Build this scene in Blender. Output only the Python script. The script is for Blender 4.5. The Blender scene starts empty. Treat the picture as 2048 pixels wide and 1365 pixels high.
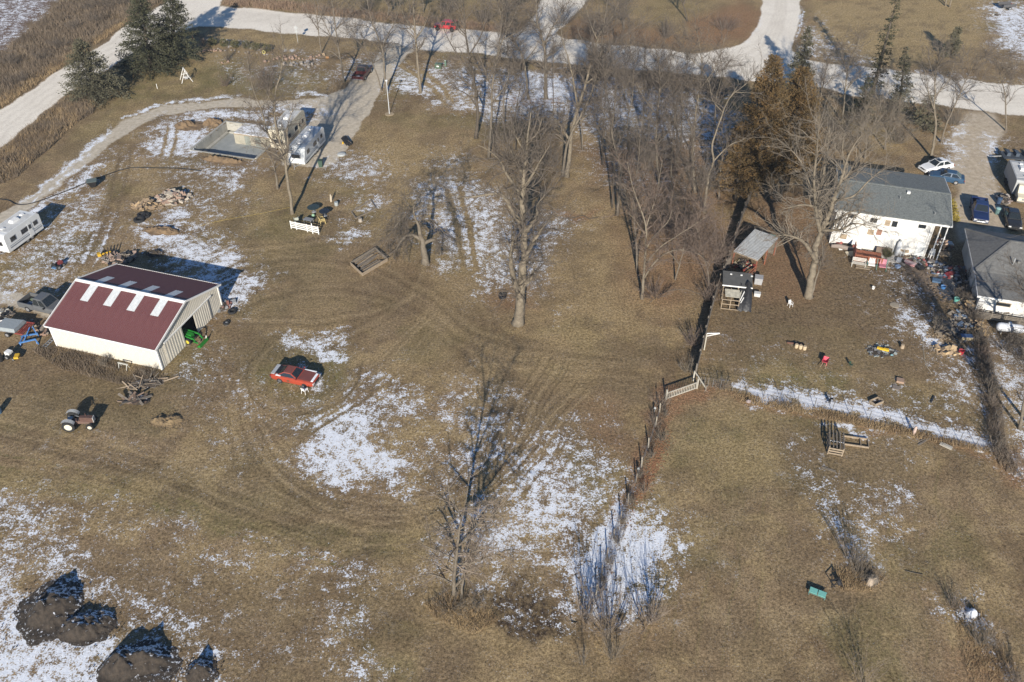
import bpy, bmesh, math, random
import numpy as np
from mathutils import Vector, Matrix

R = math.radians
scene = bpy.context.scene
COL = scene.collection

# ------------------------------------------------------------------ camera
CAM_H, TILT, FPX, CX, CY = 59.2, R(39.0), 1757.0, 1024.0, 682.5
cam_data = bpy.data.cameras.new('camera')
cam_data.sensor_width = 36.0
cam_data.lens = FPX / 2048.0 * 36.0
cam_data.clip_start, cam_data.clip_end = 1.0, 6000.0
cam = bpy.data.objects.new('camera', cam_data)
cam.location = (0, 0, CAM_H)
cam.rotation_euler = (R(90) - TILT, 0, 0)
COL.objects.link(cam)
scene.camera = cam

# ------------------------------------------------------------------ sky, sun, exposure
SUN_EL, SUN_AZ = R(22.5), R(2.4)          # shadows run away from the camera, slightly to the right
world = bpy.data.worlds.new('World')
scene.world = world
world.use_nodes = True
wn = world.node_tree
sky = wn.nodes.new('ShaderNodeTexSky')
sky.sky_type = 'NISHITA'
sky.sun_disc = False
sky.sun_elevation = SUN_EL
sky.sun_rotation = R(180) + SUN_AZ
sky.air_density, sky.dust_density, sky.ozone_density = 1.0, 0.0, 6.0
wn.links.new(sky.outputs[0], wn.nodes['Background'].inputs[0])
wn.nodes['Background'].inputs[1].default_value = 0.075
sun_data = bpy.data.lights.new('sun', 'SUN')
sun_data.energy = 5.0
sun_data.angle = R(0.53)
sun_data.color = (1.0, 0.93, 0.82)
sun = bpy.data.objects.new('sun', sun_data)
sdir = Vector((math.sin(SUN_AZ) * math.cos(SUN_EL), math.cos(SUN_AZ) * math.cos(SUN_EL), -math.sin(SUN_EL)))
sun.rotation_euler = sdir.to_track_quat('-Z', 'Y').to_euler()
sun.location = (0, -60, 80)
COL.objects.link(sun)
scene.view_settings.view_transform = 'Standard'
scene.view_settings.look = 'None'
scene.view_settings.gamma = 1.0
scene.view_settings.use_curve_mapping = False
scene.view_settings.exposure = 0.55
scene.cycles.max_bounces = 5
scene.cycles.diffuse_bounces = 2
scene.cycles.glossy_bounces = 2
scene.cycles.transparent_max_bounces = 4
scene.cycles.caustics_reflective = False
scene.cycles.caustics_refractive = False

# ------------------------------------------------------------------ photo pixel -> place on the ground
def ray(px, py):
    x = (px - CX) / FPX
    v = (py - CY) / FPX
    return x, math.cos(TILT) - v * math.sin(TILT), -math.sin(TILT) - v * math.cos(TILT)

def G(px, py, z=0.0):
    d = ray(px, py)
    t = (z - CAM_H) / d[2]
    return Vector((d[0] * t, d[1] * t, z))

def Vp(px, py, Y):
    d = ray(px, py)
    t = Y / d[1]
    return Vector((d[0] * t, Y, CAM_H + d[2] * t))

def hgt(base, top):
    return Vp(top[0], top[1], G(*base).y).z

def span(a, b):
    """two ground pixels -> origin, heading, length"""
    A, B = G(*a), G(*b)
    d = B - A
    return A, math.atan2(d.y, d.x), d.length

# ------------------------------------------------------------------ mesh builder
class MB:
    def __init__(s):
        s.V, s.F = [], []

    def add(s, V, F):
        o = len(s.V)
        s.V.extend([tuple(v) for v in V])
        s.F.extend([tuple(i + o for i in f) for f in F])
        return s

    def box(s, c, d, rz=0.0, rx=0.0, ry=0.0):
        m = Matrix.Translation(c) @ Matrix.Rotation(rz, 4, 'Z') @ Matrix.Rotation(ry, 4, 'Y') @ Matrix.Rotation(rx, 4, 'X')
        x, y, z = d[0] / 2, d[1] / 2, d[2] / 2
        P = [m @ Vector(p) for p in ((-x, -y, -z), (x, -y, -z), (x, y, -z), (-x, y, -z), (-x, -y, z), (x, -y, z), (x, y, z), (-x, y, z))]
        return s.add(P, [(3, 2, 1, 0), (4, 5, 6, 7), (0, 1, 5, 4), (1, 2, 6, 5), (2, 3, 7, 6), (3, 0, 4, 7)])

    def bar(s, p, q, w=0.05, h=None):
        p, q = Vector(p), Vector(q)
        h = h or w
        d = (q - p)
        L = d.length
        if L < 1e-6:
            return s
        m = Matrix.Translation((p + q) / 2) @ d.to_track_quat('X', 'Z').to_matrix().to_4x4()
        x, y, z = L / 2, w / 2, h / 2
        P = [m @ Vector(v) for v in ((-x, -y, -z), (x, -y, -z), (x, y, -z), (-x, y, -z), (-x, -y, z), (x, -y, z), (x, y, z), (-x, y, z))]
        return s.add(P, [(3, 2, 1, 0), (4, 5, 6, 7), (0, 1, 5, 4), (1, 2, 6, 5), (2, 3, 7, 6), (3, 0, 4, 7)])

    def tube(s, pts, rad, n=8, cap=True):
        pts = [Vector(p) for p in pts]
        if not hasattr(rad, '__len__'):
            rad = [rad] * len(pts)
        V, F = [], []
        up = None
        for i, p in enumerate(pts):
            d = (pts[min(i + 1, len(pts) - 1)] - pts[max(i - 1, 0)]).normalized()
            if up is None:
                up = d.orthogonal().normalized()
            else:
                up = (up - d * up.dot(d))
                up = up.normalized() if up.length > 1e-5 else d.orthogonal().normalized()
            b = d.cross(up)
            for k in range(n):
                a = 2 * math.pi * k / n
                V.append(p + (up * math.cos(a) + b * math.sin(a)) * rad[i])
        for i in range(len(pts) - 1):
            for k in range(n):
                F.append((i * n + k, i * n + (k + 1) % n, (i + 1) * n + (k + 1) % n, (i + 1) * n + k))
        if cap:
            F.append(tuple(range(n - 1, -1, -1)))
            F.append(tuple(range((len(pts) - 1) * n, len(pts) * n)))
        return s.add(V, F)

    def prism(s, poly, y0, y1, axis='y'):
        """poly in (x,z) extruded along y, or (x,y) along z, or (y,z) along x"""
        n = len(poly)
        def P(a, b, t):
            return (a, t, b) if axis == 'y' else ((a, b, t) if axis == 'z' else (t, a, b))
        V = [P(a, b, y0) for a, b in poly] + [P(a, b, y1) for a, b in poly]
        F = [tuple(range(n)), tuple(range(2 * n - 1, n - 1, -1))]
        F += [(i, i + n, (i + 1) % n + n, (i + 1) % n) for i in range(n)]
        return s.add(V, F)

    def lathe(s, prof, n=12, m=None):
        m = m or Matrix.Identity(4)
        V, F = [], []
        for r, z in prof:
            for k in range(n):
                a = 2 * math.pi * k / n
                V.append(m @ Vector((r * math.cos(a), r * math.sin(a), z)))
        for i in range(len(prof) - 1):
            for k in range(n):
                F.append((i * n + k, i * n + (k + 1) % n, (i + 1) * n + (k + 1) % n, (i + 1) * n + k))
        F.append(tuple(range(n - 1, -1, -1)))
        F.append(tuple(range((len(prof) - 1) * n, len(prof) * n)))
        return s.add(V, F)

    def loft(s, rings, caps=True):
        n = len(rings[0])
        V, F = [], []
        for r in rings:
            V += list(r)
        for i in range(len(rings) - 1):
            for k in range(n):
                F.append((i * n + k, i * n + (k + 1) % n, (i + 1) * n + (k + 1) % n, (i + 1) * n + k))
        if caps:
            F.append(tuple(range(n - 1, -1, -1)))
            F.append(tuple(range((len(rings) - 1) * n, len(rings) * n)))
        return s.add(V, F)

    def slab(s, quad, t):
        """a pane: four corners given thickness t along its normal"""
        q = [Vector(p) for p in quad]
        nrm = (q[1] - q[0]).cross(q[2] - q[0]).normalized() * t
        V = q + [p + nrm for p in q]
        n = len(q)
        F = [tuple(range(n - 1, -1, -1)), tuple(range(n, 2 * n))] + [(i, (i + 1) % n, (i + 1) % n + n, i + n) for i in range(n)]
        return s.add(V, F)

    def rock(s, c, d, seed=0, rz=0.0):
        rr = random.Random(seed)
        bm = bmesh.new()
        bmesh.ops.create_icosphere(bm, subdivisions=1, radius=1.0)
        m = Matrix.Translation(c) @ Matrix.Rotation(rz, 4, 'Z')
        V = [m @ Vector((v.co.x * d[0] / 2 * rr.uniform(.75, 1.1), v.co.y * d[1] / 2 * rr.uniform(.75, 1.1), v.co.z * d[2] / 2 * rr.uniform(.75, 1.1))) for v in bm.verts]
        F = [tuple(v.index for v in f.verts) for f in bm.faces]
        bm.free()
        return s.add(V, F)

    def mesh(s, name):
        me = bpy.data.meshes.new(name)
        me.from_pydata(s.V, [], s.F)
        me.update()
        return me

    def build(s, name, mat, parent=None, smooth=False, kind=None):
        me = s.mesh(name)
        me.materials.append(mat)
        bm = bmesh.new()
        bm.from_mesh(me)
        bmesh.ops.recalc_face_normals(bm, faces=bm.faces)
        bm.to_mesh(me)
        bm.free()
        if smooth:
            me.polygons.foreach_set('use_smooth', [True] * len(me.polygons))
        return link(name, me, parent, kind)

def link(name, me, parent=None, kind=None):
    o = bpy.data.objects.new(name, me)
    COL.objects.link(o)
    if parent is not None:
        o.parent = parent
    if kind:
        o['kind'] = kind
    return o

def thing(name, label, cat, loc=(0, 0, 0), rz=0.0, group=None, rot=None):
    o = bpy.data.objects.new(name, None)
    o.empty_display_size = 0.3
    COL.objects.link(o)
    o.location = loc
    o.rotation_euler = rot if rot else (0, 0, rz)
    tag(o, label, cat, group)
    return o

def tag(o, label, cat, group=None, kind=None):
    o['label'] = label
    o['category'] = cat
    if group:
        o['group'] = group
    if kind:
        o['kind'] = kind
    return o

def dup(root, loc, rz, label, group=None, scale=None, rot=None):
    r = root.copy()
    COL.objects.link(r)
    r.location = loc
    r.rotation_euler = rot if rot else (0, 0, rz)
    if scale:
        r.scale = (scale,) * 3
    r['label'] = label
    if group:
        r['group'] = group
    for ch in root.children:
        c = ch.copy()
        COL.objects.link(c)
        c.parent = r
        for g in ch.children:
            d = g.copy()
            COL.objects.link(d)
            d.parent = c
    return r

# ------------------------------------------------------------------ materials
def node(nt, t, **kw):
    n = nt.nodes.new(t)
    for k, v in kw.items():
        if k.startswith('i_'):
            n.inputs[k[2:].replace('_', ' ')].default_value = v
        else:
            setattr(n, k, v)
    return n

def mat(name, c, rough=0.75, metal=0.0, var=0.25, scale=5.0, c2=None, bump=0.0, amount=1.0, coat=0.0, bscale=None, spec=0.5):
    """procedural: two tones broken up by two noises, plus fine relief"""
    m = bpy.data.materials.new(name)
    m.use_nodes = True
    nt = m.node_tree
    b = nt.nodes['Principled BSDF']
    b.inputs['Roughness'].default_value = rough
    b.inputs['Metallic'].default_value = metal
    b.inputs['Coat Weight'].default_value = coat
    b.inputs['Specular IOR Level'].default_value = spec
    tc = node(nt, 'ShaderNodeTexCoord')
    n1 = node(nt, 'ShaderNodeTexNoise', i_Scale=scale, i_Detail=5.0, i_Roughness=0.65)
    nt.links.new(tc.outputs['Object'], n1.inputs['Vector'])
    rp = node(nt, 'ShaderNodeValToRGB')
    c = tuple(c)
    dark = tuple(c2) if c2 else tuple(x * (1 - var) for x in c)
    rp.color_ramp.elements[0].position = 0.5 - 0.22 * amount
    rp.color_ramp.elements[0].color = dark + (1,)
    rp.color_ramp.elements[1].position = 0.5 + 0.15 * amount
    rp.color_ramp.elements[1].color = c + (1,)
    nt.links.new(n1.outputs['Fac'], rp.inputs[0])
    nt.links.new(rp.outputs[0], b.inputs['Base Color'])
    if bump:
        n2 = node(nt, 'ShaderNodeTexNoise', i_Scale=bscale or scale * 4, i_Detail=4.0)
        nt.links.new(tc.outputs['Object'], n2.inputs['Vector'])
        bp = node(nt, 'ShaderNodeBump', i_Strength=bump, i_Distance=0.05)
        nt.links.new(n2.outputs['Fac'], bp.inputs['Height'])
        nt.links.new(bp.outputs[0], b.inputs['Normal'])
    return m

def pt(px, py):
    g = G(px, py)
    return (g.x, g.y)

# ================================================================== GROUND
def world_rows():
    rows = [-200, -90, -40, -5, 12, 22]
    y = 27.0
    # spacing follows the size a metre has in the picture
    while y < 215:
        rows.append(y)
        d = math.hypot(y, CAM_H)
        y += 0.105 * (d / 70.0) ** 2 * 1.5 + 0.03
    rows += [240, 300, 420, 650, 1000]
    return np.array(rows)

ROWS = world_rows()
HW = np.maximum(18.0, 1024.0 / FPX * (ROWS * math.cos(TILT) + CAM_H * math.sin(TILT)))
tcol = np.linspace(-1.14, 1.14, 660)
TC = np.concatenate([[-4, -2.6, -1.8, -1.4], tcol, [1.4, 1.8, 2.6, 4]])
GX = TC[None, :] * HW[:, None]
GY = np.repeat(ROWS[:, None], len(TC), 1)
NR, NC = GX.shape
VX, VY = GX.ravel(), GY.ravel()
# photo pixel of every ground vertex (used to lay out paths, snow and bare soil)
dep = VY * math.cos(TILT) + CAM_H * math.sin(TILT)
dep = np.where(dep < 1, 1, dep)
UX = CX + FPX * VX / dep
UY = CY - FPX * (VY * math.sin(TILT) - CAM_H * math.cos(TILT)) / dep
inb = (VY > -5)
UX = np.where(inb, UX, 1e6)
UY = np.where(inb, UY, 1e6)
rngN = np.random.default_rng(7)

def vnoise(x, y, s, seed):
    """smooth value noise, numpy"""
    r = np.random.default_rng(seed)
    tab = r.random((256, 256))
    fx, fy = x / s, y / s
    ix, iy = np.floor(fx).astype(int), np.floor(fy).astype(int)
    tx, ty = fx - ix, fy - iy
    tx, ty = tx * tx * (3 - 2 * tx), ty * ty * (3 - 2 * ty)
    a = tab[ix % 256, iy % 256]; b = tab[(ix + 1) % 256, iy % 256]
    c = tab[ix % 256, (iy + 1) % 256]; d = tab[(ix + 1) % 256, (iy + 1) % 256]
    return (a * (1 - tx) + b * tx) * (1 - ty) + (c * (1 - tx) + d * tx) * ty

# ragged shape borders: shift the lookup by noise that grows and shrinks with the distance
PXM = 0.01313 * np.clip(UY + 740, 300, 3000)          # pixels per metre
jx = (vnoise(VX, VY, 3.1, 1) - .5) * 1.6 + (vnoise(VX, VY, 0.9, 2) - .5) * 0.7
jy = (vnoise(VX, VY, 3.1, 3) - .5) * 2.2 + (vnoise(VX, VY, 0.9, 4) - .5) * 0.9
JX, JY = UX + jx * PXM, UY + jy * PXM * 0.55

def poly_dist(poly, X, Y):
    """signed distance in pixels, positive inside (y stretched so it is roughly even on the ground)"""
    n = len(poly)
    best = np.full(X.shape, 1e9)
    inside = np.zeros(X.shape, bool)
    K = 1.5
    for i in range(n):
        x0, y0 = poly[i]; x1, y1 = poly[(i + 1) % n]
        ey, ex = (y1 - y0) * K, x1 - x0
        L2 = ex * ex + ey * ey + 1e-9
        t = np.clip(((X - x0) * ex + (Y - y0) * K * ey) / L2, 0, 1)
        dx, dy = X - x0 - t * ex, (Y - y0) * K - t * ey
        best = np.minimum(best, dx * dx + dy * dy)
        c = ((y0 > Y) != (y1 > Y))
        if y1 != y0:
            inside ^= c & (X < (x1 - x0) * (Y - y0) / (y1 - y0) + x0)
    return np.where(inside, 1, -1) * np.sqrt(best)

def line_dist(pl, X, Y):
    best = np.full(X.shape, 1e9)
    K = 1.5
    for (x0, y0), (x1, y1) in zip(pl[:-1], pl[1:]):
        ey, ex = (y1 - y0) * K, x1 - x0
        L2 = ex * ex + ey * ey + 1e-9
        t = np.clip(((X - x0) * ex + (Y - y0) * K * ey) / L2, 0, 1)
        dx, dy = X - x0 - t * ex, (Y - y0) * K - t * ey
        best = np.minimum(best, dx * dx + dy * dy)
    return np.sqrt(best)

LAYERS = {k: np.zeros(NR * NC) for k in ('snow', 'green', 'tan', 'dirt', 'leaf', 'gravel', 'dark', 'road', 'drive', 'field', 'ndrive', 'hole', 'streak', 'worn', 'rutl', 'rutd')}

def smooth(path, n=6):
    if len(path) < 3:
        return path
    P = [np.array(p, float) for p in path]
    P = [2 * P[0] - P[1]] + P + [2 * P[-1] - P[-2]]
    out = []
    for i in range(1, len(P) - 2):
        for k in range(n):
            t = k / n
            a, b, c, d = P[i - 1], P[i], P[i + 1], P[i + 2]
            out.append(tuple(0.5 * ((2 * b) + (-a + c) * t + (2 * a - 5 * b + 4 * c - d) * t * t + (-a + 3 * b - 3 * c + d) * t ** 3)))
    out.append(tuple(P[-2]))
    return out

def fill(layer, poly, val=1.0, soft=12.0, mode='max', jit=1.0, bias=0.0):
    xs = [p[0] for p in poly]; ys = [p[1] for p in poly]
    m = soft + 60
    sel = np.where((UX > min(xs) - m) & (UX < max(xs) + m) & (UY > min(ys) - m) & (UY < max(ys) + m))[0]
    if len(sel) == 0:
        return
    X = UX[sel] + (JX[sel] - UX[sel]) * jit
    Y = UY[sel] + (JY[sel] - UY[sel]) * jit
    d = poly_dist(poly, X, Y)
    w = np.clip(d / soft * 0.5 + 0.5 + bias, 0, 1)
    w = w * w * (3 - 2 * w)
    put(layer, sel, w, val, mode)

def put(layer, sel, w, val, mode):
    A = LAYERS[layer]
    if mode == 'max':
        A[sel] = np.maximum(A[sel], w * val)
    elif mode == 'mix':
        A[sel] = A[sel] * (1 - w) + val * w
    elif mode == 'mul':
        A[sel] = A[sel] * (1 - w * (1 - val))
    elif mode == 'add':
        A[sel] = np.clip(A[sel] + w * val, 0, 1)

def stroke(layer, path, wid, val=1.0, soft=3.0, mode='max', jit=0.3, sm=True):
    path = smooth(path) if sm else path
    xs = [p[0] for p in path]; ys = [p[1] for p in path]
    m = wid + soft + 25
    sel = np.where((UX > min(xs) - m) & (UX < max(xs) + m) & (UY > min(ys) - m) & (UY < max(ys) + m))[0]
    if len(sel) == 0:
        return
    X = UX[sel] + (JX[sel] - UX[sel]) * jit
    Y = UY[sel] + (JY[sel] - UY[sel]) * jit
    d = line_dist(path, X, Y)
    w = np.clip((wid - d) / soft * 0.5 + 0.5, 0, 1)
    w = w * w * (3 - 2 * w)
    put(layer, sel, w, val, mode)

# ---- gravel road with its two side roads
ROAD = [(-160, 330), (0, 222), (131, 135), (195, 96), (252, 54), (330, 8), (360, -40), (470, -60), (440, 12), (620, 30), (700, 38), (802, 49), (965, 64), (1018, 67),
        (1038, 66), (1072, 28), (1110, -60), (1220, -60), (1165, 15), (1112, 66), (1130, 79), (1203, 88), (1306, 98), (1388, 109), (1420, 105), (1482, 90), (1505, 70), (1521, 37),
        (1531, -60), (1604, -60), (1597, 41), (1585, 78), (1584, 100), (1610, 122), (1656, 129), (1728, 134), (1819, 148), (1870, 155), (1955, 163), (2048, 172), (2300, 196),
        (2300, 262), (2048, 232), (1853, 207), (1819, 205), (1685, 187), (1634, 174), (1440, 154), (1326, 143), (1203, 135), (1060, 121), (960, 107), (831, 98),
        (760, 82), (640, 72), (480, 58), (400, 53), (375, 58), (320, 80), (258, 111), (141, 182), (20, 280), (-160, 420)]
fill('road', ROAD, 1, 7, jit=.35)
DRIVE = [(774, 82), (831, 97), (812, 112), (803, 128), (775, 165), (752, 195), (742, 222), (722, 255), (700, 288), (678, 328), (648, 338), (560, 330), (560, 262), (640, 228), (560, 215), (480, 212), (420, 217),
         (320, 232), (234, 279), (185, 318), (131, 365), (41, 435), (-40, 490), (-40, 455), (37, 402), (103, 359), (174, 299), (205, 270), (246, 244), (328, 211), (420, 203), (480, 198), (560, 202), (640, 196), (690, 178), (712, 150), (745, 118), (762, 100)]
fill('drive', DRIVE, 1, 8, jit=.5)
NDRIVE = [(1905, 255), (1930, 225), (1990, 226), (2010, 260), (1990, 300), (1985, 345), (2000, 400), (2012, 470), (1912, 480), (1912, 380), (1900, 345), (1905, 300)]
fill('ndrive', NDRIVE, 1, 9, jit=.5)
FIELD = [(-160, -60), (175, -60), (60, 45), (0, 105), (-160, 190)]
fill('field', FIELD, 1, 16, jit=.6)
stroke('drive', [(-60, 585), (20, 600), (110, 628)], 20, .9, 14, jit=.6)

# ---- colour of the lawns
fill('tan', [(430, 55), (620, 72), (800, 95), (800, 108), (600, 108), (420, 90)], .8, 14)
fill('green', [(250, 160), (380, 110), (520, 120), (640, 150), (640, 190), (420, 195), (260, 215), (180, 290), (150, 300)], .55, 40)
fill('tan', [(120, 300), (250, 215), (330, 200), (230, 260), (110, 350)], .45, 30)
fill('green', [(470, 470), (560, 400), (640, 390), (640, 480), (500, 500)], .4, 40)
fill('green', [(480, 700), (560, 680), (690, 690), (720, 760), (660, 820), (560, 800), (500, 760)], .55, 40)
fill('green', [(-20, 930), (300, 980), (560, 1040), (860, 1070), (860, 1130), (560, 1090), (250, 1020), (-20, 980)], .45, 30)
fill('green', [(-20, 960), (260, 940), (520, 900), (640, 1000), (480, 1040), (160, 1000)], .3, 60)
fill('green', [(1380, 830), (1560, 850), (1580, 960), (1450, 1000), (1330, 950)], .45, 60)
fill('green', [(1480, 720), (1700, 730), (1720, 800), (1500, 775)], .55, 30)
fill('green', [(1720, 740), (1900, 780), (1960, 850), (1760, 820)], .25, 40)
fill('tan', [(700, 250), (900, 280), (960, 420), (860, 480), (760, 420), (720, 330)], .75, 60)
fill('tan', [(1120, 380), (1220, 420), (1260, 560), (1240, 760), (1040, 760), (1060, 620), (1150, 560)], .6, 60)
fill('tan', [(1000, 690), (1230, 700), (1250, 790), (1050, 780)], .5, 40)
fill('tan', [(600, -30), (1040, -30), (1000, 40), (700, 30)], .55, 20)
fill('green', [(650, -40), (1000, -40), (980, 20), (700, 10)], .5, 30)
fill('tan', [(1610, -40), (1990, -40), (1960, 120), (1800, 140), (1640, 120)], .85, 25)
fill('green', [(1680, 40), (1850, 50), (1830, 110), (1700, 100)], .35, 30)
fill('tan', [(1190, -40), (1510, -40), (1490, 60), (1300, 85), (1180, 60)], .4, 30)
fill('green', [(1280, -30), (1420, -30), (1420, 40), (1300, 60)], .4, 30)
fill('dirt', [(830, 125), (1440, 165), (1440, 190), (1040, 150), (860, 140)], .5, 15)
fill('tan', [(960, 112), (1440, 160), (1440, 178), (960, 135)], .4, 12)
fill('dirt', [(1400, 470), (1640, 440), (1960, 520), (1960, 700), (1600, 660), (1420, 700)], .85, 60)
fill('dirt', [(1420, 640), (1960, 660), (1980, 780), (1760, 740), (1400, 720)], .6, 50)
fill('dirt', [(1640, 480), (1900, 500), (1960, 600), (1860, 640), (1680, 560)], .5, 40, 'add')
fill('dirt', [(430, 560), (560, 500), (700, 500), (900, 560), (860, 680), (620, 640), (460, 680)], .35, 60)
fill('dirt', [(700, 500), (820, 470), (960, 480), (1060, 600), (960, 720), (780, 720)], .25, 60)
fill('dirt', [(-20, 700), (110, 690), (330, 745), (420, 720), (430, 790), (200, 850), (-20, 830)], .55, 40)
fill('dirt', [(380, 690), (470, 640), (540, 700), (480, 760), (400, 760)], .45, 40)
fill('dirt', [(1000, 760), (1180, 780), (1260, 850), (1200, 940), (1060, 880)], .6, 50)
fill('leaf', [(1150, 800), (1240, 800), (1270, 900), (1200, 920)], .35, 40)
fill('dark', [(960, 1185), (1040, 1175), (1120, 1225), (1150, 1290), (1080, 1300), (1000, 1265)], .8, 30, jit=2)
fill('dark', [(1000, 1150), (1060, 1150), (1080, 1200), (1020, 1200)], .6, 30)
fill('dirt', [(-20, 1090), (300, 1110), (620, 1180), (700, 1365), (400, 1400), (200, 1260), (60, 1120)], .45, 60)
fill('tan', [(820, 1230), (900, 1190), (1000, 1250), (960, 1280), (880, 1270)], .6, 22)
fill('dirt', [(1560, 860), (1800, 870), (1830, 980), (1760, 1050), (1620, 1000), (1570, 930)], .55, 50)
fill('leaf', [(1380, 40), (1480, 10), (1530, 20), (1505, 70), (1430, 95), (1370, 90)], .8, 22)
fill('leaf', [(1320, 780), (1400, 765), (1440, 775), (1400, 800), (1340, 820), (1310, 880), (1280, 960), (1250, 1080), (1220, 1080), (1260, 940), (1300, 840)], .95, 20)
stroke('leaf', [(1335, 800), (1300, 900), (1262, 1000), (1230, 1090), (1195, 1190)], 13, .95, 16, jit=1)
stroke('tan', [(1330, 800), (1296, 900), (1256, 1000), (1224, 1090), (1190, 1200)], 5, .5, 10, jit=1)
fill('leaf', [(1110, 425), (1200, 420), (1150, 445)], .7, 12)
fill('leaf', [(1020, 195), (1120, 195), (1125, 215), (1020, 212)], .85, 12)
fill('leaf', [(980, 590), (1060, 570), (1070, 620), (1000, 620)], .5, 30)
fill('leaf', [(1240, 430), (1420, 420), (1470, 440), (1420, 560), (1340, 620), (1270, 600)], .55, 50)
fill('leaf', [(1180, 300), (1440, 280), (1480, 400), (1400, 440), (1240, 420)], .5, 50)
fill('leaf', [(1490, 400), (1640, 380), (1660, 470), (1620, 600), (1530, 600), (1500, 480)], .45, 40)
fill('leaf', [(1130, 40), (1330, 60), (1380, 95), (1130, 78)], .6, 16)
stroke('tan', [(1440, 785), (1530, 800), (1650, 825), (1780, 855), (1880, 880), (1980, 900)], 9, .95, 10, jit=1)
stroke('leaf', [(1440, 792), (1600, 824), (1780, 864), (1980, 906)], 6, .6, 9, jit=1)
fill('leaf', [(1990, 900), (2060, 880), (2070, 980), (2010, 960)], .6, 22)
fill('tan', [(1900, 1180), (1960, 1200), (2048, 1300), (2048, 1420), (1930, 1420)], .35, 40)
fill('leaf', [(1900, 1300), (1990, 1280), (2048, 1365), (2030, 1420), (1920, 1420)], .5, 40)
stroke('leaf', [(0, 246), (140, 152), (250, 76)], 4, .4, 8)
fill('dirt', [(-60, -40), (420, -40), (390, 15), (250, 50), (130, 130), (0, 215), (-60, 240)], .85, 12)
fill('dirt', [(20, 282), (141, 184), (200, 190), (170, 240), (110, 280), (60, 340), (-20, 360)], .7, 14)
fill('dirt', [(330, 310), (480, 315), (500, 335), (470, 400), (380, 440), (330, 380)], .5, 30)
fill('tan', [(460, 12), (700, 38), (860, 46), (1000, 62), (1000, 40), (700, 18), (560, 2)], .5, 10)

# ---- thin snow
def S(poly, v, soft=24, **k):
    kk = dict(dict(jit=2.0), **k)
    fill('snow', poly, min(v, .80) * .88, soft * 1.6 + 8, bias=.12, **kk)
    if kk.get('mode', 'max') == 'max':
        fill('snow', poly, v * .34, soft * 3.0 + 22, bias=.2, **kk)          # thin scatter round every patch
S([(575, 900), (600, 830), (690, 760), (800, 745), (850, 800), (850, 870), (840, 920), (860, 970), (790, 1005), (680, 985), (600, 960)], .42, 26)
S([(603, 905), (612, 855), (660, 818), (715, 800), (735, 840), (745, 880), (800, 905), (826, 955), (800, 983), (750, 988), (690, 968), (628, 955)], .95, 22)
S([(690, 820), (780, 780), (830, 810), (790, 850), (730, 850)], .6, 24)
S([(640, 800), (760, 740), (800, 760), (690, 820)], .55, 20)
S([(870, 780), (960, 745), (985, 790), (960, 900), (890, 860)], .42, 30)
S([(930, 830), (1000, 800), (1060, 840), (1170, 890), (1240, 960), (1240, 1060), (1180, 1120), (1060, 1130), (960, 1150), (880, 1090), (890, 1010), (950, 940)], .5, 50)
S([(990, 870), (1050, 900), (1120, 940), (1140, 1010), (1080, 1090), (960, 1120), (1000, 1010)], .78, 36)
S([(960, 820), (1010, 810), (1020, 870), (970, 920), (950, 880)], .5, 26)
S([(1110, 1150), (1180, 1040), (1235, 1000), (1330, 1050), (1360, 1130), (1340, 1210), (1240, 1230), (1120, 1220)], .58, 40)
S([(1120, 1140), (1200, 1070), (1250, 1060), (1330, 1080), (1330, 1160), (1200, 1210)], .3, 30, mode='add')
S([(820, 1150), (960, 1120), (1090, 1180), (1060, 1200), (900, 1180)], .3, 30)
S([(1000, 1200), (1120, 1240), (1160, 1290), (1060, 1280), (1010, 1240)], .3, 20)
S([(-20, 980), (60, 1010), (150, 1070), (190, 1110), (170, 1160), (100, 1130), (40, 1110), (-20, 1100)], .62, 30)
S([(-60, 1150), (40, 1165), (50, 1230), (90, 1290), (210, 1275), (240, 1330), (230, 1440), (-60, 1440)], .93, 18)
S([(-60, 1080), (70, 1110), (60, 1180), (-60, 1170)], .55, 22)
S([(190, 1230), (250, 1210), (330, 1260), (460, 1330), (430, 1420), (240, 1420)], .42, 36)
S([(560, 1100), (650, 1095), (800, 1150), (830, 1195), (700, 1170), (600, 1130)], .36, 18)
S([(595, 1180), (680, 1165), (740, 1260), (770, 1330), (740, 1420), (680, 1340), (620, 1220)], .38, 26)
S([(380, 1085), (430, 1090), (470, 1120), (420, 1120)], .4, 14)
S([(-20, 560), (40, 520), (100, 450), (150, 390), (200, 380), (190, 470), (150, 540), (110, 570), (50, 590), (-20, 600)], .52, 26)
S([(262, 462), (330, 448), (420, 465), (480, 505), (520, 560), (470, 620), (420, 600), (380, 545), (290, 500)], .88, 18)
S([(420, 540), (480, 520), (520, 570), (470, 630), (420, 620)], .6, 24)
S([(310, 435), (370, 415), (400, 430), (345, 455)], .75, 10)
S([(285, 300), (330, 252), (400, 255), (430, 280), (370, 318), (310, 318)], .85, 14)
S([(330, 240), (420, 222), (640, 212), (640, 226), (470, 245), (380, 252)], .75, 10)
stroke('snow', [(250, 238), (330, 207), (430, 196), (470, 196)], 4, .9, 5, jit=.8)
stroke('snow', [(35, 400), (105, 352), (170, 303), (215, 262)], 7, .75, 9, jit=1)
stroke('snow', [(0, 470), (60, 436), (140, 376), (200, 330)], 9, .8, 12, jit=1)
stroke('snow', [(60, 405), (120, 366), (170, 330)], 5, .75, 7, jit=1)
S([(120, 350), (200, 310), (290, 300), (300, 350), (210, 360), (150, 390)], .3, 26)
S([(340, 330), (500, 335), (480, 400), (400, 440), (370, 380)], .5, 26)
S([(450, 355), (500, 340), (490, 380), (440, 390)], .75, 12)
S([(570, 698), (600, 682), (640, 673), (688, 684), (696, 703), (655, 714), (600, 706)], .95, 9)
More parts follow.
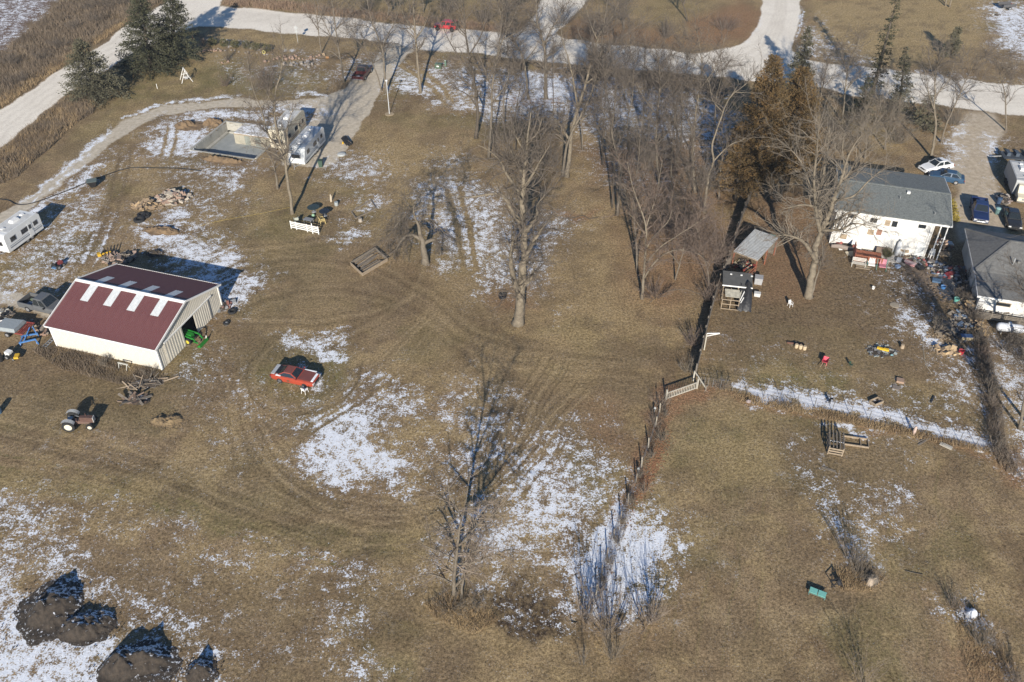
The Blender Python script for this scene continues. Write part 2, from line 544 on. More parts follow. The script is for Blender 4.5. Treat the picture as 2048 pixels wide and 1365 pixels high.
S([(550, 750), (575, 728), (650, 735), (660, 750), (640, 765)], .7, 8)
S([(380, 720), (420, 700), (440, 760), (400, 780)], .45, 20)
S([(430, 740), (520, 790), (560, 850), (540, 870), (480, 820)], .32, 26)
S([(450, 780), (520, 900), (460, 960), (420, 900)], .22, 40)
S([(850, 360), (960, 355), (1010, 400), (1000, 520), (880, 530), (848, 440)], .62, 22)
S([(860, 300), (930, 310), (920, 340), (870, 345)], .35, 14)
S([(960, 440), (1040, 430), (1145, 440), (1150, 465), (1100, 520), (1060, 570), (960, 585)], .58, 26)
S([(1100, 620), (1130, 610), (1120, 640)], .35, 10)
S([(880, 132), (1050, 148), (1440, 190), (1470, 250), (1440, 290), (1180, 260), (1000, 240), (900, 200), (800, 150)], .6, 20)
S([(1040, 150), (1230, 165), (1230, 210), (1060, 195)], .3, 16, mode='add')
S([(1180, 260), (1300, 280), (1330, 380), (1260, 400), (1180, 340)], .3, 36)
S([(1380, 230), (1480, 240), (1470, 330), (1400, 330)], .45, 24)
S([(800, 130), (860, 160), (900, 205), (850, 200), (790, 170), (775, 185), (800, 150)], .7, 10)
S([(460, 120), (520, 135), (630, 110), (640, 140), (560, 150), (470, 165)], .4, 16)
S([(540, 150), (640, 150), (700, 120), (740, 115), (700, 160), (580, 172)], .42, 14)
stroke('snow', [(585, 192), (620, 186), (660, 190)], 5, .85, 7, jit=1)
stroke('snow', [(410, 78), (440, 83), (520, 95), (600, 100)], 3, .6, 6, jit=1)
S([(678, 455), (745, 452), (735, 470), (700, 487), (680, 478)], .62, 9)
S([(700, 405), (752, 398), (752, 425), (712, 435)], .55, 9)
S([(640, 345), (700, 312), (760, 325), (790, 355), (740, 368), (680, 372)], .48, 22)
stroke('snow', [(1470, 775), (1560, 790), (1660, 812), (1760, 836), (1860, 862), (1975, 888)], 15, .9, 14, jit=1)
S([(1430, 755), (1560, 770), (1800, 820), (1980, 870), (1990, 890), (1800, 850), (1500, 790)], .5, 16)
S([(1780, 615), (1830, 630), (1880, 660), (1960, 690), (1975, 770), (1900, 760), (1840, 680)], .42, 26)
S([(1785, 630), (1870, 680), (1865, 690), (1790, 650)], .5, 12, mode='add')
S([(1980, 640), (2060, 700), (2060, 930), (2010, 860), (1985, 740)], .6, 26)
S([(1740, 530), (1850, 545), (1880, 600), (1870, 640), (1780, 580)], .36, 24)
S([(1880, 730), (1970, 740), (1975, 840), (1900, 790)], .45, 28)
S([(1740, 670), (1800, 665), (1800, 690), (1740, 700)], .35, 14)
S([(1700, 750), (1880, 790), (1960, 850), (1820, 810)], .28, 30)
S([(1580, 885), (1610, 890), (1650, 950), (1720, 1010), (1770, 1040), (1790, 1060), (1690, 1080), (1640, 1000)], .42, 20)
S([(1655, 852), (1735, 862), (1735, 872), (1660, 864)], .85, 5)
S([(1760, 870), (1810, 870), (1800, 890), (1765, 885)], .5, 10)
S([(1720, 990), (1800, 980), (1800, 1040), (1730, 1040)], .4, 16)
S([(1640, 1040), (1780, 1050), (1770, 1140), (1680, 1150)], .5, 22)
S([(1780, 910), (1840, 920), (1800, 980)], .3, 14)
S([(1880, 1180), (1940, 1195), (1990, 1260), (2000, 1300), (1940, 1240), (1890, 1220)], .6, 14)
S([(1950, 1240), (1990, 1250), (2040, 1340), (2060, 1400), (2000, 1360)], .45, 14)
S([(1900, 240), (1925, 235), (1925, 330), (1895, 320)], .6, 10)
S([(1975, 275), (2000, 285), (2005, 310), (1980, 310)], .7, 8)
S([(1985, 340), (1995, 405), (1960, 400), (1950, 370)], .25, 14)
S([(1975, 10), (2060, 10), (2060, 120), (2010, 100), (1985, 50)], .85, 14)
S([(1600, 55), (1640, 40), (1660, 90), (1720, 110), (1740, 125), (1660, 125), (1600, 110)], .5, 14)
S([(1820, 148), (2060, 168), (2060, 180), (1820, 160)], .5, 8)
stroke('snow', [(1520, 40), (1510, 70), (1490, 88)], 3, .8, 6, jit=1)
stroke('snow', [(1600, 20), (1596, 50), (1586, 80)], 3, .9, 5, jit=1)
S([(-20, -60), (170, -60), (60, 40), (-20, 110)], .55, 12)
S([(1340, 640), (1420, 660), (1500, 690), (1440, 700)], .12, 30)
S([(1200, 820), (1240, 850), (1230, 940), (1160, 900)], .22, 30)
S([(80, 840), (260, 880), (420, 920), (400, 990), (200, 960), (60, 900)], .16, 40)
S([(1380, 530), (1480, 700), (1380, 760)], .1, 30)
S([(1690, 560), (1760, 570), (1800, 660), (1720, 640)], .12, 30)

S([(430, 690), (560, 760), (560, 900), (480, 960), (400, 860)], .2, 40)
S([(-20, 1090), (300, 1110), (560, 1160), (620, 1300), (400, 1365), (200, 1250)], .16, 40)
S([(1380, 640), (1560, 680), (1740, 720), (1740, 800), (1480, 760)], .12, 40)
S([(700, 900), (900, 880), (960, 960), (860, 1000)], .3, 30)
fill('tan', [(800, 835), (850, 825), (890, 850), (870, 880), (810, 875)], .8, 14)
fill('snow', [(795, 842), (850, 828), (885, 850), (860, 880), (805, 872)], .12, 14, 'mix')
S([(960, 800), (1060, 820), (1200, 880), (1260, 960), (1240, 1090), (1150, 1150), (1000, 1150), (880, 1120), (880, 1000)], .5, 30)
S([(1040, 880), (1130, 920), (1180, 980), (1150, 1060), (1060, 1100), (980, 1110), (1010, 990)], .68, 26)
S([(1100, 1180), (1170, 1060), (1240, 990), (1350, 1060), (1380, 1140), (1350, 1220), (1250, 1245), (1110, 1230)], .55, 30)
S([(-30, 950), (200, 985), (420, 1060), (640, 1110), (820, 1150), (830, 1200), (600, 1180), (360, 1120), (180, 1100), (-30, 1060)], .2, 26)
S([(640, 1120), (780, 1140), (830, 1190), (760, 1200), (660, 1160)], .34, 18)
S([(600, 1190), (700, 1180), (760, 1290), (770, 1420), (690, 1420), (640, 1280)], .34, 24)
S([(40, 1110), (170, 1110), (240, 1190), (340, 1230), (480, 1300), (420, 1345), (330, 1270), (180, 1200), (80, 1150)], .5, 16)
# ---- wheel tracks: they break the snow and press the grass
def ruts(path, gap, w, snowv=.05, col='dirt', colv=.6, sf=3):
    for s in (-1, 1):
        p2 = []
        for i, (x, y) in enumerate(path):
            a = path[max(i - 1, 0)]; b = path[min(i + 1, len(path) - 1)]
            dx, dy = b[0] - a[0], (b[1] - a[1]) * 1.5
            L = math.hypot(dx, dy) or 1
            p2.append((x - dy / L * gap * s, y + dx / L * gap * s / 1.5))
        stroke('snow', p2, w, snowv, sf, 'mix')
        stroke(col, p2, w, colv, sf + 1)
stroke('dirt', [(395, 925), (556, 857), (671, 803), (765, 725), (850, 645)], 14, .45, 14, jit=1)
stroke('dirt', [(440, 560), (640, 520), (860, 600), (1010, 690), (1240, 720)], 22, .4, 22, jit=1)
stroke('dirt', [(-30, 858), (260, 925), (480, 1010), (680, 1080)], 16, .35, 18, jit=1)
ruts([(795, 118), (835, 145), (868, 170), (895, 205)], 9, 4, .05, 'tan', .9)
ruts([(905, 378), (925, 450), (938, 540)], 13, 5, .05, 'tan', .8)
ruts([(208, 470), (232, 400), (246, 340), (250, 300)], 11, 3, .1, 'dirt', .8)
ruts([(175, 530), (195, 480), (212, 440)], 13, 2.4, .62, 'dirt', .6)
ruts([(330, 330), (338, 290), (345, 258)], 10, 2.6, .05, 'tan', .7)
for k in range(7):
    stroke('snow', [(345 + k * 6, 330 + k * 9), (400 + k * 8, 352 + k * 10), (470 + k * 3, 385 + k * 9)], 2.0, .08, 3, 'mix', jit=.6)
for k in range(6):
    stroke('dirt', [(350 + k * 7, 332 + k * 11), (410 + k * 8, 356 + k * 11), (480 + k * 3, 392 + k * 8)], 1.5, .7, 3, jit=.6)
def trail(path, n, step, w=2.4, a=('tan', 'dirt'), v=.62, snowv=.25, amp=1.0):
    """n thin neighbouring wheel or mower lines along one path"""
    rr = random.Random(int(path[0][0] * 7 + path[0][1]))
    for k in range(n):
        o = (k - (n - 1) / 2) * step
        p2 = []
        for i, (x, y) in enumerate(path):
            A_ = path[max(i - 1, 0)]; B_ = path[min(i + 1, len(path) - 1)]
            dx, dy = B_[0] - A_[0], (B_[1] - A_[1]) * 1.5
            L_ = math.hypot(dx, dy) or 1
            s_ = o * (y + 740) / 1640
            p2.append((x - dy / L_ * s_, y + dx / L_ * s_ / 1.5))
        stroke({'tan': 'rutl', 'dirt': 'rutd', 'leaf': 'rutd'}.get(a[k % len(a)], 'green'), p2, w * rr.uniform(.35, .8), min(1, v * rr.uniform(.9, 1.5)), 2.4, jit=.3)
        if snowv < 1:
            stroke('snow', p2, w, snowv, 3.5, 'mul', jit=.35)
trail([(395, 925), (478, 893), (556, 857), (624, 826), (671, 803), (712, 772), (765, 725), (806, 683), (850, 645), (880, 600)], 2, 17, 3.2, ('tan', 'tan'), .8, .1)
trail([(380, 960), (470, 935), (560, 900), (640, 850), (720, 800), (790, 745), (850, 690), (900, 640)], 2, 17, 2.6, ('tan', 'dirt'), .6, .2)
trail([(-30, 858), (120, 890), (260, 925), (380, 965), (480, 1010), (570, 1045), (680, 1080), (800, 1095)], 7, 12, 2.8, ('tan', 'dirt', 'dirt'), .75, .4)
trail([(-30, 905), (140, 940), (300, 985), (430, 1030), (560, 1075), (700, 1110)], 6, 13, 2.8, ('dirt', 'tan', 'green'), .7, .4)
trail([(500, 850), (530, 905), (590, 965), (680, 1010), (790, 1025), (890, 1000), (970, 945), (1030, 870), (1070, 790), (1110, 720)], 7, 11, 2.6, ('dirt', 'tan', 'dirt'), .8, .3)
trail([(560, 960), (650, 1015), (760, 1045), (870, 1030), (960, 985), (1040, 915), (1100, 840), (1160, 770)], 5, 13, 2.6, ('tan', 'dirt'), .75, .35)
trail([(540, 690), (505, 730), (510, 790), (570, 825), (650, 815), (710, 770), (720, 720)], 2, 16, 2.8, ('tan', 'dirt'), .8, .3)
trail([(470, 640), (560, 640), (660, 640), (760, 620), (830, 590)], 3, 15, 2.8, ('dirt', 'tan'), .7, .5)
trail([(-20, 800), (120, 830), (260, 860), (370, 900), (470, 960), (600, 1010)], 2, 17, 2.8, ('tan', 'tan'), .8, .4)
trail([(380, 470), (460, 500), (560, 495), (680, 480), (800, 500)], 3, 15, 2.8, ('dirt', 'tan'), .6, .5)
trail([(140, 560), (190, 470), (225, 390), (245, 320)], 2, 22, 2.6, ('dirt', 'dirt'), .9, .5)
trail([(420, 700), (455, 770), (470, 850), (480, 930)], 3, 14, 2.4, ('dirt', 'tan'), .5, .3)
trail([(440, 560), (520, 530), (640, 520), (760, 545), (860, 600), (930, 655), (1010, 690), (1100, 705), (1240, 720)], 5, 15, 3.0, ('dirt', 'tan'), .55, .4)
trail([(500, 620), (600, 590), (720, 590), (840, 630), (930, 690), (1030, 730), (1160, 745), (1280, 750)], 4, 15, 3.0, ('tan', 'dirt'), .5, .5)
trail([(640, 690), (720, 660), (800, 610), (840, 560), (850, 520)], 3, 14, 3.0, ('dirt', 'tan'), .5, .5)
trail([(900, 560), (960, 610), (990, 680), (985, 740)], 3, 14, 2.6, ('dirt', 'tan'), .45, .5)
trail([(1300, 800), (1240, 775), (1120, 762), (1000, 752)], 3, 12, 3.0, ('dirt', 'leaf'), .4, .5)
trail([(940, 1040), (1010, 985), (1075, 905), (1105, 820)], 4, 21, 1.8, ('tan', 'dirt'), .3, .5)
trail([(985, 1060), (1050, 990), (1110, 915), (1150, 850)], 3, 26, 1.8, ('tan', 'dirt'), .3, .6)
trail([(1390, 1330), (1420, 1150), (1440, 980), (1430, 860)], 9, 22, 3.0, ('green', 'tan'), .28, .8)
trail([(1880, 1330), (1860, 1150), (1850, 1000), (1860, 920)], 9, 22, 3.0, ('tan', 'green'), .28, .8)
trail([(250, 1330), (420, 1240), (640, 1230), (900, 1290), (1000, 1330)], 6, 18, 3.0, ('tan', 'dirt'), .3, .7)
for k in range(11):     # wear lines in the near snow field, left
    stroke('snow', [(-30, 1000 + k * 9), (100, 1030 + k * 8), (230, 1080 + k * 6)], 1.8, .5, 5, 'mul', jit=.6)
stroke('dirt', [(1300, 800), (1240, 770), (1100, 760), (980, 740)], 9, .25, 16)
# natural patchiness of the sward
def fbm(s, seed):
    return .5 * vnoise(VX, VY, s, seed) + .3 * vnoise(VX, VY, s * .42, seed + 1) + .2 * vnoise(VX, VY, s * .17, seed + 2)
_open = 1 - np.clip(LAYERS['road'] + LAYERS['drive'] + LAYERS['ndrive'] + LAYERS['field'], 0, 1)
for key, s, seed, thr, amt in (('tan', 7.0, 61, .52, .55), ('green', 9.0, 71, .55, .34), ('dirt', 6.0, 81, .54, .5), ('tan', 2.2, 91, .57, .5), ('dirt', 2.0, 95, .58, .5)):
    LAYERS[key] = np.maximum(LAYERS[key], np.clip((fbm(s, seed) - thr) * 7, 0, 1) * amt * _open)
# wheel lines worn into the gravel
for ln, gap in (([(440, 30), (640, 50), (800, 70), (960, 86), (1200, 112), (1440, 132), (1650, 155), (1850, 182), (2060, 205)], 5), ([(-60, 300), (0, 255), (140, 158), (258, 82), (380, 20)], 9), ([(1440, 128), (1520, 100), (1552, 50), (1566, -30)], 8)):
    for sg in (-1.6, -.55, .55, 1.6):
        p2 = [(x + (sg * gap * .6 if abs(ln[-1][0] - ln[0][0]) < 500 else 0), y + sg * gap) for x, y in ln]
        stroke('worn', p2, 2.4, .8, 4, jit=.5)
# the pit of the new foundation: a rectangular hole in the ground
PIT_O = G(383, 300)
PIT_A = math.atan2(*(G(486, 315) - PIT_O).yx)
_u = Vector((math.cos(PIT_A), math.sin(PIT_A), 0)); _w = Vector((-_u.y, _u.x, 0))
PIT_L, PIT_W, PIT_D = 10.4, (G(440, 243) - PIT_O).dot(_w), 1.5
fcx = (GX[:-1, :-1] + GX[1:, 1:]) / 2 - PIT_O.x
fcy = (GY[:-1, :-1] + GY[1:, 1:]) / 2 - PIT_O.y
fu = fcx * _u.x + fcy * _u.y
fw = fcx * _w.x + fcy * _w.y
IN_PIT = (fu > 0) & (fu < PIT_L) & (fw > 0) & (fw < PIT_W)

# fine streaks of the mower and of the ploughed field, as a soft modulation
LAYERS['streak'][:] = vnoise(VX * .35 + VY * .15, VY * 1.1 - VX * .3, 0.8, 11)

def ground_material():
    m = bpy.data.materials.new('winter_ground')
    m.use_nodes = True
    nt = m.node_tree
    L = nt.links.new
    b = nt.nodes['Principled BSDF']
    b.inputs['Roughness'].default_value = 0.95
    b.inputs['Specular IOR Level'].default_value = 0.1
    geo = node(nt, 'ShaderNodeNewGeometry')
    pos = geo.outputs['Position']

    def nz(s, det=3.0, ro=0.6, vec=None, dist=0.0):
        n = node(nt, 'ShaderNodeTexNoise', i_Scale=s, i_Detail=det, i_Roughness=ro, i_Distortion=dist)
        L(vec or pos, n.inputs['Vector'])
        return n.outputs['Fac']

    def mp(vec, sc, rz=0.0):
        n = node(nt, 'ShaderNodeMapping')
        n.inputs['Scale'].default_value = sc
        n.inputs['Rotation'].default_value = (0, 0, rz)
        L(vec, n.inputs['Vector'])
        return n.outputs[0]

    def mth(op, a, bb=None, c=None, clamp=False):
        n = node(nt, 'ShaderNodeMath', operation=op)
        n.use_clamp = clamp
        for i, v in enumerate((a, bb, c)):
            if v is None:
                continue
            if isinstance(v, (int, float)):
                n.inputs[i].default_value = v
            else:
                L(v, n.inputs[i])
        return n.outputs[0]

    def rng(v, a, c, lo=0.0, hi=1.0):
        n = node(nt, 'ShaderNodeMapRange')
        n.inputs[1].default_value, n.inputs[2].default_value, n.inputs[3].default_value, n.inputs[4].default_value = a, c, lo, hi
        L(v, n.inputs[0])
        return n.outputs[0]

    def at(k):
        n = node(nt, 'ShaderNodeAttribute', attribute_name=k)
        return n.outputs['Fac']

    def col(c):
        n = node(nt, 'ShaderNodeRGB')
        n.outputs[0].default_value = tuple(c) + (1,)
        return n.outputs[0]

    def mix(f, a, c, mode='MIX'):
        n = node(nt, 'ShaderNodeMix', data_type='RGBA', blend_type=mode)
        for i, v in ((0, f), (6, a), (7, c)):
            if isinstance(v, (int, float)):
                n.inputs[i].default_value = v
            else:
                L(v, n.inputs[i])
        return n.outputs[2]

    big, mid, fine = nz(.11, 2), nz(.9, 3, .65), nz(3.9, 4, .75)
    grain = nz(8.5, 2, .6)
    clump = nz(2.6, 3, .7, mp(pos, (1, .75, 1)))
    base = mix(rng(big, .38, .62), col((.174, .122, .068)), col((.252, .180, .105)))
    base = mix(rng(mid, .36, .66, 0, .7), base, col((.155, .106, .058)))
    base = mix(rng(nz(.32, 4), .45, .68, 0, .75), base, col((.29, .214, .123)))

    def layer(base, key, c1, c2, sc, edge=.55, det=None):
        n = nz(sc, 3, .65)
        cc = mix(rng(n, .38, .62), col(c1), col(c2))
        a = at(key)
        w = mth('MULTIPLY', a, rng(clump, .30, .70, 1 - edge, 1 + edge), clamp=True)
        return mix(w, base, cc)

    base = layer(base, 'green', (.105, .102, .034), (.172, .152, .060), 1.6)
    base = layer(base, 'tan', (.262, .190, .094), (.365, .272, .143), 2.2)
    base = layer(base, 'dirt', (.105, .075, .045), (.182, .132, .078), 2.4)
    base = layer(base, 'leaf', (.13, .077, .046), (.33, .19, .105), 7.0)
    base = layer(base, 'dark', (.040, .028, .019), (.070, .049, .033), 3.0, .7)
    base = mix(mth('MULTIPLY', at('rutl'), rng(clump, .3, .62, .25, .85), clamp=True), base, col((.33, .25, .145)))
    base = mix(mth('MULTIPLY', at('rutd'), rng(clump, .3, .62, .25, .85), clamp=True), base, col((.085, .062, .036)))
    # ploughed stubble rows in the far corner
    rows = node(nt, 'ShaderNodeTexWave', i_Scale=0.42, i_Distortion=1.2, i_Detail=2.0)
    L(mp(pos, (1, 1, 1), R(52)), rows.inputs['Vector'])
    base = mix(at('field'), base, mix(rows.outputs['Fac'], col((.10, .068, .055)), col((.19, .135, .105))))
    # fine grass relief in the colour: blades, thatch and soil
    tone = mth('ADD', rng(fine, .30, .70, .38, 1.70), rng(grain, .28, .72, -.42, .46))
    tone = mth('MULTIPLY', tone, rng(at('streak'), .2, .8, .96, 1.06))
    tn = node(nt, 'ShaderNodeCombineColor')
    for i in range(3):
        L(tone, tn.inputs[i])
    base = mix(1.0, base, tn.outputs[0], 'MULTIPLY')
    # gravel
    gr = mix(rng(nz(3.2, 4), .35, .65), col((.70, .635, .535)), col((.84, .78, .68)))
    gr = mix(rng(nz(.22, 3), .45, .7, 0, .45), gr, col((.60, .54, .46)))
    gr = mix(mth('MULTIPLY', at('worn'), rng(clump, .35, .65, .2, .75)), gr, col((.50, .44, .36)))
    base = mix(rng(mth('ADD', at('road'), mth('MULTIPLY', mth('SUBTRACT', clump, .5), .8)), .30, .62), base, gr)
    dr = mix(rng(nz(1.7, 5, .7), .35, .65), col((.40, .345, .265)), col((.60, .53, .425)))
    base = mix(rng(mth('ADD', at('drive'), mth('MULTIPLY', mth('SUBTRACT', clump, .5), .9)), .35, .7, 0, .95), base, dr)
    nd = mix(rng(nz(1.4, 5, .7), .35, .65), col((.36, .295, .215)), col((.54, .455, .345)))
    base = mix(mth('MULTIPLY', at('ndrive'), rng(mid, .2, .8, .85, 1.1), clamp=True), base, nd)
    # snow: coverage against noise at three sizes
    s0 = nz(.42, 2, .6)
    s1 = nz(1.25, 3, .62)
    s2 = nz(4.2, 3, .68)
    s3 = nz(7.5, 2, .7)
    nn = mth('ADD', mth('ADD', mth('MULTIPLY', s1, .29), mth('MULTIPLY', s2, .29)), mth('ADD', mth('MULTIPLY', s3, .27), mth('MULTIPLY', s0, .15)))
    nn = rng(nn, .415, .585)
    sm = mth('MULTIPLY', mth('SUBTRACT', mth('MULTIPLY', at('snow'), 1.0), nn), 3.6)
    sm = mth('ADD', sm, .20, clamp=True)
    sm = mth('MULTIPLY', sm, rng(at('snow'), .02, .12))
    sm = mth('MULTIPLY', sm, mth('SUBTRACT', 1.0, mth('MULTIPLY', at('road'), .85)))
    frost = mth('MULTIPLY', rng(s3, .60, .70), rng(nz(.45, 3), .42, .62, 0, .55))
    frost = mth('MULTIPLY', frost, mth('SUBTRACT', 1.0, mth('MAXIMUM', at('road'), at('leaf'))), clamp=True)
    sm = mth('MAXIMUM', sm, mth('MULTIPLY', frost, .55))
    base = mix(sm, base, mix(rng(s2, .4, .6), col((.68, .71, .76)), col((.84, .86, .90))))
    L(base, b.inputs['Base Color'])
    hh = mth('ADD', fine, mth('MULTIPLY', clump, .35))
    hh = mth('MULTIPLY', hh, mth('SUBTRACT', 1.0, mth('MULTIPLY', mth('MAXIMUM', at('road'), at('ndrive')), .8)))
    bp = node(nt, 'ShaderNodeBump', i_Strength=0.6, i_Distance=0.06)
    L(hh, bp.inputs['Height'])
    L(bp.outputs[0], b.inputs['Normal'])
    return m

GMAT = ground_material()
VZ = np.zeros(NR * NC)

def face_class(key):
    A = LAYERS[key].reshape(NR, NC)
    return (A[:-1, :-1] + A[1:, 1:]) / 2 > 0.5

cls = np.zeros((NR - 1, NC - 1), int)
cls[face_class('field')] = 1
cls[face_class('drive')] = 2
cls[face_class('ndrive')] = 3
cls[face_class('road')] = 4
cls[IN_PIT] = -1
idx = np.arange(NR * NC).reshape(NR, NC)
QUADS = np.stack([idx[:-1, :-1], idx[:-1, 1:], idx[1:, 1:], idx[1:, :-1]], -1)
ALLV = np.stack([VX, VY, VZ], -1)
for c, nm in ((0, 'ground'), (1, 'farm_field'), (2, 'driveway'), (3, 'neighbour_driveway'), (4, 'gravel_road')):
    q = QUADS[cls == c].reshape(-1, 4)
    used, inv = np.unique(q, return_inverse=True)
    inv = inv.reshape(-1, 4)
    me = bpy.data.meshes.new(nm)
    me.vertices.add(len(used)); me.loops.add(inv.size); me.polygons.add(len(inv))
    me.vertices.foreach_set('co', ALLV[used].ravel())
    me.loops.foreach_set('vertex_index', inv.ravel().astype(np.int32))
    me.polygons.foreach_set('loop_start', np.arange(0, inv.size, 4, dtype=np.int32))
    me.update(calc_edges=True)
    for k, A in LAYERS.items():
        if k == 'hole':
            continue
        at_ = me.attributes.new(k, 'FLOAT', 'POINT')
        at_.data.foreach_set('value', A[used].astype(np.float32))
    me.materials.append(GMAT)
    link(nm, me, None, 'structure')

# ================================================================== TREES
BARK = mat('bark_grey', (.185, .157, .120), .9, c2=(.10, .080, .060), scale=3.0, bump=.6, bscale=14)
BARK_DARK = mat('bark_dark', (.105, .086, .066), .9, c2=(.05, .040, .031), scale=3.0, bump=.6, bscale=14)
BARK_PALE = mat('bark_pale', (.225, .188, .138), .9, c2=(.115, .094, .068), scale=3.0, bump=.6, bscale=14)
TWIG = mat('twig_brown', (.150, .124, .100), .9, c2=(.092, .075, .060), scale=.6)
TWIG_RED = mat('twig_reddish', (.185, .138, .108), .9, c2=(.115, .085, .068), scale=.6)
TWIG_PALE = mat('twig_pale', (.215, .18, .14), .9, c2=(.135, .113, .088), scale=.6)
TWIG_NEAR = mat('twig_near', (.25, .20, .155), .9, c2=(.16, .126, .10), scale=.6)
SPRUCE = mat('spruce_needles', (.062, .062, .030), .8, c2=(.026, .029, .015), scale=1.4)
SPRUCE_PALE = mat('spruce_pale_needles', (.115, .106, .064), .85, c2=(.052, .050, .030), scale=1.4)
CEDAR = mat('cedar_needles', (.150, .088, .030), .85, c2=(.050, .040, .017), scale=.7)
SHRUBG = mat('shrub_leaves', (.10, .095, .04), .8, c2=(.05, .05, .02), scale=3.0)

def seg_mesh(name, A, B, ra, rb, mt, parent, sides=3):
    """many straight twigs as tapered prisms in one crown mesh"""
    A, B = np.asarray(A), np.asarray(B)
    n = len(A)
    d = B - A
    L = np.linalg.norm(d, axis=1, keepdims=True) + 1e-9
    d = d / L
    ref = np.where(np.abs(d[:, 2:3]) > .8, np.array([[1., 0, 0]]), np.array([[0, 0, 1.]]))
    u = np.cross(d, ref); u /= np.linalg.norm(u, axis=1, keepdims=True) + 1e-9
    w = np.cross(d, u)
    V = []
    for k in range(sides):
        a = 2 * math.pi * k / sides
        V.append(A + (u * math.cos(a) + w * math.sin(a)) * ra[:, None])
    for k in range(sides):
        a = 2 * math.pi * k / sides
        V.append(B + (u * math.cos(a) + w * math.sin(a)) * rb[:, None])
    V = np.stack(V, 1).reshape(-1, 3)
    base = (np.arange(n) * 2 * sides)[:, None]
    F = []
    for k in range(sides):
        k2 = (k + 1) % sides
        F.append(np.concatenate([base + k, base + k2, base + sides + k2, base + sides + k], 1))
    F = np.stack(F, 1).reshape(-1, 4)
    return raw_mesh(name, V, F, mt, parent)

def crown_mesh(name, A, B, ra, rb, mt, parent, tips):
    """branches as 3-sided prisms, the last `tips` of them as 3-sided spikes"""
    n = len(A) - tips
    d = unit(B - A)
    ref = np.where(np.abs(d[:, 2:3]) > .8, np.array([[1., 0, 0]]), np.array([[0, 0, 1.]]))
    u = unit(np.cross(d, ref))
    w = np.cross(d, u)
    cs = [(math.cos(k * 2.0944), math.sin(k * 2.0944)) for k in range(3)]
    bot = np.stack([A + (u * c + w * s) * ra[:, None] for c, s in cs], 1)
    top = np.stack([B + (u * c + w * s) * rb[:, None] for c, s in cs], 1)
    V1 = np.concatenate([bot[:n], top[:n]], 1).reshape(-1, 3)
    V2 = np.concatenate([bot[n:], B[n:, None, :]], 1).reshape(-1, 3)
    b1 = (np.arange(n) * 6)[:, None]
    b2 = (np.arange(tips) * 4)[:, None] + len(V1)
    Q = np.stack([np.concatenate([b1 + k, b1 + (k + 1) % 3, b1 + 3 + (k + 1) % 3, b1 + 3 + k], 1) for k in range(3)], 1).reshape(-1, 4)
    T3 = np.stack([np.concatenate([b2 + k, b2 + (k + 1) % 3, b2 + 3], 1) for k in range(3)], 1).reshape(-1, 3)
    me = bpy.data.meshes.new(name)
    V = np.concatenate([V1, V2])
    me.vertices.add(len(V)); me.loops.add(Q.size + T3.size); me.polygons.add(len(Q) + len(T3))
    me.vertices.foreach_set('co', np.asarray(V, np.float32).ravel())
    me.loops.foreach_set('vertex_index', np.concatenate([Q.ravel(), T3.ravel()]).astype(np.int32))
    me.polygons.foreach_set('loop_start', np.concatenate([np.arange(len(Q)) * 4, Q.size + np.arange(len(T3)) * 3]).astype(np.int32))
    me.update(calc_edges=True)
    me.materials.append(mt)
    return link(name, me, parent)

def raw_mesh(name, V, F, mt, parent=None, kind=None):
    me = bpy.data.meshes.new(name)
    k = F.shape[1]
    me.vertices.add(len(V)); me.loops.add(F.size); me.polygons.add(len(F))
    me.vertices.foreach_set('co', np.asarray(V, np.float32).ravel())
    me.loops.foreach_set('vertex_index', F.ravel().astype(np.int32))
    me.polygons.foreach_set('loop_start', np.arange(0, F.size, k, dtype=np.int32))
    me.update(calc_edges=True)
    me.materials.append(mt)
    return link(name, me, parent, kind)

def unit(v):
    return v / (np.linalg.norm(v, axis=-1, keepdims=True) + 1e-9)

def grow(rg, A, B, ra, rb, n, len_rng, ang, nseg, up, rfac, rmin, wob=.25, droop=0.0, lo=0.0):
    """n side branches from the given segments; returns their segments"""
    L = np.linalg.norm(B - A, axis=1)
    p = L / L.sum()
    i = rg.choice(len(A), n, p=p)
    t = rg.random(n)[:, None]
    st = A[i] + (B[i] - A[i]) * t
    r0 = (ra[i] + (rb[i] - ra[i]) * t[:, 0])
    d = unit(B[i] - A[i])
    rnd = rg.normal(size=(n, 3))
    side = unit(rnd - d * (rnd * d).sum(1, keepdims=True))
    a = rg.uniform(ang[0], ang[1], n)[:, None]
    dr = d * np.cos(a) + side * np.sin(a)
    dr[:, 2] += up
    dr = unit(dr)
    ln = rg.uniform(len_rng[0], len_rng[1], n)
    rr = np.clip(r0 * rfac, rmin, None)
    oa, ob, ora, orb = [], [], [], []
    cur = st
    for k in range(nseg):
        step = dr * (ln / nseg)[:, None]
        nxt = cur + step
        f0, f1 = 1 - k / nseg * .8, 1 - (k + 1) / nseg * .8
        oa.append(cur); ob.append(nxt); ora.append(np.maximum(rr * f0, rmin * .5)); orb.append(np.maximum(rr * f1, rmin * .4))
        cur = nxt
        dr = unit(dr + rg.normal(size=(n, 3)) * wob + np.array([0, 0, up * .35 - droop]))
    return np.concatenate(oa), np.concatenate(ob), np.concatenate(ora), np.concatenate(orb)

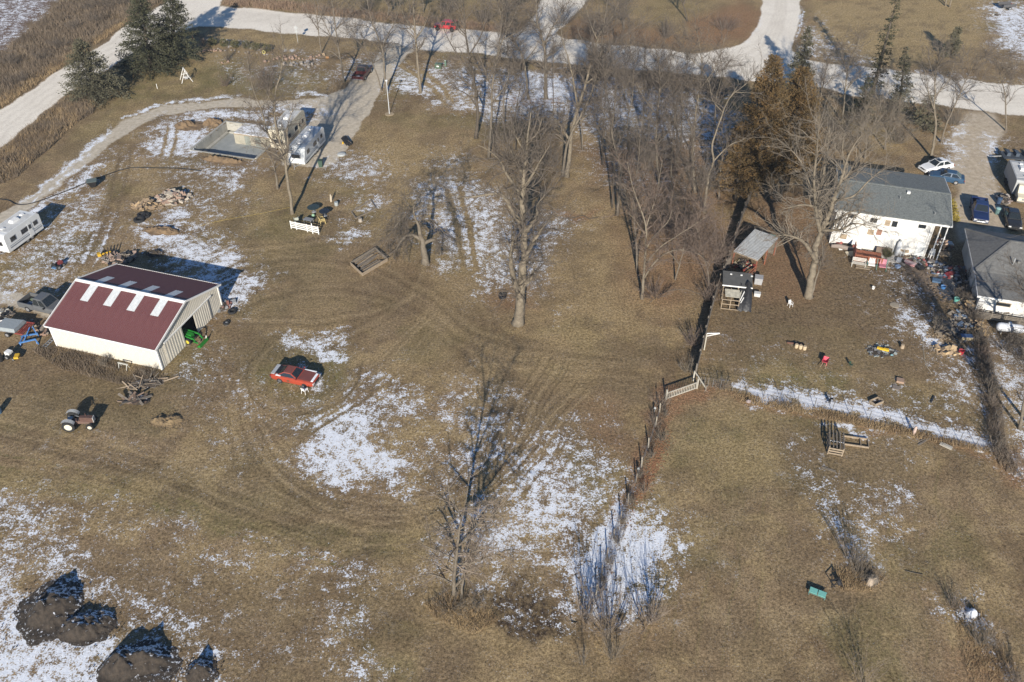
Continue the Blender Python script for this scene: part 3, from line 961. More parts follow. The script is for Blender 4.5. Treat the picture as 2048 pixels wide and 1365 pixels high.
def catmull(P, R_, n=4):
    P = [np.array(p, float) for p in P]
    if len(P) < 3:
        return P, list(R_)
    Q = [2 * P[0] - P[1]] + P + [2 * P[-1] - P[-2]]
    out, rad = [], []
    for i in range(1, len(Q) - 2):
        for k in range(n):
            t = k / n
            a, b, c, d = Q[i - 1], Q[i], Q[i + 1], Q[i + 2]
            out.append(0.5 * ((2 * b) + (-a + c) * t + (2 * a - 5 * b + 4 * c - d) * t * t + (-a + 3 * b - 3 * c + d) * t ** 3))
            rad.append(R_[i - 1] * (1 - t) + R_[i] * t)
    out.append(P[-1]); rad.append(R_[-1])
    return out, rad

TREE_N = [0]
def tree(label, limbs, r0, n1=34, n2=260, n3=1700, l1=(1.8, 4.4), l2=(.8, 2.0), l3=(.4, 1.0), bark=None, twig=None, up=.14, droop=0., start=.30,
         group='bare trees', name='bare_tree', tr=.0085, depth=.22, rtip=.035, wob=.27, ang=(.55, 1.25)):
    """limbs: picture polylines standing in the upright plane through the foot of the trunk, then spread in depth"""
    TREE_N[0] += 1
    r0 *= .72
    n1, n2, n3 = int(n1 * 1.3), int(n2 * 1.6), int(n3 * 1.6)
    if limbs[0][0][1] > 900:
        twig = TWIG_NEAR
        n2, n3 = int(n2 * .5), int(n3 * .32)
    rg = np.random.default_rng(100 + TREE_N[0])
    bark, twig = bark or BARK, twig or TWIG
    b = G(*limbs[0][0])
    root = thing(name, label, 'tree', b, group=group)
    mb = MB()
    SA, SB, RA, RB = [], [], [], []
    done = []
    for li, lm in enumerate(limbs):
        if li == 0:
            pts = [Vp(x, y, b.y) - b for x, y in lm]
            n = len(pts)
            dy, out = 0.0, []
            for k, p in enumerate(pts):
                if k:
                    dy += rg.normal() * depth * .35 * (p - pts[k - 1]).length
                y = b.y + dy
                out.append(Vp(lm[k][0], lm[k][1], y) - b)
            Ls = np.cumsum([0] + [(out[k] - out[k - 1]).length for k in range(1, n)])
            rad = [max(rtip, r0 * (1 - s / Ls[-1] * .97) ** .85) for s in Ls]
        else:
            # snap to the nearest point of what has grown so far
            x0, y0 = lm[0]
            best = None
            for P, Rr in done:
                for k, p in enumerate(P):
                    w = p + np.array(b)
                    dd = w[1] * math.cos(TILT) - (w[2] - CAM_H) * math.sin(TILT)
                    u = CX + FPX * w[0] / dd
                    v = CY - FPX * (w[1] * math.sin(TILT) + (w[2] - CAM_H) * math.cos(TILT)) / dd
                    e = (u - x0) ** 2 + (v - y0) ** 2
                    if best is None or e < best[0]:
                        best = (e, p, Rr[k])
            out = [Vector(best[1])]
            y = b.y + best[1][1]
            sgn = rg.choice([-1, 1]) * rg.uniform(.5, 1.3)
            for k in range(1, len(lm)):
                seg = (Vp(lm[k][0], lm[k][1], y) - b - out[-1]).length
                y += sgn * depth * seg * 1.5 + rg.normal() * .1 * seg
                out.append(Vp(lm[k][0], lm[k][1], y) - b)
            Ls = np.cumsum([0] + [(out[k] - out[k - 1]).length for k in range(1, len(out))])
            rs = best[2] * .78
            rad = [max(rtip * .7, rs * (1 - .97 * s / Ls[-1]) ** .8) for s in Ls]
        P, Rr = catmull(out, rad, 4)
        # knotty trunks: small sideways wander
        P = [p + rg.normal(size=3) * np.array([.5, .5, .1]) * Rr[k] * .35 * (k > 0) for k, p in enumerate(P)]
        if li == 0:
            Rr[0] *= 1.45
            P[0] = P[0] - np.array([0, 0, .15])
        mb.tube(P, Rr, 8 if Rr[0] > .12 else 6)
        done.append((P, Rr))
        s0 = int(len(P) * (start if li == 0 else .12))
        for k in range(s0, len(P) - 1):
            SA.append(P[k]); SB.append(P[k + 1]); RA.append(Rr[k]); RB.append(Rr[k + 1])
    tk = mb.build('trunk', bark, root, smooth=True)
    SA, SB, RA, RB = np.array(SA), np.array(SB), np.array(RA), np.array(RB)
    RAc, RBc = np.minimum(RA, .11), np.minimum(RB, .11)
    a1 = grow(rg, SA, SB, RAc, RBc, n1, l1, ang, 4, up, .66, .030, wob, droop)
    src2 = tuple(np.concatenate([x, y]) for x, y in zip(a1, (SA, SB, np.minimum(RA, .04), np.minimum(RB, .04))))
    a2 = grow(rg, *src2, n2, l2, (.4, 1.05), 3, up * .8, .6, .016, wob, droop)
    src3 = tuple(np.concatenate([x, y]) for x, y in zip(a2, a1))
    a3 = grow(rg, *src3, n3, l3, (.3, .9), 1, up * .6, .55, tr, wob, droop)
    a3 = (a3[0], a3[1], np.full(len(a3[0]), tr), np.full(len(a3[0]), tr * .35))
    al = [np.concatenate(x) for x in zip(a1, a2, a3)]
    crown_mesh('crown', *al, twig, root, len(a3[0]))
    return root

def shrub(label, px, h, w, nst=26, n2=160, n3=500, twig=None, name='bare_shrub', cat='shrub', group='bare shrubs', lean=(0, 0), tr=.008, rs=.02, n3l=(.2, .6)):
    TREE_N[0] += 1
    n2, n3 = int(n2 * .9), int(n3 * .85)
    if px[1] > 740:
        n2, n3, tr, rs = int(n2 * .55), int(n3 * .5), min(tr, .0055) if rs < .05 else .0075, rs * .6
        twig = TWIG_NEAR if twig is None or twig is TWIG else TWIG_PALE
    rg = np.random.default_rng(500 + TREE_N[0])
    b = G(*px)
    root = thing(name, label, cat, b, group=group)
    n = nst
    ang = rg.random(n) * 2 * math.pi
    rr = np.sqrt(rg.random(n))
    st = np.stack([np.cos(ang) * rr * w * .12, np.sin(ang) * rr * w * .12, np.full(n, -.05)], 1)
    en = np.stack([np.cos(ang) * rr * w * .5 + lean[0] * h, np.sin(ang) * rr * w * .5 + lean[1] * h, h * (1 - .35 * rr * rr) * rg.uniform(.75, 1.05, n)], 1)
    md = (st + en) / 2 + rg.normal(size=(n, 3)) * .07 * h
    A = np.concatenate([st, md]); B = np.concatenate([md, en])
    ra = np.concatenate([np.full(n, rs), np.full(n, rs * .7)]); rb = np.concatenate([np.full(n, rs * .7), np.full(n, rs * .3)])
    seg_mesh('stems', A, B, ra, rb, twig or TWIG, root, 4)
    a2 = grow(rg, A, B, ra, rb, n2, (.25 * h, .5 * h), (.3, .9), 2, .3, .6, .01, .2)
    a3 = grow(rg, *a2, n3, n3l, (.3, .9), 1, .2, .5, tr, .2)
    crown_mesh('twigs', *[np.concatenate(x) for x in zip(a2, a3)], twig or TWIG, root, len(a3[0]))['kind'] = 'stuff'
    return root

def leafset(rg, C, D, size, wid):
    """small kite-shaped sprays at C pointing along D"""
    n = len(C)
    D = unit(D)
    ref = rg.normal(size=(n, 3))
    u = unit(np.cross(D, ref))
    s = (size * rg.uniform(.6, 1.3, n))[:, None]
    w = (wid * rg.uniform(.6, 1.3, n))[:, None]
    V = np.stack([C, C + D * s * .45 + u * w, C + D * s, C + D * s * .45 - u * w], 1).reshape(-1, 3)
    F = np.arange(n * 4).reshape(-1, 4)
    return V, F

def conifer(label, base, top, wid, mt, nwhorl=26, nb=9, nspray=26, name='spruce_tree', group='spruce trees', size=.33, swid=.072, gap=.0, droop=.12, lowest=.06, power=.85, lean=0.0, bark=None):
    TREE_N[0] += 1
    nspray = int(nspray * 2.4)
    rg = np.random.default_rng(900 + TREE_N[0])
    b = G(*base)
    h = hgt(base, top)
    tp = Vp(top[0], top[1], b.y) - b
    root = thing(name, label, 'tree', b, group=group)
    axis = lambda z: np.array([tp.x * z / h, 0, z])
    mb = MB()
    mb.tube([axis(0) - np.array([0, 0, .15]), axis(h * .5), axis(h * .98)], [h * .022, h * .013, .012], 7)
    mb.build('trunk', bark or BARK_DARK, root, smooth=True)
    C, D, A, B = [], [], [], []
    for k in range(nwhorl):
        f = lowest + (1 - lowest) * (k + rg.uniform(0, .8)) / nwhorl
        rad = wid / 2 * (1 - f) ** power + .12
        for j in range(nb):
            if rg.random() < gap:
                continue
            a = rg.random() * 6.283
            L = rad * rg.uniform(.65, 1.15)
            st = axis(h * f)
            dirv = np.array([math.cos(a), math.sin(a), -droop + .35 * f + rg.normal() * .08])
            en = st + dirv * L
            en[2] = max(en[2], .1)
            A.append(st); B.append(en)
            n = max(3, int(nspray * (L / (wid / 2)) ** .8))
            t = rg.random(n) ** .6
            P = st + (en - st) * t[:, None] + rg.normal(size=(n, 3)) * np.array([.10, .10, .07]) * (1 + L * .25)
            P[:, 2] = np.maximum(P[:, 2], .05)
            d = dirv / np.linalg.norm(dirv) + rg.normal(size=(n, 3)) * .55 + np.array([0, 0, -.1])
            C.append(P); D.append(d)
    C, D = np.concatenate(C), np.concatenate(D)
    V, F = leafset(rg, C, D, size, swid)
    cr = raw_mesh('crown', V, F, mt, root)
    A, B = np.array(A), np.array(B)
    seg_mesh('branches', A, B, np.full(len(A), .022), np.full(len(A), .008), bark or BARK_DARK, root)['kind'] = 'stuff'
    return root

# ---- conifers of the top left corner
conifer('broad dusty green spruce beside the diagonal gravel road, nearest of the three', (197, 195), (155, 80), 11.5, SPRUCE_PALE, 30, 12, 30)
conifer('tall dark spruce with its top cut by the picture edge, left of two', (302, 142), (277, -22), 12.0, SPRUCE, 34, 12, 34)
conifer('dark spruce standing right beside the tall one at the crossroads', (352, 122), (342, -26), 10.0, SPRUCE, 30, 11, 30)
# ---- conifers on the right
conifer('tall rusty brown cedar with pointed top behind the board fence', (1508, 392), (1548, 115), 8.6, CEDAR, 44, 13, 34, 'cedar_tree', 'brown cedars', .32, .065, lowest=.12, power=.62, droop=-.3)
conifer('bushy rusty brown cedar right of the pointed one', (1572, 380), (1606, 138), 8.8, CEDAR, 42, 13, 34, 'cedar_tree', 'brown cedars', .32, .065, lowest=.12, power=.6, droop=-.3)
conifer('low brown cedar beside the grey roofed house', (1470, 402), (1490, 250), 6.5, CEDAR, 26, 11, 26, 'cedar_tree', 'brown cedars', .32, .065, lowest=.1, power=.6, droop=-.3)
conifer('pale green spruce at the mouth of the curved side road', (1592, 186), (1618, 52), 5.6, SPRUCE_PALE, 26, 9, 20, gap=.2)
conifer('very tall thin spruce with ragged sparse branches by the road', (1741, 200), (1795, -6), 3.2, SPRUCE, 40, 6, 9, gap=.25, droop=.25, power=.45)
conifer('sparse pale spruce next to the very tall thin one', (1797, 232), (1812, 92), 5.0, SPRUCE_PALE, 26, 8, 15, gap=.25)
conifer('dark half bare spruce under the very tall thin one', (1722, 236), (1735, 160), 4.6, SPRUCE, 14, 8, 14, gap=.2)
conifer('small grey spruce standing alone on the far lawn', (1899, 114), (1918, 54), 3.6, SPRUCE_PALE, 18, 8, 16, gap=.15)
conifer('grey green spruce low behind the bare trees near the road', (1850, 262), (1862, 190), 5.5, SPRUCE_PALE, 16, 9, 14, gap=.3)

# ---- bare trees, from the road towards the camera
T = tree
T('slender bare tree by the stone bed near the road sign', [[(643, 107), (638, 70), (634, 40), (627, -10), (618, -50)], [(635, 47), (655, 10), (665, -30)], [(637, 65), (615, 25), (600, -10)]], .16, 26, 170, 1000)
T('bare tree at the edge of the drive left of the maroon pickup', [[(688, 166), (683, 130), (678, 105), (673, 70), (668, 30), (660, -20), (650, -60)], [(677, 100), (655, 60), (640, 25), (632, -15)], [(672, 62), (695, 35), (712, 5)], [(680, 118), (665, 105), (650, 100)]], .24, 36, 240, 1400)
T('bare tree leaning left behind the light pole', [[(763, 182), (756, 155), (745, 128), (730, 100), (714, 82), (698, 72), (680, 62)], [(733, 104), (722, 70), (700, 40)], [(745, 128), (768, 112), (775, 90)]], .17, 28, 190, 1100)
T('bare tree curving up behind the light pole beside the maroon pickup', [[(773, 186), (769, 150), (766, 105), (758, 80), (748, 55), (738, 20), (730, -30)], [(765, 100), (775, 70), (790, 45), (800, 10)], [(750, 60), (725, 50), (705, 58), (690, 75)], [(758, 82), (745, 85), (725, 75)]], .26, 40, 280, 1600)
T('straight pale bare tree at the mouth of the drive', [[(841, 184), (838, 150), (834, 110), (831, 80), (829, 45), (826, 0), (822, -60)], [(831, 65), (815, 45), (800, 10), (795, -30)], [(832, 80), (850, 50), (862, 15)], [(834, 102), (845, 90), (850, 75)]], .33, 44, 300, 1700, bark=BARK_PALE)
T('tall dark bare tree at the left edge of the grove', [[(952, 277), (955, 240), (954, 205), (947, 155), (938, 110), (931, 70), (928, 20), (920, -40)], [(946, 150), (915, 110), (895, 75), (880, 40)], [(938, 112), (960, 75), (975, 30), (985, -20)], [(931, 75), (905, 40), (890, 0)], [(950, 175), (925, 160), (895, 140)], [(954, 215), (935, 190), (905, 175)]], .36, 60, 420, 2300, bark=BARK_DARK)
T('tall pale bare tree right of the dark one at the grove edge', [[(977, 318), (980, 280), (983, 230), (984, 180), (989, 140), (996, 110), (1010, 70), (1030, 30), (1050, -20)], [(984, 178), (970, 140), (955, 105)], [(992, 125), (1000, 80), (1005, 30), (1002, -20)], [(984, 205), (1005, 180), (1018, 150)], [(1005, 82), (1035, 65), (1062, 55)]], .27, 56, 380, 2100)
T('bare forked tree in the ring of leaves beside the road', [[(1057, 198), (1053, 160), (1048, 125), (1040, 102), (1028, 82), (1015, 60), (1002, 30), (990, -20)], [(1028, 84), (1050, 55), (1068, 25), (1085, -15)], [(1050, 122), (1068, 100), (1080, 75)], [(1040, 100), (1022, 95), (1005, 102)]], .28, 44, 300, 1700, bark=BARK_PALE)
T('thick bare tree right of the one in the leaf ring', [[(1092, 198), (1092, 150), (1090, 105), (1084, 75), (1075, 45), (1072, 5), (1070, -50)], [(1088, 90), (1105, 55), (1125, 25), (1150, -20)], [(1092, 120), (1110, 105), (1130, 85)], [(1079, 58), (1060, 35), (1045, 5)], [(1090, 140), (1075, 125), (1060, 118)]], .38, 48, 340, 1900)
T('thin young tree between the leaf ring and the shrubs', [[(1107, 233), (1107, 190), (1106, 145), (1108, 110), (1112, 70)]], .10, 18, 90, 500, group='bare trees', l1=(1.2, 2.6))
T('thin straight young tree just left of the shrubs under the grove', [[(1088, 226), (1088, 185), (1089, 150), (1086, 118)]], .09, 16, 80, 440, l1=(1.2, 2.4))
T('big pale bare tree leaning right towards the road', [[(1134, 354), (1139, 310), (1145, 260), (1156, 215), (1168, 180), (1180, 135), (1190, 100), (1202, 65), (1224, 35), (1245, -10)], [(1156, 214), (1148, 170), (1140, 130), (1128, 90), (1120, 50)], [(1186, 118), (1215, 105), (1245, 95), (1265, 90)], [(1172, 165), (1205, 140), (1240, 115)], [(1196, 82), (1180, 45), (1170, 5)], [(1143, 280), (1120, 250), (1100, 235)], [(1145, 262), (1170, 235), (1195, 220)]], .42, 70, 480, 2700, bark=BARK_PALE)
T('second trunk close beside the big leaning pale tree', [[(1126, 352), (1132, 300), (1145, 262), (1165, 225), (1185, 180), (1196, 140), (1203, 95), (1208, 50), (1215, 0)], [(1190, 165), (1215, 145), (1250, 130)], [(1135, 290), (1115, 270), (1095, 270)]], .27, 44, 300, 1700)
T('bare tree with a high fork in the middle of the grove', [[(1234, 431), (1238, 400), (1241, 365), (1242, 338), (1236, 318), (1230, 297), (1224, 265), (1228, 220), (1232, 170), (1228, 120)], [(1242, 340), (1252, 315), (1266, 290), (1280, 275), (1294, 258), (1305, 220)], [(1226, 255), (1205, 220), (1195, 185)], [(1229, 210), (1250, 180), (1262, 150)]], .24, 52, 360, 2000)
T('dark slim bare tree left of the forked one', [[(1224, 415), (1227, 370), (1228, 320), (1222, 270), (1218, 215), (1210, 160), (1206, 110)], [(1224, 290), (1200, 260), (1185, 240)]], .17, 36, 240, 1400, bark=BARK_DARK)
T('bare tree in the heart of the grove with a straight trunk', [[(1320, 374), (1317, 350), (1314, 320), (1312, 280), (1315, 230), (1320, 180), (1318, 130), (1310, 90)], [(1314, 235), (1290, 200), (1272, 165)], [(1318, 185), (1340, 155), (1355, 125)], [(1313, 290), (1335, 265), (1350, 240)]], .25, 52, 360, 2000)
T('slim bare tree behind the heart of the grove', [[(1352, 330), (1354, 290), (1352, 240), (1346, 190), (1340, 140), (1345, 95)], [(1352, 235), (1370, 200), (1385, 170)], [(1344, 170), (1325, 140), (1310, 115)]], .2, 40, 280, 1600, bark=BARK_DARK)
T('tall pale bare tree on the right side of the grove', [[(1390, 385), (1387, 345), (1386, 300), (1389, 255), (1393, 215), (1399, 180), (1404, 140), (1400, 95), (1390, 50)], [(1399, 178), (1425, 145), (1440, 110), (1450, 75)], [(1388, 265), (1370, 230), (1362, 195)], [(1402, 140), (1380, 115), (1365, 95)]], .26, 52, 360, 2000, bark=BARK_PALE)
T('pale bare tree with long bare limbs reaching over the cedars', [[(1409, 426), (1413, 385), (1418, 350), (1427, 322), (1424, 295), (1432, 265), (1446, 225), (1457, 200), (1470, 185), (1480, 178), (1505, 158), (1531, 140)], [(1427, 323), (1437, 312), (1452, 297), (1468, 286), (1484, 281), (1500, 268), (1518, 255)], [(1468, 186), (1494, 186), (1524, 187)], [(1444, 228), (1425, 200), (1418, 165), (1405, 140)], [(1460, 196), (1476, 170), (1474, 158)]], .27, 26, 120, 600, bark=BARK_PALE, start=.5)
T('slim bare tree in front of the cedars', [[(1438, 400), (1440, 350), (1446, 310), (1444, 260), (1452, 220)]], .14, 26, 180, 900)
T('two stemmed pale tree at the front of the grove', [[(1284, 598), (1287, 560), (1290, 520), (1292, 480), (1292, 455), (1284, 425), (1272, 395), (1262, 360), (1255, 325)], [(1292, 456), (1302, 425), (1312, 395), (1318, 360), (1325, 320)], [(1287, 560), (1305, 530), (1330, 508), (1360, 500), (1395, 508), (1420, 530)], [(1290, 530), (1320, 495), (1350, 475), (1385, 452), (1410, 435)], [(1291, 500), (1310, 470), (1335, 445), (1345, 420)], [(1291, 470), (1270, 440), (1255, 425)]], .24, 64, 460, 2700, bark=BARK_PALE, twig=TWIG_RED)
T('straight grey trunk just left of the two stemmed tree', [[(1275, 545), (1273, 500), (1270, 455), (1268, 410), (1272, 360), (1278, 310), (1280, 260)], [(1270, 440), (1255, 405), (1248, 370)], [(1271, 385), (1290, 350), (1300, 315)]], .19, 42, 300, 1700)
T('leaning thin tree with reddish twigs near the board fence', [[(1350, 560), (1362, 520), (1372, 480), (1380, 440), (1392, 400)], [(1366, 505), (1395, 480), (1420, 465)], [(1360, 530), (1335, 500), (1318, 480)]], .13, 44, 320, 1900, twig=TWIG_RED)
T('spreading low tree with reddish twigs left of the striped shed', [[(1418, 575), (1416, 545), (1408, 515), (1400, 480), (1390, 445)], [(1413, 535), (1435, 505), (1450, 485)], [(1408, 515), (1380, 495), (1360, 485)]], .12, 44, 320, 1900, twig=TWIG_RED)

rgx = random.Random(77)
for i, (x, y, tx, ty) in enumerate([(1165, 300, 1172, 120), (1205, 330, 1212, 130), (1258, 300, 1262, 105), (1285, 280, 1292, 90), (1300, 420, 1296, 230), (1345, 400, 1352, 200), (1362, 290, 1372, 95), (1372, 450, 1382, 260), (1430, 290, 1440, 110), (1010, 250, 1012, 70), (1032, 300, 1040, 130), (1250, 200, 1258, 30), (1190, 250, 1196, 60), (1395, 500, 1404, 330)]):
    mid = ((x + tx) / 2 + rgx.uniform(-6, 6), (y + ty) / 2)
    T(['slim grove tree standing ', 'thin grey grove tree '][i % 2] + ['left of the leaning pale tree', 'between the leaning and the forked trees', 'behind the forked tree', 'in the middle row near the road', 'just behind the two stemmed tree', 'in the leaf litter behind the front row', 'near the road ditch', 'left of the reddish twigged trees', 'near the road left of the cedars', 'among the thicket at the left grove edge', 'left of the leaf ring thicket', 'close to the gravel road', 'right behind the leaning pale tree', 'close to the striped shed fence'][i],
      [[(x, y), (x + rgx.uniform(-3, 3), y - (y - ty) * .3), mid, (tx + rgx.uniform(-5, 5), ty + (y - ty) * .2), (tx, ty)], [(mid[0], mid[1]), (mid[0] + rgx.choice([-1, 1]) * 18, mid[1] - 35), (mid[0] + rgx.choice([-1, 1]) * 28, mid[1] - 70)]], .15, 30, 200, 1050, bark=[BARK, BARK_DARK, BARK_PALE][i % 3])
# big tree in the middle of the lawn
T('huge gnarled bare tree in the middle of the lawn', [[(1036, 647), (1039, 615), (1043, 580), (1046, 540), (1050, 500), (1048, 460), (1044, 425), (1045, 390), (1048, 350), (1052, 310), (1056, 270), (1062, 225)], [(1048, 455), (1030, 430), (1018, 410), (1006, 392), (985, 388), (960, 392), (925, 395), (898, 386)], [(1046, 400), (1030, 375), (1012, 345), (998, 320), (975, 300), (955, 290)], [(1046, 385), (1065, 350), (1082, 320), (1100, 290)], [(1049, 470), (1060, 450), (1074, 430), (1075, 410), (1090, 390)], [(1050, 510), (1070, 480), (1086, 455), (1100, 440)], [(1040, 600), (1028, 560), (1022, 520), (1026, 480), (1022, 450)], [(1044, 570), (1062, 555), (1070, 530)], [(1052, 312), (1035, 280), (1025, 250)], [(1048, 350), (1030, 320), (1015, 285)], [(1054, 295), (1075, 265), (1085, 235)]], .80, 150, 1000, 5400, bark=BARK_PALE, l1=(1.8, 5.0), start=.12, ang=(.6, 1.35), up=.15)
T('broken bare tree with a snapped top and limbs hanging to the ground', [[(851, 526), (848, 500), (843, 475), (836, 450), (828, 428), (826, 410)], [(828, 426), (812, 430), (797, 445), (780, 470), (765, 495)], [(828, 424), (850, 416), (875, 415), (895, 405)], [(832, 432), (852, 432), (868, 445), (885, 462), (895, 480)], [(828, 420), (835, 395), (850, 375), (868, 360)], [(895, 404), (905, 385), (900, 370), (885, 355)], [(812, 430), (800, 415), (792, 432), (788, 455)], [(830, 425), (810, 400), (800, 390)], [(845, 480), (820, 470), (800, 485), (785, 515)], [(846, 490), (868, 480), (880, 500), (884, 520)]], .62, 80, 520, 2600, bark=BARK, up=-.15, droop=.22, start=.55, twig=TWIG)
T('tall bare tree beside the white bench and the campers', [[(585, 428), (580, 388), (574, 350), (570, 320), (566, 300), (560, 285), (555, 265), (550, 240), (549, 210), (553, 175), (561, 148), (566, 100), (560, 60)], [(570, 318), (561, 303), (548, 285), (537, 270), (528, 240), (520, 212), (510, 190), (504, 170), (498, 140), (492, 105)], [(570, 322), (576, 290), (574, 262), (580, 235), (590, 210)], [(549, 212), (535, 190), (530, 165)], [(530, 245), (510, 225), (490, 205), (468, 195)], [(570, 325), (552, 310), (530, 300), (510, 295)], [(520, 212), (535, 200), (540, 175)]], .30, 60, 420, 2300, bark=BARK_PALE)
T('short grey trunk behind the tall tree by the campers', [[(555, 378), (552, 350), (545, 325), (535, 305), (525, 285)], [(546, 328), (560, 310), (570, 290)]], .24, 26, 180, 1000)
T('lone bare tree at the bottom centre with a snowy track beside it', [[(908, 1190), (908, 1160), (913, 1120), (915, 1095), (919, 1060), (922, 1036), (912, 1015), (901, 995), (896, 970)], [(916, 1095), (935, 1075), (955, 1050), (985, 1030), (1010, 1010)], [(921, 1040), (930, 1015), (934, 985), (940, 950)], [(914, 1100), (895, 1080), (878, 1072)], [(910, 1150), (885, 1125), (865, 1105)], [(915, 1110), (945, 1105), (975, 1090)], [(909, 1175), (935, 1150), (960, 1140)], [(913, 1118), (880, 1105), (845, 1090)], [(912, 1130), (950, 1125), (1000, 1105), (1030, 1100)], [(919, 1058), (950, 1040), (975, 1010)], [(909, 1165), (870, 1150), (840, 1150)]], .24, 80, 700, 5000, l1=(1.3, 3.4), l2=(.6, 1.5), l3=(.3, .8), tr=.006, start=.12, ang=(.8, 1.45), up=.04)
T('second trunk at the foot of the bottom centre tree', [[(922, 1196), (926, 1165), (932, 1140), (945, 1115), (955, 1085)]], .15, 22, 200, 1300, l1=(.8, 1.8), l2=(.4, 1.0), l3=(.25, .7), tr=.007)
# house side
T('big spreading maple in front of the grey roofed house', [[(1617, 594), (1621, 565), (1628, 530), (1632, 500), (1640, 470), (1648, 450), (1660, 425), (1668, 400), (1681, 363), (1690, 335), (1698, 310), (1712, 285), (1730, 262)], [(1640, 470), (1634, 440), (1632, 414), (1629, 380), (1628, 350), (1633, 310), (1636, 270), (1640, 230)], [(1644, 458), (1640, 420), (1640, 385), (1648, 345), (1655, 300), (1660, 250)], [(1668, 402), (1690, 398), (1710, 390), (1735, 365), (1758, 345), (1780, 332)], [(1633, 420), (1620, 388), (1608, 373), (1590, 368), (1570, 371)], [(1630, 385), (1612, 350), (1600, 322), (1580, 298), (1552, 276)], [(1640, 462), (1680, 460), (1705, 448), (1730, 450), (1755, 455)], [(1648, 448), (1675, 440), (1700, 425), (1730, 418)], [(1629, 520), (1612, 490), (1598, 478), (1570, 470), (1548, 475)], [(1681, 365), (1705, 340), (1725, 310), (1750, 285)], [(1632, 412), (1605, 410), (1580, 415), (1560, 420)], [(1690, 335), (1685, 300), (1690, 260)]], .62, 140, 950, 5000, bark=BARK_PALE, twig=TWIG_PALE, start=.3, l1=(2.0, 4.8), ang=(.5, 1.2))
T('second stem at the foot of the spreading maple', [[(1622, 596), (1632, 560), (1640, 530), (1645, 500), (1642, 470)]], .2, 14, 100, 600, bark=BARK)
T('bare tree by the white car at the neighbour drive', [[(1863, 315), (1868, 285), (1872, 250), (1868, 215), (1870, 185), (1870, 155), (1876, 135), (1884, 115), (1893, 95)], [(1867, 225), (1858, 190), (1854, 165), (1850, 140)], [(1870, 195), (1890, 170), (1902, 150), (1910, 120)], [(1871, 160), (1862, 135), (1855, 112)], [(1876, 140), (1878, 115), (1876, 95)]], .28, 46, 300, 1600, bark=BARK_PALE)
T('dark bare tree leaning right over the road by the neighbour drive', [[(1882, 285), (1892, 250), (1902, 228), (1921, 186), (1930, 165), (1942, 143), (1955, 125), (1975, 112)], [(1921, 188), (1940, 170), (1965, 165)], [(1930, 166), (1925, 140), (1920, 115)]], .2, 36, 240, 1300)
T('bare tree on the far right by the road', [[(2012, 262), (2012, 235), (2010, 190), (2004, 165), (1998, 140), (1990, 115)], [(2010, 192), (2022, 160), (2035, 130)], [(2004, 165), (2015, 140), (2018, 110)]], .18, 32, 220, 1200)
T('pale bare tree between the spruces and the road', [[(1684, 245), (1688, 210), (1690, 185), (1694, 150), (1700, 124), (1712, 100), (1720, 75)], [(1690, 186), (1705, 165), (1725, 152), (1745, 150)], [(1695, 145), (1685, 115), (1680, 90)]], .2, 40, 280, 1500, bark=BARK_PALE)
T('twiggy tree between the cedars and the road', [[(1632, 240), (1640, 205), (1645, 175), (1652, 140), (1655, 110)], [(1643, 185), (1660, 160), (1672, 145)], [(1640, 205), (1625, 180), (1615, 165)]], .16, 36, 240, 1400)
T('grey bare tree left of the sparse pale spruce', [[(1770, 300), (1772, 270), (1768, 240), (1762, 215), (1752, 190)], [(1771, 255), (1790, 235), (1805, 215)]], .16, 40, 320, 1800, twig=TWIG_PALE)
T('bare tree behind the roof of the grey roofed house', [[(1730, 318), (1733, 285), (1728, 255), (1720, 230)], [(1731, 280), (1750, 255), (1765, 240)]], .17, 36, 280, 1600, twig=TWIG_PALE)
T('trunk at the right picture edge below the gas tank', [[(2040, 858), (2046, 815), (2054, 770), (2062, 700), (2068, 620)], [(2056, 760), (2085, 700), (2110, 650)]], .22, 30, 220, 1200, l1=(1.2, 2.6))
T('leafless tree outside the right edge over the snowy lane', [[(2075, 740), (2085, 660), (2092, 580), (2096, 520)], [(2086, 650), (2060, 600), (2040, 570)], [(2092, 590), (2120, 540), (2140, 500)]], .26, 40, 260, 1300)
T('leafless tree just outside the right edge below the snowy lane', [[(2100, 905), (2108, 840), (2116, 760), (2120, 690)], [(2108, 830), (2080, 780), (2062, 745)], [(2116, 770), (2145, 710), (2160, 670)]], .26, 36, 220, 900)
# far side of the road
T('bare tree far across the road above the red car', [[(847, 25), (846, 5), (840, -25), (835, -60)], [(846, 5), (862, -20), (875, -50)]], .2, 26, 150, 800)
T('leaning bare tree on the far lawn', [[(1375, 43), (1370, 22), (1364, 2), (1358, -35), (1350, -70)], [(1365, 5), (1378, -20), (1385, -50)]], .2, 26, 150, 800, bark=BARK_DARK)
T('grey tree on the far side between the two side roads', [[(1248, 60), (1248, 35), (1250, 10), (1256, -30)], [(1249, 25), (1235, 0), (1228, -30)], [(1250, 15), (1270, -10), (1285, -35)]], .2, 36, 260, 1500)
T('dark tree left of the left side road', [[(1010, 55), (1012, 30), (1005, 0), (1000, -40)], [(1011, 25), (1030, 0), (1045, -30)]], .2, 36, 260, 1500)
T('bare tree at the top edge right of the lawn, left trunk of a pair', [[(1891, 12), (1895, -20), (1898, -60)]], .24, 20, 120, 600, bark=BARK_PALE)
T('bare tree at the top edge right of the lawn, right trunk of a pair', [[(1899, 15), (1907, -20), (1915, -60)]], .24, 20, 120, 600, bark=BARK_PALE)
T('bare tree above the reeds between the road sign and the red car', [[(775, 34), (778, 5), (772, -30)], [(777, 10), (760, -15), (752, -40)]], .16, 30, 200, 1100)

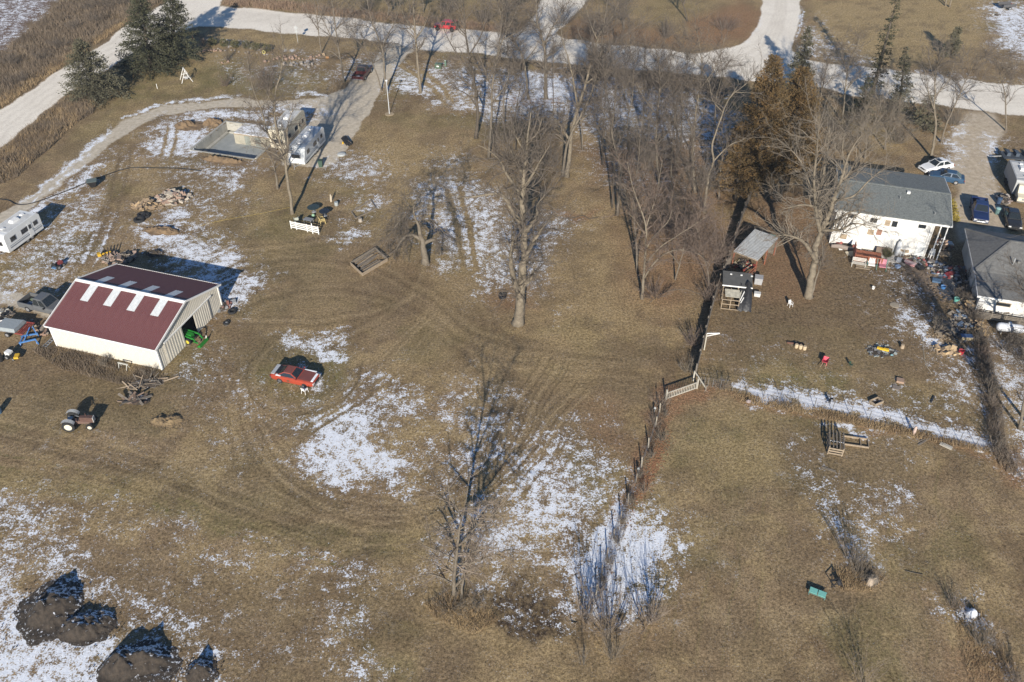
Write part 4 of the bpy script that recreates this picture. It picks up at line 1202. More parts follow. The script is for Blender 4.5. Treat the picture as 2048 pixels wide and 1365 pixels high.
# ---- shrubs
SH = shrub
SH('round bare crab tree with many fine twigs on the front lawn', (533, 180), 6.0, 7.5, 34, 340, 1500, TWIG_RED)
SH('small bare bush left of the round crab tree', (451, 172), 2.0, 3.0, 22, 120, 420, TWIG_RED)
SH('bare bush behind the round crab tree by the flower bed', (455, 122), 2.4, 2.2, 18, 80, 300)
SH('dense grey thicket under the grove beside the leaf ring', (1085, 262), 3.4, 9.0, 60, 500, 1900)
SH('thicket of bare shrubs at the left foot of the grove', (1010, 285), 4.0, 8.0, 50, 400, 1500)
SH('thicket at the foot of the big leaning pale tree', (1100, 330), 3.0, 7.0, 46, 360, 1300)
SH('bare undergrowth among the middle grove trees', (1290, 320), 4.0, 8.0, 50, 420, 1600)
SH('bare undergrowth left of the cedars', (1430, 380), 3.6, 7.0, 46, 380, 1500)
SH('bare undergrowth behind the front grove tree', (1335, 470), 3.4, 7.0, 46, 380, 1500, TWIG_RED)
SH('grey shrub mass along the road ditch behind the grove', (1330, 190), 3.2, 9.0, 50, 400, 1500)
SH('grey shrub mass along the road ditch left of the cedars', (1430, 195), 3.2, 8.0, 50, 400, 1500)
SH('shrub mass along the road ditch near the leaning tree', (1230, 178), 2.6, 8.0, 46, 340, 1200)
SH('shrub mass across the road left of the left side road', (1120, 50), 4.5, 9.0, 56, 460, 1800)
SH('shrub mass across the road in the middle of the far verge', (1195, 70), 4.5, 10.0, 56, 460, 1800)
SH('grey bush on the far lawn near the leaning tree', (1330, 75), 3.5, 6.5, 40, 300, 1200)
SH('reddish bush at the bend of the curved side road', (1450, 60), 2.6, 7.0, 46, 340, 1300, TWIG_RED)
SH('dark bush across the road above the red car', (900, 25), 4.0, 7.0, 44, 340, 1300)
SH('bush across the road right of the red car', (965, 45), 3.6, 7.0, 44, 340, 1300)
SH('bush across the road left of the red car', (735, 20), 3.4, 6.0, 40, 280, 1000)
SH('twiggy hedge mass behind the grey roof, left part', (1680, 300), 3.4, 7.5, 46, 420, 1700, TWIG_PALE)
SH('twiggy hedge mass behind the grey roof, right part', (1790, 285), 3.4, 7.5, 46, 420, 1700, TWIG_PALE)
SH('twiggy mass between the cedars and the pale roadside tree', (1650, 265), 3.4, 7.0, 46, 380, 1500)
SH('pale twiggy bush beside the neighbour drive entrance', (1905, 250), 2.6, 5.0, 36, 260, 1000, TWIG_PALE)
SH('brush clump in front of the grove front tree', (1310, 592), 1.6, 5.0, 40, 260, 900, TWIG_RED)
SH('brush along the board fence near the striped shed', (1440, 520), 2.6, 4.5, 40, 300, 1100, TWIG_RED)
SH('brush along the board fence near the dark shed', (1418, 600), 2.2, 3.6, 36, 240, 900, TWIG_RED)
SH('brush along the middle of the board fence', (1390, 690), 1.8, 3.0, 34, 200, 700, TWIG_RED)
SH('brush at the near end of the board fence', (1378, 745), 1.4, 2.6, 30, 160, 560, TWIG_RED)
SH('brush at the foot of the white gate', (1318, 812), 1.4, 2.4, 30, 160, 560)
SH('brush on the post fence below the gate', (1308, 850), 1.2, 2.0, 26, 130, 460)
SH('brush sprouting right of the post fence, upper clump', (1322, 880), 1.0, 1.9, 24, 120, 420, TWIG_RED)
SH('brush sprouting beside the post fence, lower clump', (1287, 985), 1.0, 1.6, 22, 110, 380)
SH('leafless bush at the lower end of the post fence, left stem clump', (1165, 1235), 3.4, 4.4, 12, 260, 1300, TWIG, rs=.06, tr=.0075)
SH('leafless bush at the lower end of the post fence, middle clump', (1215, 1255), 3.4, 5.2, 16, 360, 1900, TWIG, rs=.06, tr=.0075)
SH('leafless bush at the lower end of the post fence, right clump', (1295, 1245), 3.0, 5.0, 16, 340, 1700, TWIG, rs=.06, tr=.0075)
SH('leafless bush at the bottom edge by the dark soil', (1225, 1312), 2.4, 3.2, 24, 200, 900, TWIG_PALE)
SH('little bare sapling on the dark soil near the bottom edge', (1167, 1330), 1.6, 1.8, 10, 60, 260, TWIG_PALE)
SH('brush heap under the bottom centre tree', (900, 1215), 1.0, 3.4, 36, 240, 900, TWIG_RED)
SH('brush at the right foot of the bottom centre tree', (945, 1212), .8, 2.2, 26, 140, 500, TWIG_RED)
SH('reddish brush growing through the old stump on the right lawn', (1720, 1150), 2.4, 3.6, 46, 380, 1700, TWIG_RED)
SH('tall thin sprouts behind the stump on the right lawn', (1700, 1120), 2.6, 3.2, 20, 160, 800)
SH('thin bare bush at the bottom edge of the right lawn', (1725, 1372), 3.4, 2.6, 14, 110, 560)
SH('bare bush beside the snowy boulder at the bottom right', (1905, 1215), 1.4, 2.0, 22, 140, 600)
SH('brush on the heap in the bottom right corner', (1965, 1290), 1.8, 2.8, 34, 260, 1100, TWIG_RED)
SH('brush at the bottom right corner edge', (2030, 1370), 1.6, 2.4, 28, 200, 800)
SH('brush on the wire fence near the gate', (1440, 776), 1.3, 2.6, 28, 150, 560, TWIG_RED)
SH('brush on the wire fence, middle', (1570, 812), .9, 2.4, 22, 110, 400, TWIG_RED)
SH('brush on the wire fence, right end', (1990, 900), 1.8, 2.8, 30, 220, 900, TWIG_RED)
SH('brush along the lane edge in front of the gas tank', (2010, 700), 1.4, 3.4, 34, 240, 900)
SH('brush along the right fence row, upper clump', (1965, 720), 1.6, 2.6, 30, 220, 800, TWIG_RED)
SH('brush along the right fence row, middle clump', (1980, 790), 1.8, 2.6, 30, 220, 800, TWIG_RED)
SH('brush along the right fence row, lower clump', (1998, 850), 1.8, 2.6, 30, 220, 800, TWIG_RED)
SH('dry bush at the near corner of the red roofed barn', (300, 750), .9, 2.0, 30, 160, 500, TWIG_PALE)
SH('weedy bush against the white barn wall', (210, 728), .9, 2.2, 30, 160, 500, TWIG_PALE)
SH('rusty bush beside the tall spruce and the marker post', (395, 72), 1.4, 1.8, 24, 130, 420, TWIG_RED)
SH('thin sticks standing by the garden beds', (800, 470), 1.2, 1.2, 12, 40, 160, TWIG_PALE)

for i, (x, y) in enumerate([(40, 165), (85, 120), (120, 95), (150, 60), (190, 45), (215, 15), (250, 10), (20, 130), (290, -10), (175, 20)]):
    SH(['lowest', 'second', 'third', 'fourth', 'fifth', 'sixth', 'seventh', 'field side', 'topmost', 'inner'][i] + ' grey brown bush in the field ditch counted from the left edge', (x, y), 1.7, 4.2, 34, 220, 700, TWIG, group='ditch bushes')
for i, (x, y) in enumerate([(1300, 915), (1278, 955), (1262, 1005), (1248, 1045), (1234, 1085), (1220, 1125), (1204, 1165), (1330, 830)]):
    SH(['second', 'third', 'fourth', 'fifth', 'sixth', 'seventh', 'last', 'first'][i] + ' low brush tuft on the old post fence counted from the gate', (x, y), .7, 1.0, 14, 120, 420, TWIG_RED, group='fence brush tufts')

for i, (x, y) in enumerate([(1950, 640), (1958, 690), (1968, 740), (1974, 770), (1984, 815), (1990, 870), (2000, 915), (2025, 930), (2030, 690), (2045, 720), (1935, 560), (1925, 600)]):
    SH(['first', 'second', 'third', 'fourth', 'fifth', 'sixth', 'seventh', 'eighth', 'upper lane', 'lower lane', 'house side', 'firewood side'][i] + ' tangled bush of the right fence row counted from the top', (x, y), 1.5, 2.6, 26, 260, 900, TWIG, group='right fence row bushes')
# clipped round shrubs in a row by the road
def round_shrub(label, px, r):
    TREE_N[0] += 1
    rg = np.random.default_rng(1300 + TREE_N[0])
    root = thing('round_shrub', label, 'shrub', G(*px), group='row of round green shrubs')
    n = 420
    d = unit(rg.normal(size=(n, 3)))
    C = d * (r * rg.random((n, 1)) ** .35) * np.array([1, 1, .85]) + np.array([0, 0, r * .85])
    V, F = leafset(rg, C, d + rg.normal(size=(n, 3)) * .5, .22, .07)
    raw_mesh('leaves', V, F, SHRUBG, root)
    MB().tube([(0, 0, -.05), (0, 0, r * .8)], [.05, .03], 6).build('stem', BARK_DARK, root)
for i, (x, y) in enumerate([(426, 91), (449, 93), (471, 95), (493, 97), (512, 100), (535, 103)]):
    round_shrub(['first', 'second', 'third', 'fourth', 'fifth', 'sixth'][i] + ' round green shrub from the left in the row beside the road', (x, y), .78)
SH('small brown bare bush at the left end of the round shrub row', (407, 88), 1.1, 1.3, 18, 70, 240, TWIG_RED, group='row of round green shrubs')

# ---- uncountable dry weeds and reeds
STRAW = mat('dry_straw', (.36, .26, .145), .9, c2=(.21, .145, .085), scale=.5)
WEED = mat('dead_weeds', (.215, .165, .115), .9, c2=(.10, .078, .060), scale=.25)
def weeds(name, label, poly, n, h, w, mt, seed, lean=.35, cat='weeds'):
    rg = np.random.default_rng(seed)
    P = [pt(*p) for p in poly]
    X = np.array([p[0] for p in P]); Y = np.array([p[1] for p in P])
    pts = []
    while len(pts) < n:
        x = rg.uniform(X.min(), X.max(), n * 2); y = rg.uniform(Y.min(), Y.max(), n * 2)
        ins = np.zeros(len(x), bool)
        for i in range(len(P)):
            x0, y0 = P[i]; x1, y1 = P[(i + 1) % len(P)]
            if y1 != y0:
                ins ^= ((y0 > y) != (y1 > y)) & (x < (x1 - x0) * (y - y0) / (y1 - y0) + x0)
        dens = vnoise(x + 500, y + 500, 1.7, seed)
        ins &= dens > rg.random(len(x)) * .85
        pts += list(zip(x[ins], y[ins]))
    pts = np.array(pts[:n])
    a = rg.random(n) * 6.283
    hh = h * rg.uniform(.45, 1.15, n)
    B = np.stack([pts[:, 0], pts[:, 1], np.full(n, -.02)], 1)
    side = np.stack([np.cos(a), np.sin(a), np.zeros(n)], 1) * (w * rg.uniform(.6, 1.4, n))[:, None]
    tip = B + np.stack([rg.normal(size=n) * lean * hh, rg.normal(size=n) * lean * hh, hh], 1)
    V = np.stack([B - side, B + side, tip], 1).reshape(-1, 3)
    o = raw_mesh(name, V, np.arange(n * 3).reshape(-1, 3), mt)
    return tag(o, label, cat, kind='stuff')
weeds('ditch_weeds', 'tall dead brown weeds in the ditch between the field and the diagonal road', [(-60, 160), (60, 60), (180, -40), (400, -45), (330, 0), (250, 42), (130, 125), (0, 210), (-60, 250)], 26000, 1.1, .035, WEED, 21)
weeds('verge_weeds', 'straw coloured weeds along the field side of the diagonal road', [(-60, 240), (0, 196), (130, 112), (260, 35), (252, 50), (130, 132), (0, 219)], 6000, .7, .03, STRAW, 22)
weeds('dry_brush', 'dry brush on the lawn side of the diagonal road below the nearest spruce', [(-30, 330), (20, 285), (141, 188), (195, 200), (185, 230), (120, 262), (110, 290), (60, 330), (30, 360), (-30, 380)], 7500, .9, .03, WEED, 23)
weeds('dry_straw_clumps', 'straw coloured grass clumps in the brush beside the diagonal road', [(-30, 330), (20, 290), (141, 190), (200, 205), (150, 250), (60, 330), (-10, 370)], 5200, .8, .03, STRAW, 24)
weeds('roadside_reeds', 'reddish brown dry reeds along the far side of the gravel road', [(455, 0), (560, 5), (700, 24), (870, 40), (1010, 58), (1015, 66), (960, 62), (800, 46), (620, 28), (445, 10)], 9000, 1.1, .03, mat('reed_brown', (.30, .21, .14), .9, c2=(.17, .115, .085), scale=.4), 25)
weeds('fence_row_grass', 'tall dry grass growing along the wire fence', [(1440, 780), (1530, 796), (1650, 820), (1780, 850), (1880, 875), (1980, 897), (1980, 908), (1860, 884), (1740, 858), (1600, 830), (1480, 805)], 6500, .38, .016, STRAW, 26)
weeds('fence_line_weeds', 'dead weeds along the old post fence', [(1325, 800), (1345, 800), (1310, 890), (1280, 980), (1245, 1080), (1200, 1200), (1180, 1215), (1215, 1090), (1262, 960), (1298, 850)], 5000, .26, .014, WEED, 27)
weeds('barn_weeds', 'dead weeds in front of the white barn wall', [(60, 700), (115, 696), (325, 746), (330, 760), (240, 770), (120, 740)], 6000, .45, .022, WEED, 28)
weeds('brush_heap_weeds', 'dead weeds around the foot of the bottom centre tree', [(850, 1210), (900, 1180), (960, 1190), (1000, 1240), (950, 1270), (870, 1240)], 3600, .35, .014, STRAW, 29)
weeds('corner_weeds', 'straw and weeds on the heap at the bottom right corner', [(1900, 1200), (1950, 1210), (2010, 1290), (2055, 1380), (1950, 1400), (1920, 1300)], 3600, .35, .014, STRAW, 30)
weeds('stump_weeds', 'dry grass around the old stump on the right lawn', [(1670, 1140), (1730, 1120), (1770, 1160), (1740, 1185), (1680, 1180)], 1800, .4, .018, STRAW, 31)
weeds('road_ditch_weeds', 'brown weeds in the near ditch of the gravel road behind the grove', [(900, 112), (1060, 125), (1240, 142), (1440, 158), (1440, 185), (1240, 168), (1060, 146), (900, 128)], 7000, .7, .03, WEED, 32)
weeds('right_lane_weeds', 'dead weeds along the right fence row', [(1955, 690), (1975, 690), (2000, 790), (2015, 900), (2048, 960), (2000, 940), (1975, 860), (1960, 760)], 5200, .5, .018, WEED, 33)

# ================================================================== BUILDINGS
WHITE = mat('white_paint', (.80, .79, .76), .55, var=.12, scale=2.0)
CREAM = mat('cream_steel', (.66, .62, .53), .55, c2=(.55, .51, .43), scale=.7)
REDST = mat('red_steel_roof', (.158, .066, .066), .6, c2=(.125, .050, .052), scale=.5, spec=.35)
SKYL = mat('fiberglass_skylight', (.66, .68, .68), .45, var=.22, scale=3.0)
DARKM = mat('dark_interior', (.03, .03, .032), .8)
SHING = mat('grey_shingles', (.200, .214, .205), .9, c2=(.108, .120, .115), scale=5.0, bump=.5, amount=.8)
SHING2 = mat('worn_grey_shingles', (.18, .177, .168), .9, c2=(.11, .108, .103), scale=3.0, bump=.5)
SIDING = mat('white_siding', (.68, .67, .645), .6, c2=(.52, .505, .475), scale=.6)
GLASS = mat('window_glass', (.025, .03, .035), .08, var=.3, scale=1.0, spec=.8)
BLIND = mat('tan_blind', (.36, .28, .19), .7)
CONC = mat('concrete', (.40, .385, .34), .9, c2=(.27, .265, .235), scale=1.1, bump=.4)
CONCW = mat('concrete_wet_floor', (.33, .345, .335), .75, c2=(.21, .225, .225), scale=.35)
GREYW = mat('weathered_wood', (.215, .185, .15), .9, c2=(.125, .105, .085), scale=5.0, bump=.5)
TANW = mat('tan_lumber', (.34, .27, .19), .85, c2=(.20, .155, .11), scale=5.0, bump=.4)
REDW = mat('red_stained_wood', (.30, .105, .055), .8, c2=(.17, .06, .035), scale=5.0)
GALV = mat('galvanised_steel', (.52, .54, .55), .45, metal=.4, c2=(.36, .37, .38), scale=2.0)
STEEL = mat('dull_steel', (.34, .35, .36), .5, metal=.3, var=.3)
BLACKP = mat('black_plastic', (.018, .018, .020), .6)
BLACKT = mat('black_tarp', (.022, .022, .024), .45, bump=.8, bscale=4)
SNOWM = mat('snow_layer', (.86, .88, .91), .9, var=.06, scale=2.0, bump=.5)

def corrugated(w, L, pitch=.23, h=.03, base=.012, flat=.6):
    """sheet of ribbed steel: x across, y along, z out"""
    poly = [(0, 0)]
    n = max(1, round(w / pitch))
    p = w / n
    for i in range(n):
        x = i * p
        poly += [(x, base), (x + p * flat, base), (x + p * (flat + .08), base + h), (x + p * .92, base + h)]
    poly += [(w, base), (w, 0)]
    return MB().prism(poly, 0, L, 'y')

def put_child(name, me, parent, loc, rot=(0, 0, 0)):
    o = link(name, me, parent)
    o.location = loc
    o.rotation_euler = rot
    return o

def mesh_of(mb, name, mt):
    me = mb.mesh(name)
    me.materials.append(mt)
    return me

def red_barn():
    A, a, L = span((115, 692), (325, 740))
    W, ZE, ZR = 11.3, 2.95, 4.75
    root = thing('pole_barn', 'cream pole barn with dark red steel roof and white skylight strips', 'barn', A, a)
    N = 14
    pw = (L + .5) / N
    sl = math.hypot(W / 2 + .35, (ZR - ZE) * (W / 2 + .35) / (W / 2))
    ang = math.atan2(ZR - ZE, W / 2)
    full = mesh_of(corrugated(pw - .004, sl, .24, .028), 'roof_panel', REDST)
    low = mesh_of(corrugated(pw - .004, sl * .615, .24, .028), 'roof_panel', REDST)
    lite = mesh_of(corrugated(pw - .004, sl * .383, .24, .028), 'skylight', SKYL)
    z0 = ZE - .35 * math.tan(ang) + .02
    for i in range(N):
        x = -.25 + i * pw
        sk = i in (2, 5, 8, 11)
        for side in (0, 1):
            loc = (x, -.35, z0) if side == 0 else (x + pw, W + .35, z0)
            rz = 0 if side == 0 else math.pi
            put_child('roof_panel', low if sk else full, root, loc, (ang, 0, rz))
            if sk:
                d = sl * .617
                off = d * math.cos(ang)
                loc2 = (loc[0], loc[1] + (off if side == 0 else -off), z0 + d * math.sin(ang) + .004)
                put_child('skylight', lite, root, loc2, (ang, 0, rz))
    MB().prism([(W / 2 - .28, ZR - .02), (W / 2, ZR + .10), (W / 2 + .28, ZR - .02), (W / 2 + .28, ZR + .02), (W / 2, ZR + .14), (W / 2 - .28, ZR + .02)], -.26, L + .26, 'x').build('ridge_cap', WHITE, root)
    for x in (-.30, L + .27):
        mb = MB()
        mb.bar((x, -.38, z0 + .02), (x, W / 2, ZR + .06), .07, .22)
        mb.bar((x, W + .38, z0 + .02), (x, W / 2, ZR + .06), .07, .22)
        mb.build('rake_trim', WHITE, root)
    MB().box((L / 2, -.37, z0 - .03), (L + .5, .05, .16)).build('eave_trim', WHITE, root)
    MB().box((L / 2, W + .37, z0 - .03), (L + .5, .05, .16)).build('eave_trim', WHITE, root)
    # long walls
    nw = 14
    ww = L / nw
    wall = mesh_of(corrugated(ww - .003, ZE, .23, .022), 'wall_panel', CREAM)
    for i in range(nw):
        put_child('wall_panel', wall, root, (i * ww, 0, 0), (R(90), 0, 0))
        put_child('wall_panel', wall, root, ((i + 1) * ww, W, 0), (R(90), 0, math.pi))
    # end walls, panel by panel up to the gable line; the right one has the door opening
    ne = 14
    we = W / ne
    for end in (0, 1):
        for i in range(ne):
            y0, y1 = i * we, (i + 1) * we
            def top(y):
                return ZE + (ZR - ZE) * (1 - abs(y - W / 2) / (W / 2)) - .03
            zb = 2.45 if (end == 1 and 5 <= i <= 7) else 0.0
            x = L if end else 0.0
            s = 1 if end else -1
            mb = MB()
            n = 3
            p = we / n
            for k in range(n):
                a0, a1 = y0 + k * p, y0 + (k + 1) * p
                mb.prism([(a0, zb), (a1, zb), (a1, top(a1)), (a0, top(a0))], x - .006, x + .006, 'x')
                mb.prism([(a0 + p * .62, zb), (a0 + p * .94, zb), (a0 + p * .94, top(a0 + p * .94) - .02), (a0 + p * .62, top(a0 + p * .62) - .02)], x + s * .006, x + s * .018, 'x')
            mb.build('wall_panel', CREAM, root)
    # sliding doors hung outside the right end wall
    for (d0, d1) in ((1.0, 4.15), (6.35, 9.1)):
        dr = thing_part('sliding_door', root)
        n = 8
        p = (d1 - d0) / n
        mb = MB()
        mb.box((L + .11, (d0 + d1) / 2, 1.3), (.04, d1 - d0, 2.45))
        for k in range(n):
            mb.box((L + .14, d0 + (k + .5) * p, 1.3), (.025, p * .38, 2.40))
        mb.build('sliding_door', CREAM, root)
    MB().box((L + .13, W / 2 - .2, 2.66), (.10, 8.6, .14)).build('door_track', WHITE, root)
    mb = MB()
    for x, y in ((0, 0), (L, 0), (0, W), (L, W)):
        mb.box((x, y, ZE / 2), (.16, .16, ZE))
    mb.build('corner_trim', WHITE, root)
    mb = MB()
    for i in range(5):
        for y in (.2, W - .2):
            mb.box((.3 + i * (L - .6) / 4, y, ZE / 2), (.15, .15, ZE - .1))
    mb.build('posts', GREYW, root)['kind'] = 'stuff'
    MB().box((L * .5, W * .5, .01), (L - .3, W - .3, .03)).build('floor', mat('barn_floor', (.12, .10, .08), .9), root)
    return root, A, a, L, W

def thing_part(n, r):
    return r

BARN, BA, Ba, BL, BW = red_barn()

# ---------------------------------------------------------------- grey roofed house on the right
def house_main():
    ZE = 5.0
    E0, E1 = G(1672, 421, ZE), G(1904, 454, ZE)
    d = E1 - E0
    Lr, a = d.length, math.atan2(d.y, d.x)
    root = thing('house', 'white two level house with a low grey shingle roof', 'house', (E0.x, E0.y, 0), a)
    D, rise = 12.0, .95
    t = .16
    def slope(y0, z0, y1, z1, nm):
        mb = MB()
        mb.slab([(-.1, y0, z0), (Lr, y0, z0), (Lr, y1, z1), (-.1, y1, z1)], t)
        o = mb.build(nm, SHING, root)
        return o
    rs = slope(0, ZE, D / 2, ZE + rise, 'roof_slope')
    # shingle courses as thin lapped strips on the near slope, fading into the material
    mb = MB()
    n = 42
    for i in range(n):
        f0, f1 = i / n, (i + 1.25) / n
        y0, z0 = D / 2 * f0, ZE + rise * f0 + t
        y1, z1 = min(D / 2, D / 2 * f1), ZE + rise * min(1, f1) + t
        mb.slab([(-.12, y0 - .01, z0 + .012), (Lr + .02, y0 - .01, z0 + .012), (Lr + .02, y1, z1 + .002), (-.12, y1, z1 + .002)], .008)
    mb.build('shingle_courses', SHING, rs)['kind'] = 'stuff'
    slope(D / 2, ZE + rise, D, ZE, 'roof_slope')
    MB().box((Lr / 2, D / 2, ZE + rise + t + .03), (Lr + .1, .35, .05)).build('ridge_cap', SHING, root)
    MB().box((Lr / 2, -.05, ZE - .02), (Lr + .15, .06, .20)).build('fascia', WHITE, root)
    for x in (-.14, Lr + .03):
        MB().bar((x, 0, ZE + .05), (x, D / 2, ZE + rise + .05), .06, .22).build('rake_board', WHITE, root)
        MB().bar((x, D, ZE + .05), (x, D / 2, ZE + rise + .05), .06, .22).build('rake_board', WHITE, root)
    x0, x1, y0, y1 = .35, Lr - 1.75, .55, D - .5
    MB().box(((x0 + x1) / 2, y0 + .1, (ZE + .04) / 2), (x1 - x0, .2, ZE + .04)).build('wall', SIDING, root)
    MB().box(((x0 + x1) / 2, y1 - .1, ZE / 2), (x1 - x0, .2, ZE)).build('wall', SIDING, root)
    for x in (x0, x1):
        mb = MB()
        mb.prism([(y0, 0), (y1, 0), (y1, ZE), (D / 2, ZE + rise - .05), (y0, ZE)], x - .1, x + .1, 'x')
        mb.build('wall', SIDING, root)
    lap = MB()
    nl = 26
    for i in range(nl):
        lap.box(((x0 + x1) / 2, y0 - .012, .3 + i * (ZE - .4) / nl), (x1 - x0, .02, .035))
    lap.build('siding_laps', SIDING, root)['kind'] = 'stuff'
    def win(cx, cz, ww, wh, m=GLASS, nm='window'):
        f = MB()
        f.box((cx, y0 - .03, cz + wh / 2 + .04), (ww + .16, .05, .08)).box((cx, y0 - .03, cz - wh / 2 - .04), (ww + .16, .05, .08))
        f.box((cx - ww / 2 - .04, y0 - .03, cz), (.08, .05, wh)).box((cx + ww / 2 + .04, y0 - .03, cz), (.08, .05, wh))
        o = f.build(nm, WHITE, root)
        MB().box((cx, y0 - .018, cz), (ww, .03, wh)).build('pane', m, o)
        return o
    win(2.05, 4.25, 1.0, .55); win(4.55, 4.1, .8, .62)
    win(6.15, 4.0, .62, .8, BLIND); win(6.95, 4.0, .62, .8)
    win(10.0, 4.2, .85, .5)
    win(4.6, 2.45, .75, .75, BLIND); win(5.55, 2.6, .6, .8, mat('reddish_curtain', (.30, .16, .11), .8))
    win(1.7, 1.3, .8, .7, BLIND)
    win(8.9, .55, 1.2, .45, BLIND, 'basement_window')
    dr = MB().box((3.75, y0 - .04, 2.4), (.9, .06, 2.0)).build('door', WHITE, root)
    MB().box((4.1, y0 - .09, 2.35), (.05, .06, .12)).build('handle', STEEL, dr)
    dn = MB().box((10.6, y0 - .04, 1.05), (.95, .06, 2.05)).build('door', mat('grey_door', (.62, .64, .64), .5), root)
    MB().box((10.95, y0 - .09, 1.0), (.05, .06, .12)).build('handle', STEEL, dn)
    MB().tube([(11.0, y0 - .06, .1), (11.0, y0 - .06, ZE - .1)], .04, 6).build('downspout', WHITE, root)
    for x, y in ((7.2, 3.6), (11.1, 1.5), (3.0, 2.2)):
        f = y / (D / 2)
        MB().tube([(x, y, ZE + rise * f + .1), (x, y, ZE + rise * f + .55)], .05, 7).build('roof_vent', STEEL, root)
    MB().box((8.2, 5.0, ZE + rise * .83 + .28), (.35, .35, .25)).build('roof_vent', WHITE, root)
    for x in (Lr - .25, Lr - 1.0):
        MB().box((x, .5, ZE / 2), (.12, .12, ZE)).build('porch_post', WHITE, root)
    return root, E0, a, Lr
HOUSE, HE0, Ha, HL = house_main()

def at_house(x, y, z=0):
    return Vector((HE0.x + x * math.cos(Ha) - y * math.sin(Ha), HE0.y + x * math.sin(Ha) + y * math.cos(Ha), z))

# ---------------------------------------------------------------- hip roofed house at the right edge
def house_hip():
    ZE = 2.8
    A, B = G(1930.5, 458.7, ZE), G(1948.5, 541.8, ZE)       # left eave, far and near end
    a = math.atan2(*(A - B).yx) - R(90)
    Wd = (A - B).length                                       # depth of the main part
    root = thing('garage_house', 'small white building with a worn grey hip roof at the right edge', 'house', (B.x, B.y, 0), a)
    Lx, rise = 11.0, 1.7
    rx = Wd / 2 * .85
    def f(nm, pts):
        MB().slab(pts, .12).build(nm, SHING2, root)
    P = [(0, 0, ZE), (Lx, 0, ZE), (Lx, Wd, ZE), (0, Wd, ZE)]
    r0, r1 = (rx, Wd / 2, ZE + rise), (Lx - rx, Wd / 2, ZE + rise)
    f('roof_slope', [P[0], P[1], r1, r0]); f('roof_slope', [P[2], P[3], r0, r1])
    f('roof_slope', [P[3], P[0], r0]); f('roof_slope', [P[1], P[2], r1])
    mb = MB()
    for p, q in ((P[0], r0), (P[3], r0), (r0, r1), (P[1], r1)):
        mb.bar((p[0], p[1], p[2] + .14), (q[0], q[1], q[2] + .14), .28, .05)
    mb.build('ridge_caps', SHING2, root)
    MB().box((Lx / 2, Wd / 2, ZE / 2 - .02), (Lx - .8, Wd - .8, ZE)).build('wall', SIDING, root)
    mb = MB().box((-.05, Wd / 2, ZE), (.08, Wd + .1, .18))
    mb.build('gutter', WHITE, root)
    MB().box((Lx / 2, Wd + .05, ZE), (Lx, .08, .18)).build('gutter', WHITE, root)
    # lower lean-to in front
    ly = -4.3
    f('porch_roof', [(.1, ly, 2.25), (Lx, ly, 2.25), (Lx, .1, ZE - .02), (.1, .1, ZE - .02)])
    MB().box((.05, ly / 2, 2.48), (.07, -ly, .15), rx=math.atan2(.5, 4.3)).build('rake_board', WHITE, root)
    MB().box((Lx / 2, ly - .04, 2.24), (Lx, .06, .2)).build('fascia', WHITE, root)
    MB().box((Lx / 2 + .2, ly + .45, 1.08), (Lx - .5, .15, 2.15)).build('wall', SIDING, root)
    MB().box((.55, ly / 2 + .3, 1.08), (.15, -ly - .5, 2.15)).build('wall', SIDING, root)
    wv = MB().box((3.0, ly + .36, 1.45), (1.5, .06, .5)).build('window', TANW, root)
    MB().box((3.0, ly + .33, 1.45), (1.3, .04, .36)).build('pane', GLASS, wv)
    # open deck rails below it
    mb = MB()
    for k in range(5):
        mb.box((3.2, ly - 1.3, .35 + k * .18), (6.0, .04, .08))
    mb.build('deck_rails', GREYW, root)['kind'] = 'stuff'
    for k in range(5):
        MB().box((.3 + k * 1.45, ly - 1.3, .6), (.09, .10, 1.2)).build('deck_post', GREYW, root)
    for k in range(7):
        MB().box((3.2, ly - 1.15 + k * .19, .30), (6.0, .17, .04)).build('deck_board', GREYW, root)
    mb = MB().tube([(4.0, 1.4, ZE + .7), (4.0, 1.4, ZE + 1.5)], .07, 8)
    mb.build('roof_vent', GALV, root)
    MB().box((4.6, 1.7, ZE + .95), (.3, .3, .22)).build('roof_vent', SHING2, root)
    return root, B, a, Wd
HIP, HB, Hpa, HWd = house_hip()

